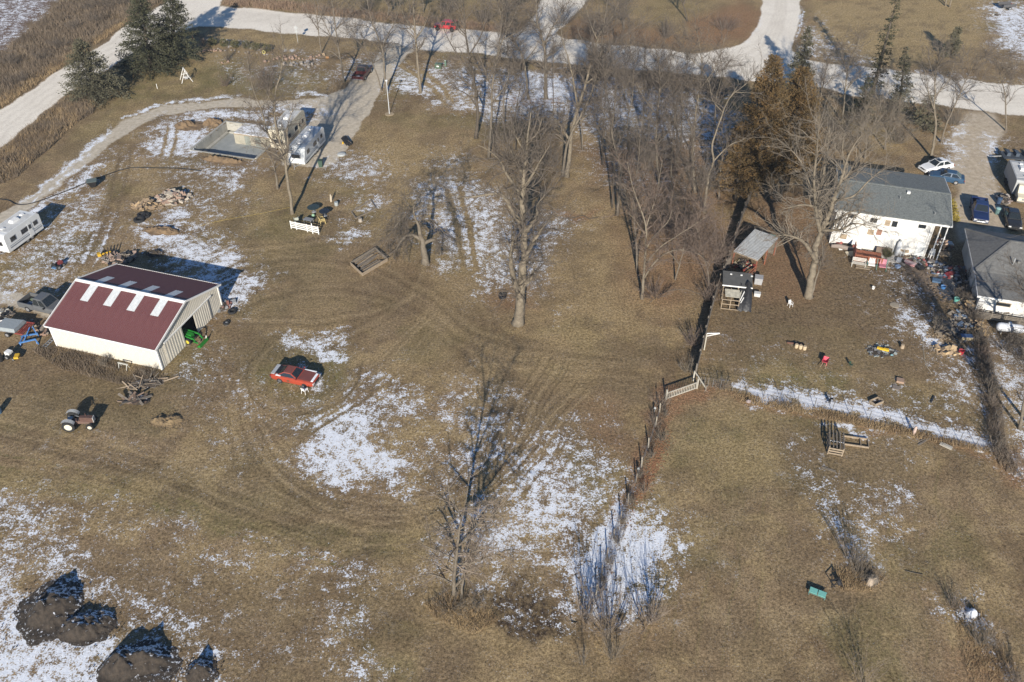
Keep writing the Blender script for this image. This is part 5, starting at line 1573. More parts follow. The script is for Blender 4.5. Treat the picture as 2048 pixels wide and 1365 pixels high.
# ---------------------------------------------------------------- new foundation and its covered half
def foundation():
    root = bpy.data.objects.new('foundation', None)
    COL.objects.link(root)
    root.location = PIT_O
    root.rotation_euler = (0, 0, PIT_A)
    tag(root, 'open grey concrete foundation pit with low walls and a wet floor', 'foundation')
    L, W, D = PIT_L, PIT_W, PIT_D
    t = .28
    MB().box((L / 2, W / 2, -D - .05), (L + .3, W + .3, .1)).build('floor', CONCW, root)
    for nm, c, s in (('wall', (-t / 2 + .05, W / 2, -D / 2 + .08), (t, W + 2 * t, D + .12)), ('wall', (L / 2, W + t / 2 - .05, -D / 2 + .08), (L, t, D + .12)),
                     ('wall', (L / 2, -t / 2 + .05, -D / 2 + .02), (L, t, D + .02)), ('wall', (L + t / 2 - .05, W / 2, -D / 2 + .08), (t, W, D + .1))):
        MB().box(c, s).build(nm, CONC, root)
    # tall footing steps and a puddle-dark stain piece on the floor
    MB().box((.35, W / 2, -D + .12), (.5, W - .1, .24)).build('footing', CONC, root)
    MB().box((L / 2, W - .35, -D + .12), (L - .4, .5, .24)).build('footing', CONC, root)
    # the covered half: plywood deck under snow, sheathed front
    x0, x1, yf = 3.3, L - .1, W - 3.4
    MB().box(((x0 + x1) / 2, (yf + W) / 2, .12), (x1 - x0, W - yf + .2, .16)).build('deck', TANW, root)
    MB().box(((x0 + x1) / 2, (yf + W) / 2 + .02, .235), (x1 - x0 - .06, W - yf + .12, .07)).build('snow_cover', mat('patchy_snow', (.78, .80, .84), .9, c2=(.34, .30, .24), scale=1.3, amount=.6), root)
    cols = [(.38, .35, .275), (.36, .335, .27), (.235, .25, .22), (.34, .315, .25), (.22, .235, .21), (.35, .32, .25), (.32, .29, .22), (.24, .25, .22)]
    n = 8
    pw = (x1 - x0) / n
    for i in range(n):
        MB().box((x0 + (i + .5) * pw, yf, -D / 2 + .02), (pw - .02, .06, D + .02)).build('sheathing_panel', mat('sheathing', cols[i], .85, var=.25, scale=1.5), root)
    return root
foundation()

# ---------------------------------------------------------------- sheds by the board fence
def shed_striped():
    c = [G(1482, 453, 2.35), G(1529.7, 469, 2.5), G(1516, 520, 2.15), G(1467, 504, 2.0)]
    O = c[3]
    d = c[2] - c[3]
    a = math.atan2(d.y, d.x)
    root = thing('shed', 'open lean-to shed with a striped corrugated steel roof at the board fence', 'shed', (O.x, O.y, 0), a)
    Lx, Ly = d.length, (c[0] - c[3]).length
    ang = math.atan2(.35, Ly)
    # corrugations run along x (across the slope), three lapped sheets
    sh = Ly / 3
    for i in range(3):
        poly = [(0, 0)]
        n = 7
        p = sh / n
        for k in range(n):
            y = k * p
            poly += [(y, .012), (y + p * .45, .012), (y + p * .55, .10), (y + p * .92, .10)]
        poly += [(sh + .03, .012), (sh + .03, 0)]
        mb = MB().prism(poly, 0, Lx, 'x')
        o = mb.build('roof_sheet', GALV, root)
        o.location = (0, i * sh * math.cos(ang), 2.05 + i * sh * math.sin(ang) + i * .004)
        o.rotation_euler = (ang, 0, 0)
    for x, y, h in ((.1, .1, 2.03), (Lx - .1, .1, 2.03), (.1, Ly - .15, 2.36), (Lx - .1, Ly - .15, 2.36), (Lx - .1, Ly / 2, 2.18)):
        MB().box((x, y, h / 2), (.12, .12, h)).build('post', REDW, root)
    MB().box((Lx / 2, .06, 1.96), (Lx, .06, .14)).build('beam', TANW, root)
    MB().box((Lx / 2, Ly - .1, 2.3), (Lx, .06, .14)).build('beam', REDW, root)
    for k in range(10):
        MB().box((Lx * (k + .5) / 10, Ly - .02, 1.1), (Lx / 10 - .015, .025, 2.2)).build('wall_board', GREYW, root)
    # open pen in front with side boards
    for k in range(6):
        MB().box((-.02, -2.2 + k * .36, .75), (.03, .34, 1.5)).build('side_board', GREYW, root)
    for k in range(3):
        MB().box((Lx - .05, -1.1, .4 + k * .45), (.04, 2.2, .16)).build('side_rail', REDW, root)
    MB().box((Lx - .05, -2.25, .85), (.14, .14, 1.7)).build('post', TANW, root)
    MB().box((Lx / 2, -2.3, .5), (Lx, .04, .9)).build('front_board', GREYW, root)
    return root, (O.x, O.y, 0), a, Lx
SHED1, S1O, S1a, S1L = shed_striped()

def shed_dark():
    c = [G(1447, 570, 2.0), G(1503, 576, 2.0), G(1507, 551, 2.2), G(1452, 545, 2.2)]
    O = c[0]
    d = c[1] - c[0]
    a = math.atan2(d.y, d.x)
    root = thing('dark_shed', 'small shed with a dark flat roof and a black tarp hanging off it', 'shed', (O.x, O.y, 0), a)
    Lx, Ly = d.length, (c[3] - c[0]).length
    MB().slab([(-.1, -.1, 2.0), (Lx + .1, -.1, 2.0), (Lx + .1, Ly + .1, 2.25), (-.1, Ly + .1, 2.25)], .08).build('roof', mat('dark_roll_roofing', (.10, .10, .098), .85, var=.3, scale=2.0), root)
    MB().box((Lx / 2, -.13, 2.02), (Lx + .25, .05, .14)).build('fascia', WHITE, root)
    for i in range(3):
        MB().box((.8 + i * 1.15, Ly * .8, 2.33), (.22, .22, .06)).build('roof_block', WHITE, root)
    MB().box((Lx / 2, Ly - .1, 1.05), (Lx, .06, 2.1)).build('wall', GREYW, root)
    MB().box((.04, Ly / 2, 1.0), (.06, Ly, 2.0)).build('wall', GREYW, root)
    MB().box((Lx - .04, Ly / 2, 1.0), (.06, Ly, 2.0)).build('wall', GREYW, root)
    for x in (.05, Lx * .55, Lx - .05):
        MB().box((x, -.02, .98), (.1, .1, 1.96)).build('post', TANW, root)
    # the frame standing in front
    for z in (.1, .75, 1.35):
        MB().box((Lx * .3, -1.9, z), (Lx * .62, .06, .09)).build('rail', TANW, root)
    for x in (0.0, Lx * .3, Lx * .6):
        MB().box((x, -1.9, .72), (.08, .08, 1.44)).build('post', TANW, root)
        MB().bar((x, -1.9, 1.4), (x, -.05, 1.7), .07, .07).build('rail', TANW, root)
    MB().slab([(.3, -1.5, 1.47), (1.9, -1.5, 1.47), (2.1, -.3, 1.68), (.2, -.3, 1.68)], .04).build('canvas', mat('dirty_canvas', (.50, .47, .38), .9, c2=(.25, .24, .2), scale=3.0), root)
    MB().bar((Lx * .62, -1.6, 1.1), (Lx * .8, -.2, 1.85), .09, .03).build('plank', WHITE, root)
    MB().bar((Lx * .66, -1.75, 1.0), (Lx * .86, -.35, 1.6), .09, .03).build('plank', WHITE, root)
    # tarp draped from the roof corner to the ground
    mb = MB()
    rr = random.Random(4)
    nu, nv = 9, 9
    V = []
    for j in range(nv):
        for i in range(nu):
            u, v = i / (nu - 1), j / (nv - 1)
            x = Lx * .62 + u * Lx * (.40 + .10 * v) - .15 * v
            y = .35 - v * 2.6
            z = 2.14 * (1 - v) ** .8 * (1 - .12 * math.sin(u * 7)) + .10 + .22 * abs(math.sin(u * 9 + v * 4)) * v + rr.uniform(0, .06)
            V.append((x, y, z + .06 * (1 - v)))
    F = [(j * nu + i, j * nu + i + 1, (j + 1) * nu + i + 1, (j + 1) * nu + i) for j in range(nv - 1) for i in range(nu - 1)]
    mb.add(V, F)
    mb.build('tarp', BLACKT, root, smooth=True)
    return root
shed_dark()

# ---------------------------------------------------------------- board fence between the yards
def board_fence():
    pts = [(1391, 756), (1404, 700), (1414, 660), (1424, 620), (1438, 575), (1450, 545), (1462, 510), (1474, 470), (1487, 430), (1498, 405), (1503, 392)]
    W = [G(*p) for p in smooth_px(pts)]
    root = thing('board_fence', 'long grey weathered board fence running from the gate to the cedars', 'fence', W[0])
    tot = 0
    rr = random.Random(9)
    for i in range(len(W) - 1):
        a, b = W[i] - W[0], W[i + 1] - W[0]
        d = b - a
        n = max(2, round(d.length / .16))
        mb = MB()
        for k in range(n):
            p = a + d * ((k + .5) / n)
            h = 1.75 + rr.uniform(-.05, .05)
            mb.box((p.x, p.y, h / 2), (d.length / n - .012, .025, h), rz=math.atan2(d.y, d.x))
        for z in (.4, 1.4):
            q = Vector((-d.y, d.x, 0)).normalized() * .045
            mb.bar((a.x + q.x, a.y + q.y, z), (b.x + q.x, b.y + q.y, z), .05, .09)
        mb.build('fence_panel', GREYW, root)
        q = Vector((-d.y, d.x, 0)).normalized() * .09
        MB().box((a.x + q.x, a.y + q.y, .95), (.1, .1, 1.9)).build('post', GREYW, root)
    return root
def smooth_px(p):
    return smooth(p, 2)
board_fence()

# ================================================================== VEHICLES
TYRE = mat('tyre_rubber', (.020, .020, .021), .85, var=.3)
RIM = mat('rim_silver', (.45, .45, .46), .4, metal=.5)
RIMW = mat('rim_cream', (.66, .62, .50), .6, var=.2)
CHROME = mat('chrome', (.60, .61, .63), .2, metal=.9)
LAMP = mat('lamp_lens', (.70, .70, .68), .2)
TAIL = mat('tail_lens', (.35, .02, .02), .25)
CARGL = mat('car_glass', (.022, .028, .032), .06, var=.2, spec=.8)

def paint(name, c, rough=.35, var=.15, **k):
    return mat(name, c, rough, var=var, scale=1.5, coat=.4, **k)

def wheel(parent, x, y, r, w, rim=RIM, side=1, rimf=.6):
    m = Matrix.Translation((x, y, r)) @ Matrix.Rotation(R(90), 4, 'X')
    t = MB().lathe([(r * .55, -w / 2), (r * .93, -w / 2), (r, -w * .3), (r, w * .3), (r * .93, w / 2), (r * .55, w / 2)], 16, m).build('wheel', TYRE, parent, smooth=False)
    m2 = Matrix.Translation((x, y + side * w * .26, r)) @ Matrix.Rotation(R(90), 4, 'X')
    MB().lathe([(r * rimf * .3, -w * .30), (r * rimf, -w * .26), (r * rimf, w * .26), (r * rimf * .3, w * .30)], 12, m2).build('rim', rim, t)
    return t

def ring(x, hw, zb, zt, ch=.06):
    q = [(-hw * .84, zt), (-hw * .96, zt - ch), (-hw, zt - .24), (-hw, zb + .12), (-hw * .93, zb), (hw * .93, zb), (hw, zb + .12), (hw, zt - .24), (hw * .96, zt - ch), (hw * .84, zt)]
    return [(x, y, z) for y, z in q]

def shrink(q, f=.86, g=None):
    q = [Vector(p) for p in q]
    c = sum(q, Vector()) / len(q)
    return [c + (p - c) * f for p in q]

def cabin(root, x0, x1, t0, t1, hb, ht, zb, zt, pm, roof_m=None, sides=2, rear=True, front=True):
    B = [(x0, -hb, zb), (x1, -hb, zb), (x1, hb, zb), (x0, hb, zb)]
    Tt = [(t0, -ht, zt), (t1, -ht, zt), (t1, ht, zt), (t0, ht, zt)]
    MB().add(B + Tt, [(0, 1, 5, 4), (1, 2, 6, 5), (2, 3, 7, 6), (3, 0, 4, 7)]).build('pillars', pm, root)
    rr = [(t0 + .05, -ht * .9, zt + .05), (t1 - .08, -ht * .9, zt + .05), (t1 - .08, ht * .9, zt + .05), (t0 + .05, ht * .9, zt + .05)]
    MB().loft([Tt, rr]).build('roof', roof_m or pm, root)
    def pane(nm, q):
        MB().slab(shrink(q), .014).build(nm, CARGL, root)
    if front:
        pane('windshield', [B[1], B[2], Tt[2], Tt[1]])
    if rear:
        pane('rear_window', [B[3], B[0], Tt[0], Tt[3]])
    for s in (0, 1):
        b0, b1, u0, u1 = (B[0], B[1], Tt[0], Tt[1]) if s == 0 else (B[3], B[2], Tt[3], Tt[2])
        for k in range(sides):
            f0, f1 = k / sides, (k + 1) / sides
            L = lambda p, q, f: tuple(p[i] + (q[i] - p[i]) * f for i in range(3))
            q = [L(b0, b1, f0), L(b0, b1, f1), L(u0, u1, f1), L(u0, u1, f0)]
            if s:
                q = q[::-1]
            pane('side_window', q)

def lights(root, L, hw, zf, zr, hx=.0):
    for s in (-1, 1):
        MB().box((L / 2 - .02 - hx, s * hw * .72, zf), (.08, hw * .34, .14)).build('headlight', LAMP, root)
        MB().box((-L / 2 + .02, s * hw * .74, zr), (.06, hw * .36, .15)).build('taillight', TAIL, root)

def bumpers(root, L, hw, m, z=.42):
    MB().box((L / 2 + .04, 0, z), (.12, hw * 1.86, .18)).build('bumper', m, root)
    MB().box((-L / 2 - .04, 0, z), (.12, hw * 1.86, .18)).build('bumper', m, root)

def by_wheels(rear, front, hw, wb):
    """near-side wheel contact pixels -> centre and heading"""
    A, B = G(*rear), G(*front)
    d = (B - A)
    mid = (A + B) / 2
    n = Vector((-d.y, d.x, 0)).normalized()
    if n.y < 0:
        n = -n
    c = mid + n * hw
    return (c.x, c.y, 0), math.atan2(d.y, d.x)

def sedan(name, label, loc, rz, L, W, H, pm, group=None, coupe=False, roof_m=None, cat='car', rim=RIM, wb=None, snow=False):
    root = thing(name, label, cat, loc, rz, group)
    hw = W / 2
    if coupe:
        st = [(-L / 2, hw * .80, .42, .80), (-L / 2 + .12, hw * .93, .32, .90), (-L / 2 + .9, hw, .24, .94), (-.4, hw * .98, .22, .90), (L * .18, hw * .99, .22, .90), (L / 2 - .75, hw, .24, .87), (L / 2 - .2, hw * .93, .30, .80), (L / 2, hw * .80, .38, .70)]
    else:
        st = [(-L / 2, hw * .78, .42, .85), (-L / 2 + .15, hw * .93, .30, .98), (-L * .28, hw, .22, 1.0), (L * .1, hw, .22, .98), (L / 2 - .7, hw * .97, .24, .86), (L / 2 - .15, hw * .86, .32, .74), (L / 2, hw * .7, .40, .64)]
    MB().loft([ring(*s) for s in st]).build('body', pm, root)
    if coupe:
        cabin(root, -L * .36, L * .13, -L * .20, -.02 * L, hw * .86, hw * .64, .88, H, pm, roof_m, sides=1)
    else:
        cabin(root, -L * .40, L * .20, -L * .24, L * .02, hw * .88, hw * .66, .96, H, pm, roof_m, sides=2)
    wb = wb or L * .57
    for s in (-1, 1):
        wheel(root, wb / 2 + .05, s * (hw - .10), .32, .22, rim, s)
        wheel(root, -wb / 2 + .02, s * (hw - .10), .33, .23, rim, s)
    lights(root, L, hw, .62, .72)
    bumpers(root, L, hw * .93, CHROME if coupe else pm, .40)
    MB().box((L / 2 + .01, 0, .58), (.05, hw * .9, .16)).build('grille', BLACKP, root)
    for s in (-1, 1):
        MB().box((L * .12, s * (hw + .05), 1.0), (.12, .12, .09)).build('mirror', pm, root)
    return root

def pickup(name, label, loc, rz, L, W, H, pm, crew=True, roof_m=None, group=None, bed=None, rim=RIM, bump=CHROME):
    root = thing(name, label, 'pickup truck', loc, rz, group)
    hw = W / 2
    cb = -L * (.13 if crew else .04)                 # back of the cab
    st = [(cb, hw, .42, 1.15), (cb + .3, hw, .40, 1.15), (L * .16, hw, .40, 1.14), (L * .22, hw * .99, .40, 1.12), (L / 2 - .35, hw * .97, .42, 1.05), (L / 2 - .05, hw * .90, .46, .98), (L / 2, hw * .86, .50, .92)]
    MB().loft([ring(*s) for s in st]).build('body', pm, root)
    cabin(root, cb + .04, L * .21, cb + .16, L * .09, hw * .9, hw * .74, 1.13, H, pm, roof_m, sides=2 if crew else 1)
    x0, x1 = -L / 2, cb - .03
    bd = MB()
    bd.box(((x0 + x1) / 2, -hw + .05, .80), (x1 - x0, .10, .68)).box(((x0 + x1) / 2, hw - .05, .80), (x1 - x0, .10, .68))
    bd.box((x1 - .04, 0, .80), (.06, W - .2, .68))
    bd.box(((x0 + x1) / 2, 0, .60), (x1 - x0 - .02, W - .2, .06))
    b = bd.build('bed', pm, root)
    if bed:
        MB().box(((x0 + x1) / 2, 0, .645), (x1 - x0 - .1, W - .24, .03)).build('bed_liner', bed, b)
    MB().box((x0 + .02, 0, .82), (.07, W - .22, .60)).build('tailgate', pm, root)
    for s in (-1, 1):
        wheel(root, L * .31, s * (hw - .10), .38, .26, rim, s)
        wheel(root, -L * .29, s * (hw - .10), .38, .26, rim, s)
    lights(root, L, hw * .95, .82, .95)
    bumpers(root, L, hw * .96, bump, .55)
    MB().box((L / 2 + .015, 0, .78), (.05, hw * .95, .26)).build('grille', bump, root)
    for s in (-1, 1):
        MB().box((L * .17, s * (hw + .12), 1.2), (.12, .2, .16)).build('mirror', BLACKP, root)
    return root, x0, x1, hw

# ---- the orange coupe on the lawn
ORANGE = paint('faded_orange_paint', (.36, .050, .022), .5, c2=(.27, .045, .027))
ORTOP = paint('sunburnt_orange_paint', (.20, .055, .04), .7, c2=(.15, .048, .038))
loc, rz = by_wheels((561, 766), (609, 776), .85, 2.74)
oc = sedan('old_coupe', 'faded orange two door coupe parked on the lawn with snow on its nose', loc, rz, 4.75, 1.88, 1.27, ORANGE, coupe=True, roof_m=ORTOP, rim=mat('dark_rim', (.10, .10, .11), .5))
MB().add([(.70, -.74, .912), (2.05, -.72, .878), (2.05, .72, .878), (.70, .74, .912), (.70, -.74, .935), (2.05, -.70, .90), (2.05, .70, .90), (.70, .74, .935)], [(0, 1, 2, 3), (4, 5, 6, 7), (0, 1, 5, 4), (1, 2, 6, 5), (2, 3, 7, 6), (3, 0, 4, 7)]).build('hood', ORTOP, oc)
MB().box((2.12, 0, .845), (.30, 1.25, .07)).build('snow_patch', SNOWM, oc)
MB().box((1.35, .80, .90), (1.3, .14, .05)).build('snow_patch', SNOWM, oc)
MB().box((-2.12, 0, .945), (.40, 1.45, .05)).build('trunk_panel', mat('grey_primer', (.42, .44, .46), .7), oc)
MB().box((-1.45, -.78, .96), (.55, .2, .05)).build('snow_patch', SNOWM, oc)
MB().box((-1.72, .0, .985), (.36, 1.1, .06)).build('rear_louvre', BLACKP, oc)
MB().lathe([(.15, -.006), (.15, .006)], 12, Matrix.Translation((-.35, -.945, .56)) @ Matrix.Rotation(R(90), 4, 'X')).build('door_emblem', mat('emblem_dark', (.16, .06, .03), .6), oc)

# ---- red four door off-roader on the road
def offroader():
    pm = paint('bright_red_paint', (.50, .030, .040), .35)
    loc, rz = by_wheels((905, 65), (873, 62), .92, 2.95)
    root = thing('offroad_car', 'bright red four door off-roader driving on the gravel road', 'car', loc, rz)
    L, hw = 4.5, .92
    MB().loft([ring(*s) for s in [(-L / 2 + .1, hw * .92, .52, 1.12), (-1.0, hw * .92, .5, 1.14), (.75, hw * .92, .5, 1.14), (.8, hw * .80, .5, 1.12), (L / 2 - .1, hw * .74, .52, 1.05)]]).build('body', pm, root)
    cabin(root, -L / 2 + .12, .80, -L / 2 + .18, .45, hw * .88, hw * .80, 1.12, 1.78, pm, pm, sides=3)
    for s in (-1, 1):
        for x in (1.42, -1.45):
            wheel(root, x, s * (hw - .06), .42, .30, mat('black_rim', (.04, .04, .045), .5), s)
            MB().prism([(x - .58, .78), (x - .45, .98), (x + .45, .98), (x + .58, .78), (x + .42, .90), (x - .42, .90)], s * (hw - .22), s * (hw + .06), 'y').build('fender', BLACKP, root)
        MB().lathe([(.10, -.02), (.10, .03)], 10, Matrix.Translation((L / 2 - .08, s * .45, .85)) @ Matrix.Rotation(R(90), 4, 'Y')).build('headlight', LAMP, root)
        MB().box((-L / 2 + .06, s * .72, .98), (.08, .14, .22)).build('taillight', TAIL, root)
    m = Matrix.Translation((-L / 2 - .12, 0, 1.05)) @ Matrix.Rotation(R(90), 4, 'Y')
    sp = MB().lathe([(.2, -.13), (.38, -.13), (.41, -.06), (.41, .06), (.38, .13), (.2, .13)], 14, m).build('spare_wheel', TYRE, root)
    MB().box((L / 2 + .02, 0, .60), (.2, 1.5, .18)).build('bumper', BLACKP, root)
    MB().box((-L / 2 - .02, 0, .58), (.18, 1.5, .18)).build('bumper', BLACKP, root)
offroader()

# ---- maroon pickup with its back to the camera
A, B = G(716, 166), G(739, 136)
h = math.atan2(B.y - A.y, B.x - A.x)
MAR = paint('maroon_paint', (.055, .008, .010), .4, c2=(.04, .008, .009))
tr, x0, x1, hw = pickup('maroon_pickup', 'dark maroon pickup seen from behind on the drive with an open bed', (A.x + math.cos(h) * 2.8, A.y + math.sin(h) * 2.8, 0), h, 5.6, 2.0, 1.85, MAR, True, mat('dusty_roof', (.085, .075, .075), .55), bed=BLACKP)
MB().rock((x0 + .7, .1, .76), (.8, .9, .25), 3).build('snow_in_bed', SNOWM, tr)

# ---- grey pickup half hidden by the barn
A, B = G(58, 625), G(128, 642)
d = (B - A).normalized(); n = Vector((-d.y, d.x, 0))
c = A + d * 1.62 + n * 1.0
GREYP = paint('dusty_grey_paint', (.115, .118, .122), .55)
tr, x0, x1, hw = pickup('grey_pickup', 'dusty dark grey crew cab pickup half hidden behind the red roofed barn', (c.x, c.y, 0), math.atan2(d.y, d.x), 5.7, 2.0, 1.9, GREYP, True, bed=BLACKP)
MB().rock((x0 + .9, .35, .8), (.8, .6, .35), 7).build('load', mat('green_load', (.12, .15, .10), .8), tr)
MB().box((x0 + 1.2, -.4, .76), (.6, .5, .2)).build('load', mat('blue_load', (.10, .14, .20), .8), tr)

# ---- cars by the grey roofed house
loc, rz = by_wheels((1903, 341), (1855, 350), .9, 2.7)
sw = sedan('white_sedan', 'white sedan parked behind the grey roofed house', loc, rz, 4.7, 1.82, 1.45, paint('white_car_paint', (.74, .75, .76), .3))
MB().box((-.15, 0, 1.515), (.6, .85, .012)).build('sunroof', CARGL, sw)
loc, rz = by_wheels((1912, 372), (1866, 362), .88, 2.6)
sedan('blue_car', 'blue car mostly hidden behind the grey shingle roof', loc, rz + R(6), 4.5, 1.78, 1.45, paint('blue_car_paint', (.030, .075, .14), .3))
A, B = G(1953, 402), G(1959, 460)
h = math.atan2(B.y - A.y, B.x - A.x)
m_ = (A + B) / 2
BLUEP = paint('navy_blue_paint', (.014, .028, .095), .3)
pickup('blue_pickup', 'navy blue pickup parked nose towards the camera on the neighbour drive', (m_.x, m_.y, 0), h, 5.7, 2.0, 1.85, BLUEP, True, bed=BLACKP)
A, B = G(2010, 425), G(2022, 466)
h = math.atan2(B.y - A.y, B.x - A.x)
m_ = (A + B) / 2
sedan('black_car', 'black car standing right of the navy blue pickup', (m_.x + .4, m_.y, 0), h, 4.6, 1.8, 1.45, paint('black_car_paint', (.022, .023, .025), .25))

# ---- campers
def camper(label, corner, far, W, H, body_m, stripe_m, L=None, prof='square', wheels=True, name='travel_trailer', extras=True, z0=.42):
    A, a, Lr = span(corner, far)
    L = L or Lr
    root = thing(name, label, 'camper', A, a)
    if prof == 'wedge':        # sloped nose at x=0
        P = [(.0, z0), (-.02, 1.0), (.75, H - .12), (1.0, H), (L - .35, H), (L, H - .3), (L, z0)]
    elif prof == 'round':
        P = [(.0, z0), (0, H - .25), (.2, H - .02), (L - .9, H), (L - .35, H - .15), (L - .05, H - .55), (L + .02, 1.5), (L - .1, z0)]
    else:
        P = [(0, z0), (0, H - .25), (.15, H - .05), (.4, H), (L - .3, H), (L, H - .3), (L, z0)]
    MB().prism(P, 0, W, 'y').build('body', body_m, root)
    MB().box((L / 2, W / 2, H + .012), (L * .72, W * .9, .03)).build('roof_skin', mat('camper_roof', (.60, .60, .58), .8, c2=(.42, .42, .41), scale=1.2), root)
    MB().box((L / 2 + .1, -.012, z0 + .45), (L * .9, .02, .14)).build('stripe', stripe_m, root)
    MB().box((L / 2 + .1, -.012, z0 + .68), (L * .9, .02, .05)).build('stripe', stripe_m, root)
    def win(x, z, w, h):
        f = MB().box((x, -.02, z), (w + .1, .03, h + .1)).build('window', mat('window_frame', (.3, .3, .31), .5), root)
        MB().box((x, -.038, z), (w, .02, h)).build('pane', GLASS, f)
    win(L * .2, 1.75, .8, .55)
    win(L * .52, 1.75, 1.0, .55)
    win(L * .84, 1.75, .6, .5)
    dr = MB().box((L * .68, -.02, 1.4), (.68, .03, 1.8)).build('door', body_m, root)
    MB().box((L * .68, -.04, 1.75), (.4, .02, .55)).build('pane', GLASS, dr)
    MB().box((L * .68 + .27, -.05, 1.25), (.05, .05, .1)).build('handle', BLACKP, dr)
    f = MB().box((-.02, W / 2, 1.55), (.04, W * .55, .6)).build('window', mat('window_frame', (.3, .3, .31), .5), root)
    MB().box((-.045, W / 2, 1.55), (.02, W * .5, .5)).build('pane', GLASS, f)
    ac = MB().loft([[(L * .45, W * .35, H), (L * .65, W * .35, H), (L * .65, W * .65, H), (L * .45, W * .65, H)], [(L * .48, W * .38, H + .3), (L * .63, W * .38, H + .3), (L * .63, W * .62, H + .3), (L * .48, W * .62, H + .3)]]).build('air_conditioner', WHITE, root)
    for fx, fy in ((.22, .5), (.8, .55)):
        MB().box((L * fx, W * fy, H + .08), (.4, .4, .12)).build('roof_vent', WHITE, root)
    if wheels:
        for s, y in ((-1, .12), (1, W - .12)):
            for x in (L * .52, L * .52 + .78):
                wheel(root, x, y, .34, .2, RIM, s)
    MB().box((L / 2, W / 2, z0 - .04), (L * .94, W * .8, .1)).build('chassis', STEEL, root)
    hp = MB().bar((0, W * .25, z0), (-1.0, W / 2, z0), .08).bar((0, W * .75, z0), (-1.0, W / 2, z0), .08)
    hp.build('hitch', STEEL, root)
    MB().box((-1.0, W / 2, z0 / 2), (.07, .07, z0)).build('hitch_jack', STEEL, root)
    return root, L
CAMW = mat('camper_white', (.70, .71, .70), .45, var=.1, scale=1.0)
CAMC = mat('camper_cream', (.62, .56, .43), .5, var=.12, scale=1.0)
CAMG = mat('camper_grey', (.38, .39, .39), .5, var=.15, scale=1.0)
STG = mat('stripe_grey', (.25, .27, .30), .5)
STT = mat('stripe_tan', (.33, .24, .16), .5)
camper('white travel trailer parked alone at the left picture edge', (22, 512), (90, 462), 2.4, 2.75, CAMW, STG)
camper('cream motorhome with a rounded back beside the new foundation', (574, 304), (614, 256), 2.4, 3.2, CAMC, STT, prof='round', name='motorhome')
camper('white travel trailer with a sloped nose next to the cream motorhome', (611, 335), (652, 287), 2.4, 2.75, CAMW, STG, prof='wedge')
camper('grey box camper at the right edge of the neighbour drive', (2021, 394), (2005, 350), -2.4, 2.5, CAMG, STG, L=6.2)

# ================================================================== SMALLER THINGS
def flat(c, rough=.7, **k):
    return mat('tint_%02d%02d%02d' % tuple(int(x * 99) for x in c), c, rough, **k)
RED, BLUE, YEL, TEAL, PINK, GREENP = flat((.42, .03, .03)), flat((.05, .14, .34)), flat((.62, .38, .03)), flat((.14, .42, .36)), flat((.48, .20, .24)), flat((.05, .20, .10))
JDG = flat((.02, .22, .03), .5)
SOIL = mat('black_soil', (.062, .048, .036), .95, c2=(.020, .016, .013), scale=3.4, bump=1.0, bscale=11)
def add_snow(m, scale=2.2, thr=.56):
    nt = m.node_tree
    b = nt.nodes['Principled BSDF']
    src = b.inputs['Base Color'].links[0].from_socket
    tc = node(nt, 'ShaderNodeTexCoord')
    n = node(nt, 'ShaderNodeTexNoise', i_Scale=scale, i_Detail=6.0, i_Roughness=.75)
    nt.links.new(tc.outputs['Object'], n.inputs['Vector'])
    ge = node(nt, 'ShaderNodeNewGeometry')
    sx = node(nt, 'ShaderNodeSeparateXYZ')
    nt.links.new(ge.outputs['Normal'], sx.inputs[0])
    ma = node(nt, 'ShaderNodeMath', operation='MULTIPLY_ADD')
    nt.links.new(sx.outputs[1], ma.inputs[0])
    ma.inputs[1].default_value = .17
    nt.links.new(n.outputs['Fac'], ma.inputs[2])
    r_ = node(nt, 'ShaderNodeMapRange')
    r_.inputs[1].default_value, r_.inputs[2].default_value = thr, thr + .05
    nt.links.new(ma.outputs[0], r_.inputs[0])
    mx = node(nt, 'ShaderNodeMix', data_type='RGBA')
    nt.links.new(r_.outputs[0], mx.inputs[0])
    nt.links.new(src, mx.inputs[6])
    mx.inputs[7].default_value = (.8, .82, .86, 1)
    nt.links.new(mx.outputs[2], b.inputs['Base Color'])
    return m
add_snow(SOIL, 4.0, .570)
SOILC = mat('soil_clods', (.062, .048, .036), .95, c2=(.022, .017, .014), scale=3.0)
CLAY = mat('tan_soil', (.20, .135, .075), .95, c2=(.12, .082, .05), scale=1.6, bump=.9, bscale=5)
STONE = mat('field_stone', (.30, .265, .23), .9, c2=(.17, .15, .13), scale=3.0)
STONEP = mat('pinkish_stone', (.36, .25, .19), .9, c2=(.2, .14, .11), scale=3.0)
SLABM = mat('broken_concrete', (.40, .355, .29), .9, c2=(.26, .22, .18), scale=2.0)
LOGM = mat('split_logs', (.34, .25, .16), .9, c2=(.18, .13, .085), scale=4.0)
ROPE = flat((.60, .45, .10))

def one(name, label, cat, mb, mt, px=None, loc=None, rz=0.0, group=None, smooth=False):
    o = mb.build(name, mt, None, smooth)
    o.location = loc if loc is not None else G(*px)
    o.rotation_euler = (0, 0, rz)
    return tag(o, label, cat, group)

# ---- light pole
r = thing('light_pole', 'tall pale light pole with a lamp head standing in a round sand bed', 'light pole', G(779, 229))
h = hgt((779, 229), (773, 163))
MB().tube([(0, 0, -.1), (0, 0, h)], [.06, .045], 10).build('pole', flat((.62, .64, .66), .45), r)
MB().lathe([(.08, h), (.18, h + .03), (.22, h + .10), (.14, h + .2), (.04, h + .24)], 12).build('lamp_head', flat((.70, .71, .72), .4), r)
MB().lathe([(.15, 0), (.70, .0), (.74, .05), (.66, .09), (.15, .10)], 22).build('base_ring', flat((.36, .28, .18), .9), r)

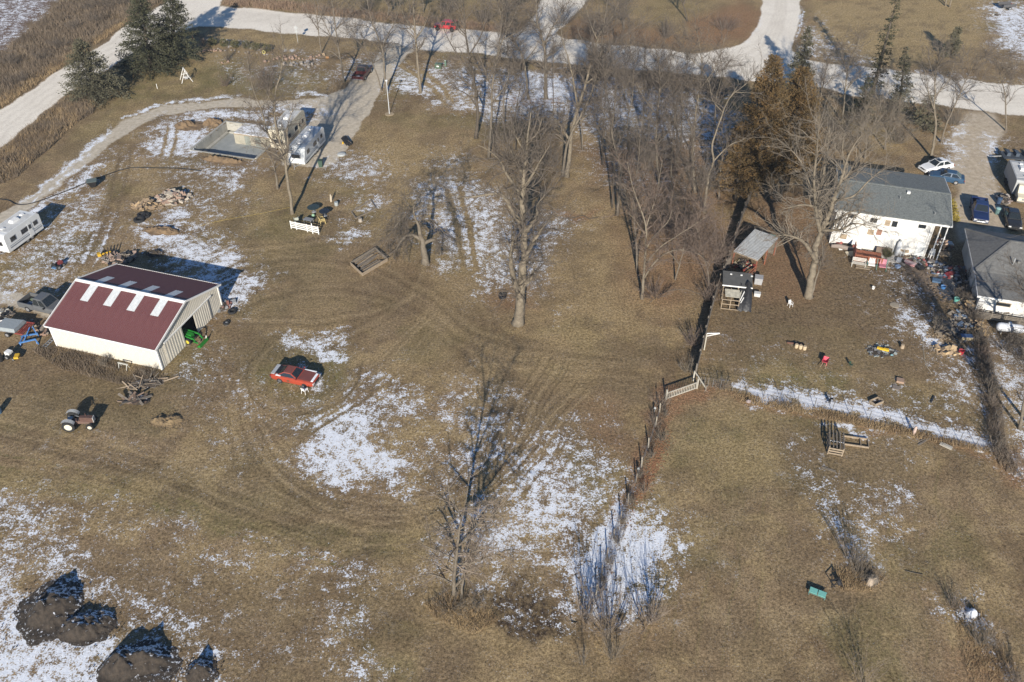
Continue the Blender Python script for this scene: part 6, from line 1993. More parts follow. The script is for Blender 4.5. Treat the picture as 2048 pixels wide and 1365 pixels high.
# ---- road sign with its back to the camera
r = thing('road_sign', 'grey back of a diamond road sign with a small plate below it', 'sign', G(596, 86))
hs = hgt((596, 86), (591, 52))
MB().box((0, 0, hs / 2), (.07, .05, hs)).build('post', GALV, r)
MB().box((0, -.04, hs - .35), (.62, .02, .62), ry=R(45)).build('diamond_plate', GALV, r)
MB().box((0, -.04, hs - 1.05), (.5, .02, .4)).build('small_plate', GALV, r)

# ---- white lawn swing
r = thing('lawn_swing', 'white A-frame lawn swing on the front lawn near the spruces', 'swing', G(373, 162), R(25))
for y in (-.9, .9):
    MB().bar((-.9, y, 0), (0, y * .85, 2.0), .07).bar((.9, y, 0), (0, y * .85, 2.0), .07).bar((-.45, y * .92, .9), (.45, y * .92, .9), .06).build('a_frame', WHITE, r)
MB().bar((0, -.85, 2.0), (0, .85, 2.0), .11).build('top_beam', WHITE, r)
for k in range(4):
    MB().box((-.2 + k * .13, 0, .55), (.10, 1.3, .03)).build('seat_slat', WHITE, r)
for k in range(3):
    MB().box((.33, 0, .68 + k * .15), (.03, 1.3, .10)).build('back_slat', WHITE, r)
for y in (-.62, .62):
    MB().bar((0, y, .55), (0, y, 1.98), .03).build('chain', STEEL, r)

one('garden_stake', 'short white stake in the lawn left of the white swing', 'stake', MB().box((0, 0, .4), (.07, .07, .8)).box((0, 0, .84), (.05, .05, .08)), WHITE, (315, 178))
r = thing('marker_post', 'orange and white marker post beside the dark spruce', 'post', G(388, 88))
MB().tube([(0, 0, 0), (0, 0, .85)], .07, 8).build('white_base', WHITE, r)
MB().tube([(0, 0, .85), (0, 0, 1.5)], .075, 8).build('orange_top', flat((.60, .12, .03)), r)

# ---- rock borders of the flower beds
def rocks(label, line, n, s, mt, seed, spread=.5):
    rr = random.Random(seed)
    P = [G(*p) for p in smooth(line, 5)]
    root = thing('rock_border', label, 'rock border', P[0])
    for i in range(n):
        f = (i + rr.random() * .7) / n * (len(P) - 1)
        k = min(int(f), len(P) - 2)
        p = P[k].lerp(P[k + 1], f - k) - P[0]
        d = s * rr.uniform(.6, 1.5)
        MB().rock((p.x + rr.uniform(-spread, spread), p.y + rr.uniform(-spread, spread), d * .28), (d, d * rr.uniform(.7, 1.2), d * .75), seed * 50 + i, rr.random() * 3).build('stone', mt, root)
rocks('curved border of tan stones on the front lawn left of the round crab tree', [(362, 122), (385, 112), (405, 104), (425, 102), (450, 103)], 26, .42, STONEP, 1)
rocks('stony flower bed of pink and grey stones by the round crab tree', [(540, 122), (565, 118), (590, 116), (615, 118), (640, 116)], 30, .5, STONEP, 2, 1.0)
rocks('second row of grey stones in the flower bed', [(570, 128), (595, 130), (620, 132), (640, 128)], 22, .5, STONE, 3, .8)
rocks('ring of stones round the small bed behind the round crab tree', [(440, 125), (448, 128), (458, 124), (452, 119)], 12, .35, STONEP, 4, .2)
rocks('thin line of stones along the far edge of the front lawn', [(430, 100), (470, 104), (520, 108), (545, 112)], 20, .3, STONE, 5, .4)
one('log_round', 'pale sawn log round leaning at the foot of the roadside tree', 'log', MB().lathe([(.26, -.12), (.28, 0), (.26, .12)], 12, Matrix.Translation((0, 0, .27)) @ Matrix.Rotation(R(80), 4, 'X')), LOGM, (648, 112))
one('log_round', 'orange brown log piece right of the pale log round', 'log', MB().lathe([(.18, -.3), (.2, 0), (.18, .3)], 10, Matrix.Translation((0, 0, .19)) @ Matrix.Rotation(R(90), 4, 'Y')), flat((.40, .20, .07)), (655, 117))
one('tyre_ring', 'small yellow ring standing by the sixth round shrub', 'ring', MB().tube([(math.cos(a) * .26, 0, .30 + math.sin(a) * .26) for a in [i * math.pi / 8 for i in range(17)]], .06, 6, False), flat((.62, .55, .20)), (528, 108))
one('garden_urn', 'dark pointed garden ornament in the flower bed', 'ornament', MB().lathe([(.16, 0), (.22, .2), (.12, .5), (.05, .9)], 8), BLACKP, (621, 128))

# ---- utility boxes
r = thing('utility_box', 'low green utility box on the verge near the drive', 'utility box', G(877, 136), R(-15))
MB().box((0, 0, .35), (1.1, .8, .7)).build('cabinet', flat((.07, .12, .08), .5), r)
MB().loft([[(-.58, -.43, .7), (.58, -.43, .7), (.58, .43, .7), (-.58, .43, .7)], [(-.5, -.36, .8), (.5, -.36, .8), (.5, .36, .8), (-.5, .36, .8)]]).build('lid', flat((.08, .14, .09), .5), r)
MB().box((0, -.412, .42), (.4, .012, .25)).build('sticker', WHITE, r)
r = thing('utility_pedestal', 'slim green utility pedestal right of the low utility box', 'utility box', G(891, 133))
MB().box((0, 0, .5), (.28, .28, 1.0)).build('cabinet', flat((.10, .17, .12), .5), r)
MB().box((0, 0, 1.02), (.32, .32, .06)).build('cap', flat((.45, .52, .45), .5), r)

# ---- stack of black pipes, bins and lids by the drive
r = thing('pipe_stack', 'stack of black plastic pipes lying beside the drive', 'pipes', G(693, 285), R(115))
for k, (x, z) in enumerate([(-.5, .13), (-.24, .13), (.02, .13), (.28, .13), (-.37, .36), (-.11, .36), (.15, .36)]):
    MB().tube([(-1.1 - .15 * (k % 3), x, z), (1.15 + .2 * (k % 2), x + .05, z)], .125, 9).build('pipe', BLACKP, r)
MB().bar((-1.4, -.3, .5), (-.6, -.1, .55), .05).build('strap_board', GREYW, r)
one('yellow_can', 'small yellow can at the near end of the pipe stack', 'can', MB().lathe([(.12, 0), (.13, .28), (.05, .32)], 10), YEL, (686, 288))
one('tank_lid', 'pale grey round lid lying on the grass right of the white trailer', 'lid', MB().lathe([(.62, 0), (.66, .10), (.55, .22), (.15, .30)], 18), flat((.42, .44, .44)), (683, 310))
r = thing('trash_bin', 'green wheeled trash bin in front of the white trailer by the drive', 'bin', G(642, 334))
MB().loft([[(-.24, -.26, .05), (.24, -.26, .05), (.24, .26, .05), (-.24, .26, .05)], [(-.3, -.33, 1.0), (.3, -.33, 1.0), (.3, .33, 1.0), (-.3, .33, 1.0)]]).build('body', flat((.05, .09, .065)), r)
MB().box((0, 0, 1.03), (.64, .70, .06)).build('lid', flat((.04, .07, .05)), r)
for s in (-1, 1):
    MB().lathe([(.1, -.03), (.1, .03)], 10, Matrix.Translation((s * .27, .3, .1)) @ Matrix.Rotation(R(90), 4, 'Y')).build('wheel', TYRE, r)

# ---- plastic garden chair
def chair(label, px, rz, mt, s=1.0, name='garden_chair', group=None, tip=0.0):
    r = thing(name, label, 'chair', G(*px), rz, group, rot=(tip, 0, rz) if tip else None)
    if tip:
        r.location.z = .30 * s
    seat = MB().loft([[(-.24 * s, -.24 * s, .42 * s), (.24 * s, -.24 * s, .42 * s), (.22 * s, .22 * s, .40 * s), (-.22 * s, .22 * s, .40 * s)], [(-.24 * s, -.24 * s, .45 * s), (.24 * s, -.24 * s, .45 * s), (.22 * s, .22 * s, .43 * s), (-.22 * s, .22 * s, .43 * s)]])
    seat.build('seat', mt, r)
    MB().loft([[(-.22 * s, .20 * s, .43 * s), (.22 * s, .20 * s, .43 * s), (.22 * s, .24 * s, .43 * s), (-.22 * s, .24 * s, .43 * s)], [(-.20 * s, .32 * s, .88 * s), (.20 * s, .32 * s, .88 * s), (.20 * s, .35 * s, .88 * s), (-.20 * s, .35 * s, .88 * s)]]).build('backrest', mt, r)
    for x in (-.24, .24):
        for y in (-.24, .24):
            MB().bar((x * s * .9, y * s * .9, .43 * s), (x * s * 1.1, y * s * 1.15, 0), .04 * s).build('leg', mt, r)
        MB().box((x * s * 1.05, 0, .66 * s), (.05 * s, .46 * s, .03 * s)).build('armrest', mt, r)
        MB().bar((x * s * 1.05, -.2 * s, .43 * s), (x * s * 1.05, -.22 * s, .65 * s), .035 * s).build('arm_post', mt, r)
    return r
chair('white plastic chair in front of the orange coupe', (610, 786), R(155), WHITE, .95)
chair('white plastic chair on the bare ground left of the maple', (1580, 613), R(20), WHITE, .8)

# ---- white rail fence piece and the sitting corner behind it
A, a, L = span((582, 458), (639, 470))
r = thing('rail_fence', 'short white slatted rail fence by the tall tree', 'fence', A, a)
for z in (.30, .56, .82, 1.05):
    MB().box((L / 2, 0, z), (L, .04, .13)).build('slat', WHITE, r)
for x in (0.04, L * .2, L * .58, L * .97):
    MB().box((x, .05, .58), (.10, .07, 1.16)).build('post', WHITE, r)
MB().box((L * .78, -.05, .75), (.11, .05, 1.5)).build('post', WHITE, r)
chair('pale metal lawn chair right behind the white rail fence', (594, 447), R(200), flat((.45, .47, .40)), 1.2)
r = thing('grey_table', 'low grey table behind the white rail fence', 'table', G(618, 447), a)
MB().box((0, 0, .62), (1.2, .7, .05)).build('tabletop', flat((.22, .23, .24)), r)
for x in (-.5, .5):
    for y in (-.28, .28):
        MB().box((x, y, .3), (.06, .06, .6)).build('leg', STEEL, r)
def round_table(label, px, rad, mt, h=.72):
    r = thing('round_table', label, 'table', G(*px))
    MB().lathe([(rad * .96, h - .05), (rad, h - .02), (rad * .98, h), (rad * .2, h + .015)], 22).build('tabletop', mt, r)
    MB().tube([(0, 0, 0), (0, 0, h - .04)], .05, 8).build('column', STEEL, r)
    MB().lathe([(.32, 0), (.28, .05), (.06, .1)], 12).build('foot', STEEL, r)
    return r
round_table('dark green round table behind the white rail fence', (628, 424), .80, flat((.035, .05, .042), .3))
round_table('black round table shape in place of the shadow of the dark green one', (650, 432), .70, flat((.02, .022, .024), .3))  # black table shape added as the green table's shadow, no second table stands here
one('green_ball', 'pale green ball in front of the dark green round table', 'ball', MB().lathe([(.02, 0), (.16, .06), (.22, .22), (.16, .38), (.02, .44)], 12), flat((.25, .42, .28)), (627, 434), smooth=True)
chair('yellow plastic chair right of the white rail fence', (645, 448), R(120), flat((.62, .48, .20)), 1.3)
one('wood_post', 'pale split wooden post standing alone in the grass', 'post', MB().box((-.05, 0, .55), (.14, .12, 1.1), ry=.06).box((.08, .02, .45), (.08, .1, .9), ry=.14), flat((.50, .43, .33)), (663, 404))
one('steel_drum', 'small grey drum beside the split wooden post', 'drum', MB().lathe([(.26, 0), (.28, .25), (.26, .5), (.22, .52)], 14), flat((.33, .36, .36), .5), (673, 411))
one('cut_stump', 'grey tree stump at the lower corner of the garden bed', 'stump', MB().lathe([(.30, 0), (.25, .25), (.24, .42), (.20, .43)], 11), flat((.34, .30, .25)), (721, 443))
def bed(label, px4, seed):
    P = [G(*p) for p in px4]
    r = thing('garden_bed', label, 'garden bed', P[0])
    for i in range(4):
        a_, b_ = P[i] - P[0], P[(i + 1) % 4] - P[0]
        MB().bar((a_.x, a_.y, .07), (b_.x, b_.y, .07), .12, .18).build('edge_board', GREYW, r)
    q = [p - P[0] for p in P]
bed('small timber edged garden bed with snow beside the pale stump', [(703, 425), (712, 438), (752, 418), (742, 402)], 1)
def shards(name, label, cat, poly, n, s, mt, seed, kind=True):
    """scraps too small to count: one stuff object"""
    rr = random.Random(seed)
    P = [G(*p) for p in poly]
    mb = MB()
    for i in range(n):
        w = [rr.random() for _ in P]
        t = sum(w)
        c = sum((p * (k / t) for p, k in zip(P, w)), Vector())
        d = s * rr.uniform(.4, 1.6)
        mb.box((c.x, c.y, d * .12 + .01), (d, d * rr.uniform(.3, .9), d * .22), rz=rr.random() * 3, rx=rr.uniform(-.3, .3))
    o = mb.build(name, mt, None, kind='stuff')
    return tag(o, label, cat, kind='stuff')

# ---- lumber crate on the lawn
P = [G(701.5, 531), G(725, 553), G(775.5, 523), G(750.6, 501)]
r = thing('lumber_bin', 'low open wooden bin filled with old grey boards on the lawn', 'lumber bin', P[0])
Q = [p - P[0] for p in P]
for i in range(4):
    for z in (.13, .36):
        a_, b_ = Q[i], Q[(i + 1) % 4]
        MB().bar((a_.x, a_.y, z), (b_.x, b_.y, z), .05, .21).build('side_board', TANW if i < 2 else GREYW, r)
rr = random.Random(5)
for k in range(13):
    f = (k + .5) / 13
    s0, e0 = Q[0].lerp(Q[1], f), Q[3].lerp(Q[2], min(1, max(0, f + rr.uniform(-.12, .12))))
    t0, t1 = rr.uniform(.03, .2), rr.uniform(.75, .97)
    a_, b_ = s0.lerp(e0, t0), s0.lerp(e0, t1)
    MB().bar((a_.x, a_.y, .12 + .06 * (k % 3)), (b_.x, b_.y, .18 + .07 * (k % 4)), .16, .04).build('loose_board', GREYW if k % 3 else TANW, r)

# ---- piles of rubble and firewood
def heap(name, label, cat, px, rx, ry, h, n, size, mts, seed, piece, long=1.0, rz=0.0):
    rr = random.Random(seed)
    r = thing(name, label, cat, G(*px), rz)
    for i in range(n):
        a_, q = rr.random() * 6.283, math.sqrt(rr.random())
        x, y = math.cos(a_) * q * rx, math.sin(a_) * q * ry
        z = h * (1 - q ** 1.5) * rr.uniform(.55, 1.0)
        d = size * rr.uniform(.6, 1.4)
        MB().box((x, y, max(z, d * .12)), (d * long * rr.uniform(.7, 1.4), d * rr.uniform(.5, .9), d * rr.uniform(.18, .4)), rr.random() * 3.1, rr.uniform(-.5, .5), rr.uniform(-.5, .5)).build(piece, mts[i % len(mts)], r)
    MB().lathe([(min(rx, ry) * .95, -.02), (min(rx, ry) * .6, h * .45), (.1, h * .72)], 12, Matrix.Diagonal((rx / min(rx, ry), ry / min(rx, ry), 1, 1))).build('core', SOIL, r)
    return r
heap('rubble_pile', 'pile of broken pale concrete slabs on the left lawn', 'rubble pile', (345, 398), 2.3, 1.7, 1.1, 90, .62, [SLABM, STONEP, SLABM], 11, 'slab')
heap('firewood_pile', 'tan firewood pile left of the concrete rubble', 'firewood pile', (297, 412), 2.1, 1.2, .8, 90, .36, [LOGM, LOGM, flat((.42, .30, .17))], 12, 'log', 1.7)
heap('scrap_pile', 'dark pile of logs and scrap behind the red roofed barn', 'scrap pile', (243, 520), 1.9, 1.2, .8, 50, .5, [GREYW, flat((.33, .24, .19)), BLACKP], 13, 'piece', 1.5)
heap('scrap_pile', 'scrap metal pile by the sliding door of the barn', 'scrap pile', (446, 612), 1.0, 1.1, .5, 34, .4, [flat((.22, .10, .08)), STEEL, GREYW], 14, 'piece', 1.6)
heap('brick_pile', 'pile of pale stones at the left rear corner of the barn', 'rubble pile', (222, 524), .9, .6, .5, 30, .34, [STONEP, STONE], 15, 'stone')
heap('firewood_pile', 'split firewood heap at the corner of the hip roofed building', 'firewood pile', (1943, 612), 1.6, 1.3, 1.0, 70, .40, [LOGM, flat((.42, .30, .17)), GREYW], 16, 'log', 1.6)
heap('firewood_pile', 'long low firewood row left of the white gas tank', 'firewood pile', (1958, 658), .6, 1.9, .6, 50, .38, [LOGM, flat((.40, .29, .16))], 17, 'log', 1.5)
heap('plank_pile', 'splintered boards lying on the snow in the right yard', 'boards', (1892, 702), 1.3, .6, .25, 26, .5, [flat((.52, .38, .22)), LOGM], 18, 'board', 1.8)
heap('ash_pile', 'burn pile of ash and scraps on the right lawn', 'burn pile', (1762, 702), 1.7, 1.1, .22, 44, .28, [flat((.30, .33, .32)), flat((.10, .10, .11)), flat((.2, .2, .19))], 19, 'scrap')
heap('junk_pile', 'mixed junk heap at the lower left corner of the grey roofed house', 'junk', (1693, 492), 1.9, .9, .6, 40, .5, [WHITE, flat((.30, .28, .34)), GREYW, flat((.35, .10, .08))], 20, 'piece', 1.3)
heap('junk_pile', 'mixed junk heap on the deck behind the red railing', 'junk', (1752, 486), 1.4, .7, .6, 34, .36, [WHITE, BLACKP, flat((.30, .12, .14)), flat((.2, .22, .26))], 21, 'piece')
heap('junk_pile', 'junk heap under the porch at the right end of the grey roofed house', 'junk', (1888, 492), .9, 1.2, .9, 40, .45, [flat((.42, .30, .22)), WHITE, flat((.25, .12, .08)), GREYW], 22, 'piece')
heap('junk_pile', 'dark junk heap in the shade left of the hip roofed building', 'junk', (1905, 545), 2.2, 1.4, .5, 60, .42, [BLACKP, flat((.10, .13, .19)), STEEL, flat((.22, .05, .05))], 23, 'piece')
heap('junk_pile', 'junk heap inside the pen of the striped shed', 'junk', (1488, 532), 1.2, .9, .6, 30, .5, [flat((.28, .05, .04)), GREYW, flat((.45, .40, .28)), BLACKP], 24, 'piece')
heap('junk_pile', 'mixed junk heap against the middle of the white house wall', 'junk', (1806, 494), 1.3, .8, .6, 40, .42, [flat((.20, .17, .14)), WHITE, BLACKP, GREYW], 31, 'piece', 1.3)
heap('junk_pile', 'low junk heap on the dirt under the white wire chairs', 'junk', (1830, 524), 2.2, 1.0, .28, 60, .34, [BLACKP, flat((.34, .30, .26)), flat((.20, .22, .27)), GREYW, flat((.32, .10, .09))], 32, 'piece', 1.4)
heap('junk_pile', 'junk strewn on the dirt right of the slat table', 'junk', (1880, 540), 1.5, 1.8, .28, 56, .36, [BLACKP, flat((.42, .40, .37)), flat((.10, .14, .22)), GREYW], 33, 'piece', 1.4)
heap('junk_pile', 'junk strewn along the shaded wall of the hip roofed building', 'junk', (1928, 575), 1.0, 2.4, .35, 60, .4, [BLACKP, flat((.24, .19, .15)), flat((.38, .36, .34)), GREYW], 34, 'piece', 1.4)
heap('junk_pile', 'scrap wood strewn in the right yard above the splintered boards', 'junk', (1900, 660), 1.8, 1.6, .2, 50, .34, [GREYW, flat((.30, .24, .17)), flat((.13, .11, .10))], 35, 'piece', 2.2)
heap('junk_pile', 'scrap heap between the covered trailer and the blue implement', 'junk', (52, 652), 1.3, .8, .5, 36, .45, [GREYW, BLACKP, flat((.30, .14, .10)), flat((.36, .33, .30))], 36, 'piece', 1.5)
heap('junk_pile', 'scrap heap at the left end wall of the barn', 'junk', (88, 662), .9, .8, .45, 30, .42, [GREYW, flat((.34, .22, .16)), BLACKP], 37, 'piece', 1.6)
heap('junk_pile', 'dark scrap heap cut by the left edge above the covered trailer', 'junk', (4, 632), 1.2, .8, .5, 30, .45, [BLACKP, flat((.5, .48, .42)), GREYW], 38, 'piece', 1.5)
heap('junk_pile', 'junk strewn below the firewood heap at the hip roofed building', 'junk', (1925, 640), 1.3, 1.6, .25, 46, .34, [GREYW, flat((.30, .27, .23)), BLACKP, flat((.12, .17, .25))], 39, 'piece', 1.6)
heap('junk_pile', 'planks and scraps in front of the deck rails of the hip roofed building', 'junk', (1985, 628), 2.2, .6, .5, 50, .42, [GREYW, flat((.42, .38, .32)), flat((.20, .16, .13))], 40, 'piece', 2.4)
heap('lumber_pile', 'heap of old grey beams near the corner of the red roofed barn', 'lumber pile', (275, 800), .8, 1.5, .5, 16, .30, [GREYW, flat((.16, .11, .08))], 25, 'beam', 5.0, R(80))
heap('brush_heap', 'heap of pale sticks beside the old beams', 'brush heap', (292, 768), 2.0, .9, .35, 30, .12, [flat((.36, .28, .2)), GREYW], 26, 'stick', 14.0, R(10))

# ---- mounds of soil
def mound(label, px, rx, ry, h, mt, seed, rz=0.0, name='dirt_pile', sharp=1.0):
    rg = np.random.default_rng(seed)
    n = 64
    u = np.linspace(-1, 1, n)
    X, Y = np.meshgrid(u, u)
    q = np.sqrt(X ** 2 + Y ** 2)
    ox = seed * 13.7
    # several peaks on one crest, slumped skirts, gullies
    z = np.zeros_like(X)
    rr_ = random.Random(seed)
    for k in range(4):
        cx_, cy_, ss = rr_.uniform(-.38, .38), rr_.uniform(-.15, .3), rr_.uniform(.45, .8)
        dd_ = np.clip(1 - np.sqrt((X - cx_) ** 2 + (Y - cy_) ** 2) / ss, 0, 1)
        z = np.maximum(z, (dd_ * dd_ * (3 - 2 * dd_)) ** .7 * rr_.uniform(.65, 1.0))
    edge = 1 + .5 * (vnoise(np.arctan2(Y, X) * 2 + 20, X * 0, .6, seed + 5) - .5)
    z = np.maximum(z, .22 * np.clip(1 - q / (.97 * edge), 0, 1))
    fall = np.clip((1 - q) * 5, 0, 1)
    z = h * z * (.8 + .45 * vnoise(X * rx + ox, Y * ry, .7, seed)) + fall * np.clip(z * 4, 0, 1) * ((vnoise(X * rx + ox, Y * ry, .45, seed + 1) - .5) * .34 + (vnoise(X * rx + ox, Y * ry, .24, seed + 2) - .5) * .17 + (vnoise(X * rx + ox, Y * ry, .13, seed + 3) - .5) * .10)
    z = z - .03 * (1 - fall)
    z = np.where(q > .98, -.06, z)
    V = np.stack([X * rx, Y * ry, z], -1).reshape(-1, 3)
    i = np.arange(n * n).reshape(n, n)
    F = np.stack([i[:-1, :-1], i[:-1, 1:], i[1:, 1:], i[1:, :-1]], -1).reshape(-1, 4)
    keep = (q.ravel()[F].min(1) < 1.0)
    r = thing(name, label, 'dirt pile', G(*px), rz)
    raw_mesh('soil', V, F[keep], mt, r)
    rr = random.Random(seed)
    mb = MB()
    for k in range(150):
        a_ = rr.random() * 6.283
        qq = rr.uniform(.6, 1.2)
        d = rr.uniform(.04, .13)
        zz = .03
        mb.rock((math.cos(a_) * qq * rx, math.sin(a_) * qq * ry, zz + d * .2), (d, d, d * .8), seed * 99 + k)
    mb.build('clods', SOILC if mt is SOIL else mt, r, kind='stuff')
    return r
mound('large black soil pile near the left bottom corner, topmost of four', (98, 1222), 2.8, 3.1, 1.3, SOIL, 41, sharp=.75)
mound('black soil pile right beside the topmost one', (176, 1256), 2.3, 1.8, 1.05, SOIL, 42, sharp=.75)
mound('large black soil pile at the bottom edge', (280, 1336), 3.2, 2.4, 1.3, SOIL, 43, sharp=.75)
mound('small black soil pile right of the large one at the bottom edge', (406, 1345), 1.3, 1.3, .75, SOIL, 44, sharp=.75)
mound('tan soil mound at the far corner of the foundation pit', (380, 252), 2.6, 1.9, .9, CLAY, 45)
mound('brown soil mound beside the tan one at the foundation pit', (425, 247), 1.8, 1.5, .7, CLAY, 46)
mound('long brown soil bank along the near edge of the foundation pit', (450, 322), 4.2, 1.3, .55, CLAY, 47, PIT_A)
mound('low brown soil ridge with snow behind the tyres', (322, 462), 2.8, 1.2, .5, CLAY, 48, R(-10))
mound('small dark soil mound behind the red roofed barn', (310, 508), 1.2, .8, .4, SOIL, 49)
mound('strawy heap of old hay right of the beams', (333, 842), 1.7, 1.1, .38, mat('old_hay', (.24, .17, .09), .95, c2=(.12, .085, .05), scale=2.0, bump=1.0), 51, name='hay_heap', sharp=.4)
r = mound('snow topped boulder in the brush at the bottom right', (1936, 1228), .75, .55, .45, SNOWM, 52, name='boulder', sharp=.5)
mound('old stump mound under the reddish brush on the right lawn', (1740, 1160), .8, .7, .4, GREYW, 53, name='stump_mound')

# ---- tyres
def tyre(label, px, rad, w, z=0.0, rot=(0, 0, 0), group='old tyres', rim=False):
    m = Matrix.Translation((0, 0, w / 2))
    pts = [(math.cos(i * math.pi / 9) * rad * .75, math.sin(i * math.pi / 9) * rad * .75, w / 2) for i in range(19)]
    r = thing('old_tyre', label, 'tyre', G(*px) + Vector((0, 0, z)), group=group, rot=rot)
    MB().lathe([(rad * .55, 0), (rad * .93, 0), (rad, w * .25), (rad, w * .75), (rad * .93, w), (rad * .55, w), (rad * .52, w * .5), (rad * .55, 0)], 18).build('tread', TYRE, r)
    if rim:
        MB().lathe([(rad * .5, w * .3), (rad * .5, w * .6), (rad * .2, w * .68)], 14).build('rim', flat((.42, .43, .44)), r)
    return r
tyre('large black tyre lying nearest of the three below the rubble', (279, 442), .72, .35)
tyre('black tyre lying behind the large one below the rubble', (284, 432), .6, .3)
tyre('black tyre lying right of the large one below the rubble', (291, 434), .6, .28)
tyre('tan muddy tyre on the grass by the barn corner', (465, 625), .5, .25, rim=False)
tyre('car wheel lying on the grass below the muddy tyre', (453, 648), .36, .22, rim=True)

# ---- hose and drop box, ropes
def line(name, label, cat, px, rad, mt, z=.0, n=6):
    P = [G(*p) for p in smooth(px, 5)]
    o = MB().tube([(p.x - P[0].x, p.y - P[0].y, rad + z) for p in P], rad, n).build(name, mt, None, smooth=True)
    o.location = P[0]
    return tag(o, label, cat)
line('black_hose', 'long black hose snaking across the drive and the left lawn', 'hose', [(-30, 398), (14, 401), (31, 409), (51, 410), (82, 402), (133, 383), (174, 366), (215, 350), (260, 337), (308, 337), (359, 338), (402, 343)], .06, BLACKP)
line('yellow_rope', 'thin yellow rope lying between the firewood and the tall tree', 'rope', [(400, 452), (450, 440), (520, 428), (584, 414)], .010, ROPE)
line('white_hose', 'pale garden hose lying on the right yard', 'hose', [(1845, 677), (1847, 700), (1849, 718), (1854, 734), (1864, 748)], .022, flat((.55, .5, .4)))
line('fallen_branch', 'long dark fallen branch on leaves right of the huge tree', 'branch', [(1098, 428), (1125, 438), (1150, 436), (1165, 432), (1178, 438), (1196, 436)], .05, BARK_DARK)
line('fallen_branch', 'curved dead branch lying at the front of the grove', 'branch', [(1300, 605), (1330, 585), (1370, 580), (1400, 590)], .03, BARK)
line('fallen_branch', 'dead reddish branch lying on the right lawn beyond the stump', 'branch', [(1810, 1142), (1825, 1146), (1845, 1150)], .035, BARK_DARK)
r = thing('drop_box', 'black fabric funnel box on the hose', 'box', G(187, 374), R(20))
MB().loft([[(-.25, -.25, 0), (.25, -.25, 0), (.25, .25, 0), (-.25, .25, 0)], [(-.62, -.55, .95), (.62, -.55, .95), (.62, .55, .95), (-.62, .55, .95)]]).build('funnel', BLACKT, r)
MB().box((0, 0, .97), (1.3, 1.15, .04)).build('rim', flat((.12, .15, .14)), r)

# ---- machines at the left
r = thing('garden_tractor', 'small red and blue garden machine on the snow left of the barn', 'garden machine', G(118, 535), R(70))
MB().box((.25, 0, .45), (.7, .45, .4)).build('hood', flat((.30, .06, .06)), r)
MB().box((-.35, 0, .5), (.4, .5, .12)).build('seat', BLACKP, r)
MB().box((-.52, 0, .7), (.1, .45, .35)).build('seat_back', BLACKP, r)
MB().box((-.3, 0, .3), (.9, .6, .15)).build('deck', flat((.10, .20, .36)), r)
for s in (-1, 1):
    wheel(r, .4, s * .38, .2, .14, RIM, s); wheel(r, -.4, s * .42, .28, .2, RIM, s)
r = thing('tillage_implement', 'yellow and black implement lying behind the barn', 'implement', G(213, 512), R(35))
MB().bar((-.8, 0, .4), (.6, 0, .4), .16).build('beam', YEL, r)
MB().box((-.75, 0, .45), (.4, .5, .35)).build('gearbox', YEL, r)
for k in range(4):
    MB().bar((-.2 + k * .4, -.5, .35), (.1 + k * .4, .6, .7), .08).build('arm', BLACKP, r)
    MB().bar((-.2 + k * .4, -.5, .35), (-.3 + k * .4, -.6, 0), .07).build('tine', BLACKP, r)
A, a, L = span((18, 668), (60, 676))
r = thing('covered_trailer', 'small trailer under a grey sheet with a red rear frame at the left edge', 'trailer', G(28, 662), R(-12))
MB().box((-.2, 0, .62), (2.6, 2.0, .08)).build('deck', STEEL, r)
MB().loft([[(-1.5, -1.0, .68), (1.1, -1.0, .68), (1.1, 1.0, .68), (-1.5, 1.0, .68)], [(-1.3, -.8, .98), (1.0, -.85, 1.02), (1.0, .85, 1.0), (-1.3, .8, .96)]]).build('grey_sheet', flat((.30, .33, .34), .6), r)
for k in range(4):
    MB().box((1.3 + k * .22, 0, .6), (.10, 2.1, .08)).build('red_bar', flat((.26, .05, .04)), r)
for y in (-1.0, 1.0):
    MB().box((1.55, y, .6), (.95, .09, .12)).build('red_rail', flat((.26, .05, .04)), r)
    MB().bar((-1.6, y * .8, .6), (-3.0, y * .15, .45), .09).build('tongue', WHITE, r)
    wheel(r, .1, y * 1.08, .3, .2, RIM, 1 if y > 0 else -1)
r = thing('blue_implement', 'bright blue steel implement frame lying in the weeds left of the barn', 'implement', G(60, 682), R(15))
BLU = flat((.07, .20, .46), .5)
MB().bar((-.9, -.6, .35), (.8, -.5, .45), .14).build("beam", BLU, r)
MB().bar((-.7, .5, .4), (.9, .4, .5), .14).build("beam", BLU, r)
MB().bar((-.8, -.6, .35), (-.6, .5, .4), .12).build("beam", BLU, r)
MB().bar((.7, -.5, .45), (1.0, -.9, .0), .10).bar((.75, .4, .5), (.4, 1.1, 1.0), .09).build("arm", BLU, r)
MB().bar((-.4, -.6, .4), (.2, .9, 1.1), .09).build("arm", BLU, r)
for x in (-.8, .8):
    MB().bar((x, -.55, .4), (x, -.7, 0), .09).build("foot", BLU, r)
    MB().bar((x, .45, .45), (x, .6, 0), .09).build("foot", BLU, r)
r = thing('lawn_mower', 'white and yellow riding mower standing in the weeds at the left', 'mower', G(28, 716), R(-20))
MB().box((-.45, 0, .55), (.6, .55, .45)).build('engine_cover', WHITE, r)
MB().box((.1, 0, .38), (.6, .7, .25)).build('deck', BLACKP, r)
MB().box((.6, -.05, .42), (.45, .7, .22), rz=.5).build('front_blade', YEL, r)
for s in (-1, 1):
    wheel(r, -.4, s * .42, .26, .2, RIM, s); wheel(r, .35, s * .38, .18, .14, RIM, s)
MB().tube([(-.05, 0, .5), (.12, 0, .85)], .03, 6).build('steering_column', BLACKP, r)
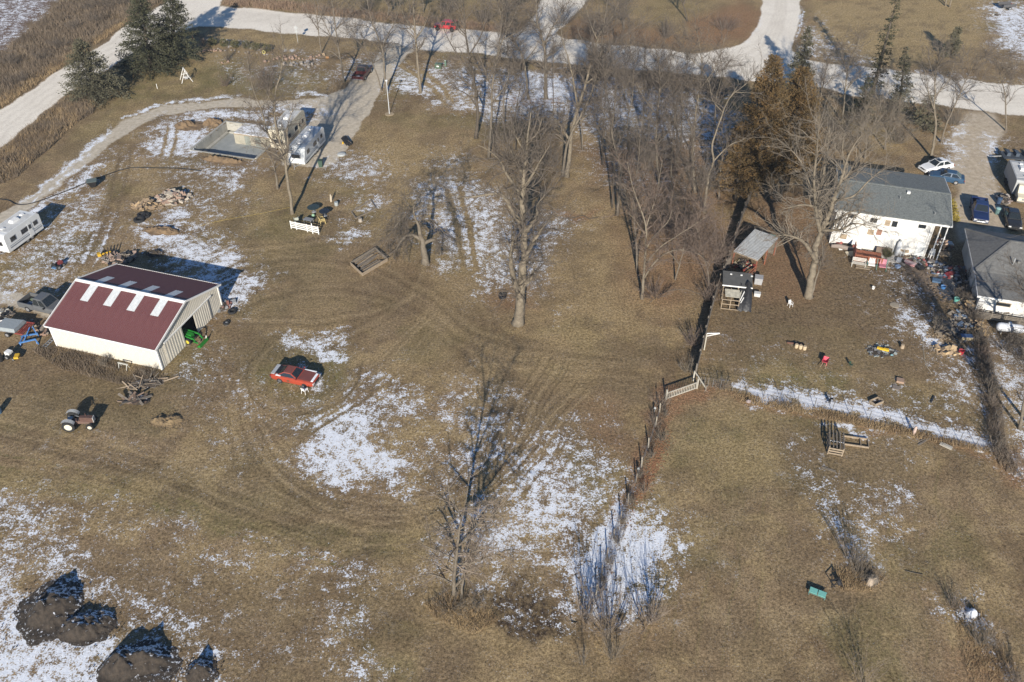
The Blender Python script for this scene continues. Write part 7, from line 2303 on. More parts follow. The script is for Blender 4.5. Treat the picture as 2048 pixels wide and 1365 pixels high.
one('black_barrel', 'black barrel cut by the left picture edge', 'barrel', MB().lathe([(.28, 0), (.31, .2), (.31, .7), (.28, .9), (.1, .91)], 14), BLACKP, (2, 722))
one('blue_barrel', 'blue container at the left edge beyond the old tractor', 'barrel', MB().lathe([(.3, 0), (.33, .2), (.33, .6), (.3, .8), (.1, .82)], 14), flat((.06, .13, .22)), (-2, 826))
r = thing('ladder', 'aluminium ladder lying at the left end of the barn', 'ladder', G(92, 692), math.atan2(*(G(107, 678) - G(92, 692)).yx))
for y in (-.2, .2):
    MB().box((.9, y, .06), (2.4, .05, .09)).build('side_rail', GALV, r)
for k in range(7):
    MB().bar((-.15 + k * .35, -.2, .06), (-.15 + k * .35, .2, .06), .035).build('rung', GALV, r)
r = thing('trestle', 'grey trestle stand against the white barn wall', 'trestle', G(249, 737), Ba)
MB().box((0, 0, .62), (1.2, .12, .1)).build('beam', flat((.5, .49, .44)), r)
for x in (-.5, .45):
    for y in (-.25, .25):
        MB().bar((x, 0, .6), (x, y, 0), .06).build('leg', flat((.5, .49, .44)), r)

# ---- old grey and red farm tractor
def farm_tractor():
    loc, rz = by_wheels((144, 863), (179, 862), .72, 1.78)
    r = thing('farm_tractor', 'old farm tractor with a rusty hood and grey fenders on the lawn', 'tractor', loc, rz)
    RUST = mat('rusty_red', (.115, .060, .045), .7, c2=(.075, .045, .036), scale=4.0)
    GR = mat('faded_grey_paint', (.48, .48, .46), .6, c2=(.30, .30, .29), scale=3.0)
    x0 = -.95
    for s in (-1, 1):
        wheel(r, x0, s * .70, .62, .34, RIMW, s, .58)
        wheel(r, .92, s * .62, .36, .17, RIMW, s, .55)
        pts = [(x0 + math.cos(t) * .74, s * .66, .62 + math.sin(t) * .74) for t in [R(30 + i * 15) for i in range(10)]]
        V = [(x, s * .50, z) for x, y, z in pts] + [(x, s * .90, z) for x, y, z in pts]
        n = len(pts)
        MB().add(V, [(i, i + 1, i + 1 + n, i + n) for i in range(n - 1)]).add([(x, s * .50, z + .02) for x, y, z in pts] + [(x, s * .90, z + .02) for x, y, z in pts], [(i, i + 1, i + 1 + n, i + n) for i in range(n - 1)]).build('fender', GR, r)
    MB().loft([[(.0, -.20, .70), (.0, .20, .70), (.0, .17, 1.22), (.0, -.17, 1.22)], [(.85, -.22, .66), (.85, .22, .66), (.85, .19, 1.18), (.85, -.19, 1.18)], [(1.22, -.21, .62), (1.22, .21, .62), (1.2, .18, 1.12), (1.2, -.18, 1.12)]]).build('hood', RUST, r)
    MB().box((1.24, 0, .88), (.06, .44, .55)).build('grille', GR, r)
    MB().box((.4, 0, .58), (1.5, .34, .34)).build('engine', flat((.16, .10, .08)), r)
    MB().box((-.75, 0, .60), (.9, .40, .42)).build('transmission', flat((.20, .12, .10)), r)
    MB().bar((.92, -.6, .42), (.92, .6, .42), .1).build('front_axle', GR, r)
    MB().bar((x0, -.7, .62), (x0, .7, .62), .14).build('rear_axle', GR, r)
    MB().loft([[(-1.1, -.2, 1.0), (-.75, -.22, 1.0), (-.75, .22, 1.0), (-1.1, .2, 1.0)], [(-1.14, -.24, 1.08), (-.72, -.24, 1.05), (-.72, .24, 1.05), (-1.14, .24, 1.08)]]).build('seat', GR, r)
    MB().bar((-.95, 0, .8), (-.93, 0, 1.0), .08).build('seat_post', STEEL, r)
    MB().bar((-.05, 0, 1.2), (-.38, 0, 1.36), .04).build('steering_column', STEEL, r)
    MB().tube([(-.38 + math.sin(t) * .06, math.cos(t) * .2, 1.36 + math.sin(t) * .19) for t in [i * math.pi / 6 for i in range(13)]], .018, 5, False).build('steering_wheel', BLACKP, r)
    MB().tube([(.55, .1, 1.15), (.55, .1, 1.55)], .03, 6).build('exhaust', RUST, r)
farm_tractor()

# ---- green tractor nose and loader in the barn doorway
p = Vector((BA.x + (BL + .5) * math.cos(Ba) - 4.9 * math.sin(Ba), BA.y + (BL + .5) * math.sin(Ba) + 4.9 * math.cos(Ba), 0))
r = thing('green_tractor', 'bright green loader tractor poking out of the barn door', 'tractor', p, Ba)
MB().loft([[(-1.6, -.3, .6), (-1.6, .3, .6), (-1.6, .26, 1.2), (-1.6, -.26, 1.2)], [(.1, -.28, .55), (.1, .28, .55), (.1, .24, 1.1), (.1, -.24, 1.1)]]).build('hood', JDG, r)
for s in (-1, 1):
    wheel(r, -.3, s * .5, .38, .22, flat((.6, .5, .05)), s)
    MB().bar((-1.2, s * .45, 1.2), (.5, s * .5, .9), .12).bar((.5, s * .5, .9), (.9, s * .45, .35), .11).build('loader_arm', JDG, r)
MB().loft([[(.85, -.7, .05), (.85, .7, .05), (.9, .7, .12), (.9, -.7, .12)], [(1.35, -.75, .05), (1.35, .75, .05), (1.3, .75, .45), (1.3, -.75, .45)]]).build('bucket', JDG, r)
MB().bar((.5, -.6, .6), (1.2, -.9, .9), .1).build('hydraulic_arm', JDG, r)
MB().bar((1.2, .5, .1), (1.3, .6, .75), .07).build('stand', WHITE, r)

# ---- fire bowl under the huge tree
r = thing('fire_bowl', 'black wire fire bowl on the lawn left of the huge tree', 'fire bowl', G(1005, 599))
for k, (rad, z) in enumerate([(.32, .25), (.46, .42), (.50, .60)]):
    MB().tube([(math.cos(i * math.pi / 9) * rad, math.sin(i * math.pi / 9) * rad, z) for i in range(19)], .02, 5, False).build('hoop', BLACKP, r)
for k in range(8):
    a_ = k * math.pi / 4
    MB().bar((math.cos(a_) * .3, math.sin(a_) * .3, 0), (math.cos(a_) * .5, math.sin(a_) * .5, .6), .025).build('bar', BLACKP, r)
MB().lathe([(.1, .2), (.3, .24), (.44, .4), (.42, .4)], 14).build('bowl', BLACKP, r)

# ---- white gate and its braces
A, a, L = span((1333, 799), (1392, 778))
r = thing('picket_gate', 'white wooden picket gate at the end of the board fence', 'gate', A, a)
GW = flat((.44, .41, .345), .8)
for z in (.10, .84):
    MB().box((L / 2, 0, z), (L, .06, .10)).build('rail', GW, r)
for k in range(18):
    MB().box((.08 + k * (L - .16) / 17, -.045, .48), (.07, .025, .80)).build('picket', GW, r)
MB().box((-.08, 0, .65), (.13, .13, 1.3)).build('post', GW, r)
MB().box((L + .08, 0, .65), (.13, .13, 1.3)).build('post', GW, r)
A, B = G(1386, 762), G(1411, 782)
r = thing('brace_rail', 'pale slanting rail between the gate and the wire fence', 'rail', A)
d = B - A
MB().bar((0, 0, 1.25), (d.x, d.y, .35), .10).build('rail', GW, r)
MB().box((0, 0, .65), (.13, .13, 1.3)).build('post', GW, r)
MB().box((d.x, d.y, .35), (.12, .12, .7)).build('post', GREYW, r)
r = thing('bracket_post', 'white post with two horizontal arms beside the board fence', 'post', G(1408, 700))
hp = 2.2
MB().box((0, 0, hp / 2), (.12, .12, hp)).build('post', GW, r)
MB().bar((0, 0, hp), (1.35, .05, hp), .09).build('arm', WHITE, r)
MB().bar((0, 0, hp - .35), (1.3, .05, hp - .05), .07).build('arm', WHITE, r)

# ---- old post and wire fence running to the bottom
posts = [(1319, 826), (1311, 853), (1297, 896), (1283, 935), (1271, 966), (1256, 1007), (1241, 1042), (1228, 1078), (1214, 1114), (1203, 1150), (1192, 1190), (1182, 1226)]
W = [G(*p) for p in posts]
r = thing('post_fence', 'old fence of leaning grey posts and wire running to the bottom of the picture', 'fence', W[0])
rr = random.Random(3)
for w in W:
    q = w - W[0]
    MB().tube([(q.x, q.y, -.1), (q.x + rr.uniform(-.08, .08), q.y + rr.uniform(-.08, .08), 1.25)], [.07, .055], 7).build('post', flat((.42, .37, .29)) if rr.random() < .5 else GREYW, r)
for z in (.35, .7, 1.05):
    MB().tube([((w - W[0]).x, (w - W[0]).y, z) for w in W], .008, 4).build('wire', STEEL, r)
# ---- wire mesh fence to the right
pl = smooth([(1400, 772), (1440, 778), (1560, 800), (1700, 832), (1850, 868), (1985, 900)], 4)
W = [G(*p) for p in pl]
r = thing('wire_fence', 'rusty wire fence with thin steel posts along the snowy strip', 'fence', W[0])
for w in W:
    q = w - W[0]
    MB().box((q.x, q.y, .6), (.05, .05, 1.2)).build('post', flat((.16, .15, .14)), r)
for z in (.15, .4, .65, .9, 1.12):
    MB().tube([((w - W[0]).x, (w - W[0]).y, z) for w in W], .009, 4).build('wire', flat((.2, .17, .15)), r)
pl = smooth([(1955, 610), (1962, 680), (1972, 760), (1985, 840), (1994, 905)], 3)
W = [G(*p) for p in pl]
r = thing('side_fence', 'dark wire fence in the brush along the right yard edge', 'fence', W[0])
for w in W:
    q = w - W[0]
    MB().box((q.x, q.y, .65), (.06, .06, 1.3)).build('post', flat((.10, .09, .08)), r)
for z in (.3, .7, 1.1):
    MB().tube([((w - W[0]).x, (w - W[0]).y, z) for w in W], .01, 4).build('wire', flat((.15, .13, .12)), r)
one('salt_block', 'pale pink chunky post on the wire fence', 'post', MB().lathe([(.12, 0), (.15, .4), (.13, .8), (.08, .95)], 8), flat((.55, .42, .36)), (1827, 868))
one('wire_bundle', 'pale round bundle in the dry grass of the wire fence', 'bundle', MB().rock((0, 0, .2), (.55, .45, .45), 5), flat((.34, .28, .27)), (1496, 806))
for i, (x, y, lb) in enumerate([(1309, 824, 'white insulator block at the fence top below the gate'), (1276, 946, 'white forked branch on the post fence')]):
    one('fence_block', lb, 'block', MB().rock((0, 0, .5), (.3, .3, .4), 60 + i).tube([(0, 0, 0), (0, 0, .45)], .04, 6), flat((.55, .55, .52)), (x, y))

# ---- right lawn, near part
r = thing('slatted_bin', 'open slatted wooden bin beyond the wire fence on the right lawn', 'bin', G(1655, 908), math.atan2(*(G(1682, 913) - G(1655, 908)).yx))
Lb, Db = 1.25, 2.15
for x in (0, Lb):
    for y in (0, Db):
        MB().box((x, y, .5), (.09, .09, 1.05)).build('post', TANW, r)
for x in (0, .32, .62, .92, Lb):
    MB().box((x, Db / 2, 1.02), (.10, Db + .1, .05)).build('slat', GREYW, r)
for z in (.2, .5, .8):
    MB().box((Lb / 2, -.06, z), (Lb + .1, .03, .16)).build('front_board', TANW, r)
    MB().box((-.06, Db / 2, z), (.03, Db, .16)).build('side_board', GREYW, r)
    MB().box((Lb + .06, Db / 2, z), (.03, Db, .16)).build('side_board', GREYW, r)
MB().box((Lb / 2, Db * .45, .82), (Lb, .06, .06)).build('cross_bar', WHITE, r)
r = thing('timber_bed', 'low tan timber frame right of the slatted bin', 'timber frame', G(1688, 890), R(-12))
for y in (0, 1.1):
    MB().box((1.1, y, .1), (2.2, .08, .18)).build('side', TANW, r)
for x in (0, 1.5, 2.2):
    MB().box((x, .55, .09), (.08, 1.0, .16)).build('end', TANW, r)
one('concrete_board', 'pale slab lying by the wire fence at the right', 'slab', MB().box((0, 0, .05), (1.1, .42, .09)).box((.1, .05, .11), (.8, .3, .03)), flat((.44, .41, .35)), (1892, 893), rz=R(-40))
one('loose_plank', 'grey plank lying by the wire fence left of the pale slab', 'plank', MB().bar((-.8, -.1, .04), (.8, .1, .05), .16, .05).bar((-.3, .25, .03), (.5, .2, .03), .12, .04), GREYW, (1848, 884), rz=R(25))
one('loose_plank', 'two thin sticks lying below the slatted bin', 'plank', MB().bar((-.6, 0, .04), (.6, -.1, .04), .07, .04).bar((-.5, -.15, .03), (.65, -.25, .03), .06, .04), GREYW, (1658, 938), rz=R(-20))
r = thing('planter_box', 'open wooden planter box on the snow dusted right lawn', 'planter', G(1752, 806), R(28))
for y in (-.35, .35):
    MB().box((0, y, .16), (1.15, .06, .32)).build('long_side', TANW, r)
for x in (-.55, .55):
    MB().box((x, 0, .16), (.06, .66, .32)).build('end', TANW, r)
MB().box((0, 0, .10), (1.0, .6, .06)).build('soil', SOIL, r)
one('paving_slab', 'reddish square slab on the right lawn, upper of two', 'slab', MB().box((0, 0, .10), (.72, .66, .2)).box((0, 0, .205), (.66, .6, .02)), flat((.36, .25, .18)), (1800, 763), rz=R(-20))
one('paving_slab', 'grey square slab on the right lawn, lower of two', 'slab', MB().box((0, 0, .03), (.72, .66, .06)).box((0, 0, .065), (.66, .6, .015)), flat((.24, .20, .165)), (1792, 776), rz=R(-25))
one('black_plank', 'short black plank on the right lawn', 'plank', MB().box((0, 0, .06), (1.1, .13, .12)).box((0, 0, .125), (1.0, .08, .02)), flat((.05, .05, .055)), (1865, 800), rz=R(55))
chair('small black chair tipped over beside the snowy wire fence', (1652, 803), R(40), BLACKP, .85, 'tipped_chair', tip=R(70))
r = thing('stool_group', 'row of three pale log pieces on the right lawn', 'logs', G(1600, 697), R(-16))
for k in range(3):
    MB().lathe([(.17, 0), (.20, .1), (.20, .38), (.17, .46), (.05, .47)], 11, Matrix.Translation((-.4 + k * .42, -.05 * k, 0))).build('log', flat((.56, .44, .29)), r)
one('rusty_plank', 'dark rusty plank behind the three log pieces', 'plank', MB().box((0, 0, .1), (1.7, .12, .18)).box((-.2, .1, .05), (1.2, .1, .1)), flat((.14, .07, .05)), (1590, 689), rz=R(-12))
# wheelbarrow tipped forward, handles to the camera
r = thing('wheelbarrow', 'pinkish red wheelbarrow with pale handles on the right lawn', 'wheelbarrow', G(1649, 728), R(62))
PK = flat((.55, .06, .10), .5)
MB().loft([[(-.25, -.22, .35), (.35, -.2, .35), (.35, .2, .35), (-.25, .22, .35)], [(-.42, -.36, .62), (.6, -.33, .70), (.6, .33, .70), (-.42, .36, .62)]], caps=False).add([(-.25, -.22, .35), (.35, -.2, .35), (.35, .2, .35), (-.25, .22, .35)], [(0, 1, 2, 3)]).build('tray', PK, r)
for s in (-1, 1):
    MB().bar((.75, s * .08, .22), (-1.35, s * .30, .40), .05).build('handle', flat((.55, .45, .3)), r)
    MB().bar((-.25, s * .24, .34), (-.35, s * .26, 0), .05).build('leg', PK, r)
r.scale = (.85,) * 3
MB().lathe([(.10, -.05), (.19, -.05), (.21, 0), (.19, .05), (.10, .05)], 14, Matrix.Translation((.78, 0, .21)) @ Matrix.Rotation(R(90), 4, 'X')).build('wheel', TYRE, r)
chair('small dark green folding stool near the wheelbarrow', (1701, 733), R(30), flat((.03, .07, .045)), .6)
one('cut_stump', 'pale stump right of the burn pile', 'stump', MB().lathe([(.22, 0), (.19, .2), (.18, .42), (.1, .43)], 10), flat((.40, .31, .21)), (1804, 696))
one('yellow_plastic', 'bright yellow plastic toy on the burn pile', 'toy', MB().box((-.3, .1, .3), (.7, .25, .18), rz=-.5).box((.25, -.1, .3), (.5, .3, .2), rz=-.4).rock((0, 0, .32), (.4, .3, .25), 4), flat((.72, .45, .02)), (1766, 703))
one('blue_scrap', 'pale blue plastic scrap below the burn pile', 'scrap', MB().rock((0, 0, .12), (.4, .3, .25), 8), flat((.22, .40, .44)), (1783, 712))
# turquoise lounger and black frame
A, a, L = span((1621, 1190), (1647, 1200))
r = thing('lounger', 'turquoise outdoor lounger cushion with two panels on the right lawn', 'lounger', G(1634, 1190), a)
TQ = flat((.20, .52, .45), .6)
for x in (-.33, .33):
    MB().box((x, 0, .32), (.6, .52, .07)).build('panel', TQ, r)
for y in (-.29, .29):
    MB().box((0, y, .28), (1.36, .05, .06)).build('frame_rail', flat((.12, .2, .18)), r)
for x in (-.6, .6):
    for y in (-.26, .26):
        MB().box((x, y, .13), (.05, .05, .26)).build('leg', flat((.12, .2, .18)), r)
r = thing('broken_chair', 'broken black metal chair frame beside the stump on the right lawn', 'chair frame', G(1675, 1172), R(20))
for p_, q_ in (((-.55, 0, .0), (.1, .1, .75)), ((.15, -.1, 0), (.05, .2, .8)), ((-.6, .3, .5), (.2, .2, .75)), ((-.6, .3, .5), (-.3, -.1, .05)), ((.1, .1, .75), (.25, -.5, .0)), ((-.3, .35, .3), (.2, .15, .45)), ((-.5, .1, .2), (.2, -.1, .3))):
    MB().bar(p_, q_, .05).build('tube', BLACKP, r)
MB().slab([(-.1, .15, .5), (.2, .1, .5), (.18, -.2, .25), (-.1, -.15, .25)], .03).build('seat', BLACKT, r)
one('weathered_stump', 'split weathered stump in the reddish brush on the right lawn', 'stump', MB().lathe([(.32, 0), (.26, .3), (.22, .7), (.1, .75)], 9).bar((-.1, 0, .5), (.35, -.05, .85), .1).bar((0, .1, .6), (.4, .1, .75), .07), flat((.38, .31, .24)), (1738, 1168))

# ---- yard of the grey roofed house
def hp_(x, y, z=0):
    return at_house(x, y, z)
r = thing('deck', 'small wooden deck with a red stained railing at the grey roofed house', 'deck', hp_(3.1, -3.2), Ha)
Lk, Dk = 3.2, 2.6
for k in range(14):
    MB().box((Lk / 2, .1 + k * Dk / 14, .42), (Lk, Dk / 14 - .02, .05)).build('board', REDW, r)
for x in (0.05, Lk / 2, Lk - .05):
    MB().box((x, .05, .65), (.10, .10, 1.3)).build('post', REDW, r)
for z in (.62, 1.2):
    MB().box((Lk / 2, .05, z), (Lk, .05, .10)).build('rail', REDW, r)
for k in range(18):
    MB().box((.12 + k * (Lk - .24) / 17, .03, .9), (.05, .03, .55)).build('baluster', REDW, r)
MB().box((.02, Dk / 2, 1.0), (.09, Dk, 1.1)).build('side_panel', flat((.20, .06, .045)), r)
for k in range(3):
    MB().box((Lk * .35, -.3 - k * .28, .32 - k * .12), (1.6, .28, .05)).build('step', TANW, r)
chair('white wire garden chair below the round garden table', (1799, 512), R(30), WHITE, 1.2)
chair('white wire garden chair on the dirt below the basement door', (1861, 516), R(-30), WHITE, 1.2)
round_table('pale round garden table beside the deck of the grey roofed house', (1793, 492), .85, flat((.44, .42, .34)), .75)
r = thing('glider_bench', 'pale metal glider bench on the dirt left of the swing seat', 'bench', G(1716, 533), Ha)
for k in range(4):
    MB().box((0, -.25 + k * .16, .45), (1.55, .12, .03)).build('seat_slat', flat((.55, .52, .46)), r)
for k in range(3):
    MB().box((0, .34 + k * .03, .6 + k * .15), (1.55, .03, .11)).build('back_slat', flat((.58, .55, .5)), r)
for x in (-.75, .75):
    MB().bar((x, -.3, 0), (x, -.28, .65), .05).bar((x, .35, 0), (x, .4, .95), .05).bar((x, -.3, .65), (x, .35, .65), .05).bar((x, -.35, .03), (x, .4, .03), .05).build('side_frame', flat((.6, .58, .52)), r)
r = thing('double_seat', 'two seat garden glider with a white and a pink cushion', 'bench', G(1752, 537), Ha)
for x, m_ in ((-.62, WHITE), (.62, flat((.50, .20, .25)))):
    MB().box((x, 0, .5), (.78, .72, .12)).build('cushion', m_, r)
    MB().box((x, .42, .82), (.78, .14, .62), rx=-.25).build('back_cushion', m_, r)
for x in (-1.1, 0, 1.1):
    MB().bar((x, -.45, 0), (x, .1, .48), .06).bar((x, .1, .48), (x, .55, 1.15), .06).bar((x, .5, 0), (x, .1, .48), .06).build('frame', flat((.10, .22, .19)), r)
r = thing('slat_table', 'square wooden slat table on the dirt near the basement door', 'table', G(1888, 516), Ha)
for k in range(8):
    MB().box((-.6 + k * .17, 0, .58), (.12, 1.0, .04)).build('slat', TANW, r)
for y in (-.45, .45):
    MB().box((0, y, .53), (1.4, .07, .06)).build('rail', TANW, r)
for x in (-.55, .55):
    for y in (-.42, .42):
        MB().box((x, y, .27), (.08, .08, .54)).build('leg', TANW, r)
r = thing('white_cylinder', 'upright white gas cylinder against the white house wall', 'gas cylinder', hp_(8.15, .15))
MB().lathe([(.20, 0), (.27, .08), (.27, 1.75), (.20, 1.95), (.08, 2.02)], 14).build('tank', flat((.78, .79, .80), .35), r, smooth=True)
MB().lathe([(.10, 2.0), (.11, 2.2), (.06, 2.22)], 10).build('valve_cap', GALV, r)
r = thing('window_well', 'round brown window well at the house wall', 'window well', hp_(9.0, .1))
MB().tube([(math.cos(t) * .8, -abs(math.sin(t)) * .55, .12) for t in [math.pi * i / 10 for i in range(11)]], .07, 6).build('rim', flat((.56, .50, .38)), r)
MB().box((0, -.2, .05), (1.3, .5, .06)).build('pit', flat((.24, .14, .07)), r)
# countable junk, each its own thing
def bucket(label, px, rad, hh, mt, cat='bucket', name='bucket'):
    r = thing(name, label, cat, G(*px))
    MB().lathe([(rad * .8, 0), (rad, hh), (rad * .9, hh), (rad * .7, .06)], 12).build('pail', mt, r)
    MB().tube([(math.cos(t) * rad, 0, hh + math.sin(t) * rad * .4) for t in [math.pi * i / 8 for i in range(9)]], .012, 4).build('handle', STEEL, r)
def crate(label, px, sx, sy, sz, mt, rz=0.0, name='storage_box', cat='box', lid=None):
    r = thing(name, label, cat, G(*px), rz)
    MB().loft([[(-sx * .46, -sy * .46, 0), (sx * .46, -sy * .46, 0), (sx * .46, sy * .46, 0), (-sx * .46, sy * .46, 0)], [(-sx / 2, -sy / 2, sz), (sx / 2, -sy / 2, sz), (sx / 2, sy / 2, sz), (-sx / 2, sy / 2, sz)]]).build('tub', mt, r)
    MB().box((0, 0, sz + .02), (sx * 1.05, sy * 1.05, .05)).build('lid', lid or mt, r)
crate('long pink cooler lying on the dirt below the basement door', (1819, 530), 1.3, .5, .35, flat((.50, .26, .27)), R(-38), lid=flat((.62, .45, .44)))
crate('pale blue bin near the slat table', (1896, 492), .45, .45, .5, flat((.34, .44, .52)))
bucket('red bucket under the porch of the grey roofed house', (1884, 488), .28, .4, flat((.55, .05, .03)))
bucket('red bucket below the splintered boards in the right yard', (1921, 708), .30, .5, flat((.52, .03, .05)))
bucket('teal pail left of the firewood heap at the hip roofed building', (1912, 603), .32, .45, TEAL)
bucket('blue pail in the junk left of the hip roofed building', (1885, 578), .30, .4, flat((.05, .17, .40)))
bucket('white bucket lying on the dirt left of the round stone lid', (1746, 578), .18, .3, WHITE)
crate('dark red box in the junk below the slat table', (1898, 552), 1.1, .6, .35, flat((.24, .03, .04)), R(30))
crate('dark blue sheet covered box beside the blue pail', (1872, 565), .9, .7, .3, flat((.07, .13, .22)), R(-25))
crate('black tub on the dirt between deck and junk', (1840, 540), .8, .6, .4, BLACKP, R(15))
crate('white tub on the dirt below the round garden table', (1797, 524), .7, .5, .35, flat((.60, .62, .65)), R(60))
crate('blue and white bag below the white wire chair', (1795, 536), .5, .4, .3, flat((.22, .30, .45)), R(20))
crate('grey box unit beside the dark shed', (1516, 566), .9, .9, .8, flat((.36, .36, .37)), R(-15), name='cooling_unit', cat='appliance')
crate('white chest at the foot of the cooling unit', (1514, 592), .7, .5, .4, flat((.6, .6, .58)), R(-15))
r = thing('green_table', 'small table with a green glass top right of the striped shed', 'table', G(1541, 482), R(-25))
MB().box((0, 0, .55), (.85, 1.3, .04)).build('tabletop', flat((.24, .40, .33), .25), r)
for x in (-.38, .38):
    for y in (-.6, .6):
        MB().box((x, y, .27), (.05, .05, .54)).build('leg', WHITE, r)
one('stone_lid', 'round pale stone lid set in the dirt of the right yard', 'lid', MB().lathe([(.52, 0), (.54, .05), (.45, .08), (.1, .09)], 16), flat((.33, .28, .21)), (1789, 611))
r = thing('work_table', 'small blue topped table at the right yard edge', 'table', G(1930, 682), R(-5))
MB().box((0, 0, .68), (1.2, .6, .06)).build('tabletop', flat((.06, .12, .25)), r)
MB().box((0, -.29, .5), (1.15, .04, .36)).build('front_panel', flat((.33, .27, .17)), r)
for x in (-.52, .52):
    for y in (-.25, .25):
        MB().box((x, y, .33), (.07, .07, .66)).build('leg', GREYW, r)
SH('tall dried plant on a stick in the right yard', (1871, 660), 2.0, 1.6, 16, 90, 380, TWIG_PALE, 'dried_plant', 'plant', 'bare shrubs')
SH('dark leafy bush in a pot below the deck', (1773, 515), 1.0, 1.2, 22, 160, 600, SHRUBG, 'potted_bush', 'plant', 'bare shrubs', n3l=(.15, .35), tr=.02)
conifer('tall yellow green shrub at the right wall of the grey roofed house', (1904, 438), (1900, 398), 1.6, flat((.27, .21, .04), .8), 12, 7, 12, 'yellow_shrub', 'bare shrubs', .25, .07, power=.3)
bucket('dark round pot below the white wire chair', (1827, 513), .38, .3, flat((.10, .10, .10)), 'pot', 'flower_pot')
bucket('pot with red rim on the dirt at the basement door', (1838, 497), .22, .35, flat((.34, .08, .08)), 'pot', 'flower_pot')
bucket('small white pot on the dirt left of the white wire chair', (1850, 494), .18, .3, WHITE, 'pot', 'flower_pot')
one('long_board', 'long pale board lying on the dirt below the basement window', 'plank', MB().bar((-1.7, 0, .05), (1.7, 0, .06), .10, .06).bar((-1.6, .08, .1), (.4, .07, .1), .06, .03), flat((.50, .46, .40)), (1837, 508), rz=R(-62))
one('white_panel', 'pale panel lying on the ground beside the junk heap at the house corner', 'panel', MB().box((0, 0, .12), (1.6, .7, .06), rx=.15).box((-.1, -.5, .05), (.9, .2, .05)), flat((.56, .50, .38)), (1704, 508), rz=R(12))
one('tan_board', 'tan board lying left of the pale panel', 'plank', MB().bar((-.6, 0, .04), (.6, 0, .05), .14, .05).bar((-.2, .1, .03), (.5, .12, .03), .08, .03), flat((.56, .44, .27)), (1672, 484), rz=R(40))
one('red_cushion', 'dark red sheet in the junk at the house corner', 'sheet', MB().rock((0, 0, .3), (1.1, .7, .5), 9), flat((.28, .06, .055)), (1706, 486))
one('grey_sheet', 'draped grey sheet standing left of the deck railing', 'sheet', MB().loft([[(-.4, -.5, 0), (.4, -.5, 0), (.4, .5, 0), (-.4, .5, 0)], [(-.25, -.3, 1.0), (.25, -.3, 1.1), (.25, .4, 1.3), (-.25, .4, 1.2)]]), flat((.13, .15, .17)), (1724, 490))
one('brown_board', 'dark brown panel leaning on the wall right of the deck', 'panel', MB().box((0, 0, .5), (1.8, .06, .9), rx=-.5).box((0, .2, .85), (1.7, .05, .1)), flat((.15, .105, .075)), None, loc=hp_(6.6, -.2), rz=Ha)
one('long_tarp', 'grey brown tarp bundle along the wall at the house corner', 'tarp', MB().tube([(-1.4, 0, .25), (-.5, .1, .32), (.5, -.05, .28), (1.4, .05, .25)], [.2, .3, .28, .2], 9), flat((.26, .21, .18)), None, loc=hp_(1.9, -.35), rz=Ha)
shards('yard_litter', 'small pale litter scattered over the dirt yard of the grey roofed house', 'litter', [(1660, 500), (1760, 560), (1880, 560), (1900, 500), (1800, 490), (1700, 480)], 700, .20, flat((.50, .47, .43)), 71)
shards('dark_litter', 'small dark scraps scattered between the two houses', 'litter', [(1850, 520), (1930, 520), (1950, 600), (1900, 640), (1860, 580)], 650, .26, flat((.05, .06, .075)), 72)
shards('coloured_litter', 'small coloured scraps between the two houses', 'litter', [(1850, 520), (1930, 530), (1950, 600), (1900, 640), (1800, 520)], 160, .2, flat((.18, .22, .34)), 73)
shards('brown_litter', 'brown wooden scraps strewn below the white house wall and down the right yard', 'litter', [(1690, 490), (1800, 500), (1890, 500), (1950, 620), (1940, 700), (1860, 560)], 420, .30, flat((.22, .165, .115)), 76)
shards('wood_chips', 'pale wood chips scattered on the right yard', 'litter', [(1840, 600), (1950, 620), (1960, 740), (1900, 720), (1780, 700)], 120, .16, flat((.42, .32, .21)), 74)
shards('leaf_litter', 'brown fallen leaves scattered along the post fence', 'leaves', [(1320, 800), (1420, 780), (1320, 870), (1270, 960), (1210, 1180), (1250, 1100)], 900, .09, flat((.30, .15, .075)), 75)

# ---- gas tank
A, a, L = span((1988, 664), (2044, 671))
r = thing('gas_tank', 'white horizontal gas tank with a dome in the yard at the right edge', 'gas tank', A, a)
m_ = Matrix.Translation((0, 0, .78)) @ Matrix.Rotation(R(90), 4, 'Y')
MB().lathe([(.05, -.02), (.28, .03), (.43, .17), (.48, .4), (.48, L - .4), (.43, L - .17), (.28, L - .03), (.05, L + .02)], 18, m_).build('tank', flat((.66, .68, .71), .4), r, smooth=True)
MB().lathe([(.16, 1.2), (.18, 1.45), (.12, 1.52)], 12, Matrix.Translation((L * .42, 0, 0))).build('dome', flat((.68, .70, .72), .4), r)
for x in (L * .2, L * .8):
    MB().box((x, 0, .18), (.12, .7, .36)).build('foot', CONC, r)

# ---- neighbour drive, right edge
def bin_(label, px, mt, lid):
    r = thing('trash_can', label, 'bin', G(*px))
    MB().lathe([(.26, 0), (.31, .8), (.25, .8)], 12).build('can', mt, r)
    MB().lathe([(.33, .8), (.30, .88), (.08, .94)], 12).build('lid', lid, r)
bin_('teal trash can at the edge of the neighbour drive', (1993, 428), flat((.10, .18, .18)), flat((.25, .42, .42)))
bin_('red trash can behind the black car, left of two', (2012, 428), flat((.30, .03, .04)), flat((.35, .03, .05)))
bin_('red trash can behind the black car, right of two', (2021, 430), flat((.30, .03, .04)), flat((.35, .03, .05)))
bin_('dark blue drum beside the grey box camper', (1996, 408), flat((.03, .06, .12)), flat((.03, .07, .14)))
heap('junk_pile', 'brushy junk heap between the grey box camper and the trash cans', 'junk', (2006, 400), .9, 1.3, .7, 34, .4, [GREYW, flat((.24, .19, .17)), BLACKP, flat((.4, .36, .33))], 27, 'piece', 1.6)
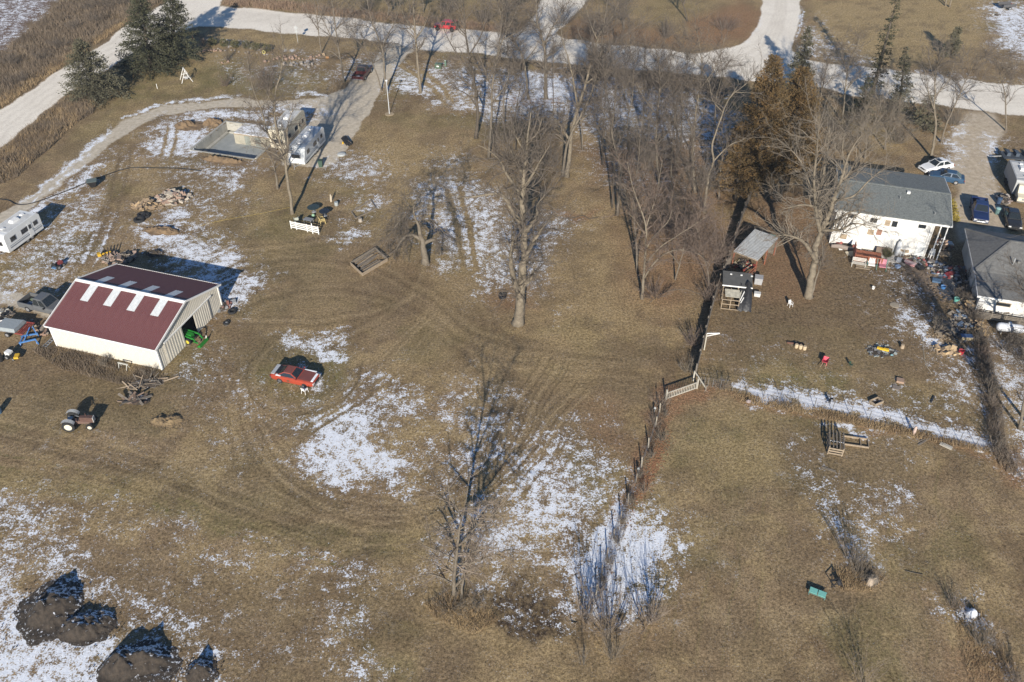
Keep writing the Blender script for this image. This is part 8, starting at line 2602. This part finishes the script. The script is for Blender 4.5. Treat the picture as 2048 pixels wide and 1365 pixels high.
r = thing('flatbed_trailer', 'dark flatbed trailer with machinery behind the grey box camper', 'trailer', G(2034, 322), R(-8))
MB().box((0, 0, .7), (4.6, 2.0, .14)).build('deck', flat((.05, .06, .075)), r)
for x in (-1.5, -.3, .9, 2.0):
    MB().box((x, .3, 1.0), (.5, 1.2, .5)).build('load', flat((.06, .08, .11)) if x < 1 else flat((.45, .14, .04)), r)
for s in (-1, 1):
    wheel(r, .2, s * .95, .36, .24, RIM, s); wheel(r, 1.1, s * .95, .36, .24, RIM, s)
MB().bar((-2.3, 0, .6), (-3.4, 0, .5), .12).build('tongue', STEEL, r)
r = thing('cream_van', 'cream van nose cut by the right picture edge', 'van', G(2047, 412), R(72))
MB().prism([(0, .4), (0, 1.1), (.9, 1.25), (1.5, 2.1), (4.6, 2.2), (4.6, .4)], -1.0, 1.0, 'y').build('body', CAMC, r)
MB().slab([(.95, -.85, 1.28), (.95, .85, 1.28), (1.47, .8, 2.02), (1.47, -.8, 2.02)], -.02).build('windshield', CARGL, r)
for s in (-1, 1):
    MB().box((-.02, s * .7, .85), (.06, .3, .2)).build('headlight', LAMP, r)
    wheel(r, .9, s * .92, .36, .24, RIM, s); wheel(r, 3.7, s * .92, .36, .24, RIM, s)
MB().box((-.08, 0, .5), (.14, 1.9, .2)).build('bumper', CHROME, r)
MB().box((-.02, 0, .85), (.05, .9, .25)).build('grille', STEEL, r)
r = thing('utility_trailer', 'small dark trailer with red lights at the top right corner', 'trailer', G(2012, 18), R(10))
MB().box((0, 0, .6), (2.8, 1.7, .1)).build('deck', flat((.10, .09, .085)), r)
for y in (-.85, .85):
    MB().box((0, y, .9), (2.8, .06, .5)).build('side', flat((.08, .08, .085)), r)
    wheel(r, .1, y * 1.1, .32, .2, RIM, 1 if y > 0 else -1)
    MB().box((1.43, y * .85, .7), (.06, .2, .16)).build('tail_light', TAIL, r)
heap('white_box_heap', 'pile of scraps on the snow beside the small dark trailer', 'junk', (1992, 30), .8, .6, .3, 14, .3, [GREYW, flat((.5, .48, .44))], 28, 'piece')

# ================================================================== AIR
def haze(density):
    o = MB().box((0, 400, 31), (4200, 1400, 68)).build('haze', mat('haze_none', (1, 1, 1)), None)
    m = bpy.data.materials.new('thin_winter_haze')
    m.use_nodes = True
    nt = m.node_tree
    nt.nodes.remove(nt.nodes['Principled BSDF'])
    v = nt.nodes.new('ShaderNodeVolumePrincipled')
    v.inputs['Color'].default_value = (.80, .89, 1.0, 1)
    v.inputs['Density'].default_value = density
    v.inputs['Anisotropy'].default_value = 0.0
    nt.links.new(v.outputs[0], nt.nodes['Material Output'].inputs['Volume'])
    o.data.materials[0] = m
    o['kind'] = 'stuff'
    o['label'] = 'thin pale winter haze over the whole place'
    o['category'] = 'haze'
haze(0.00014)
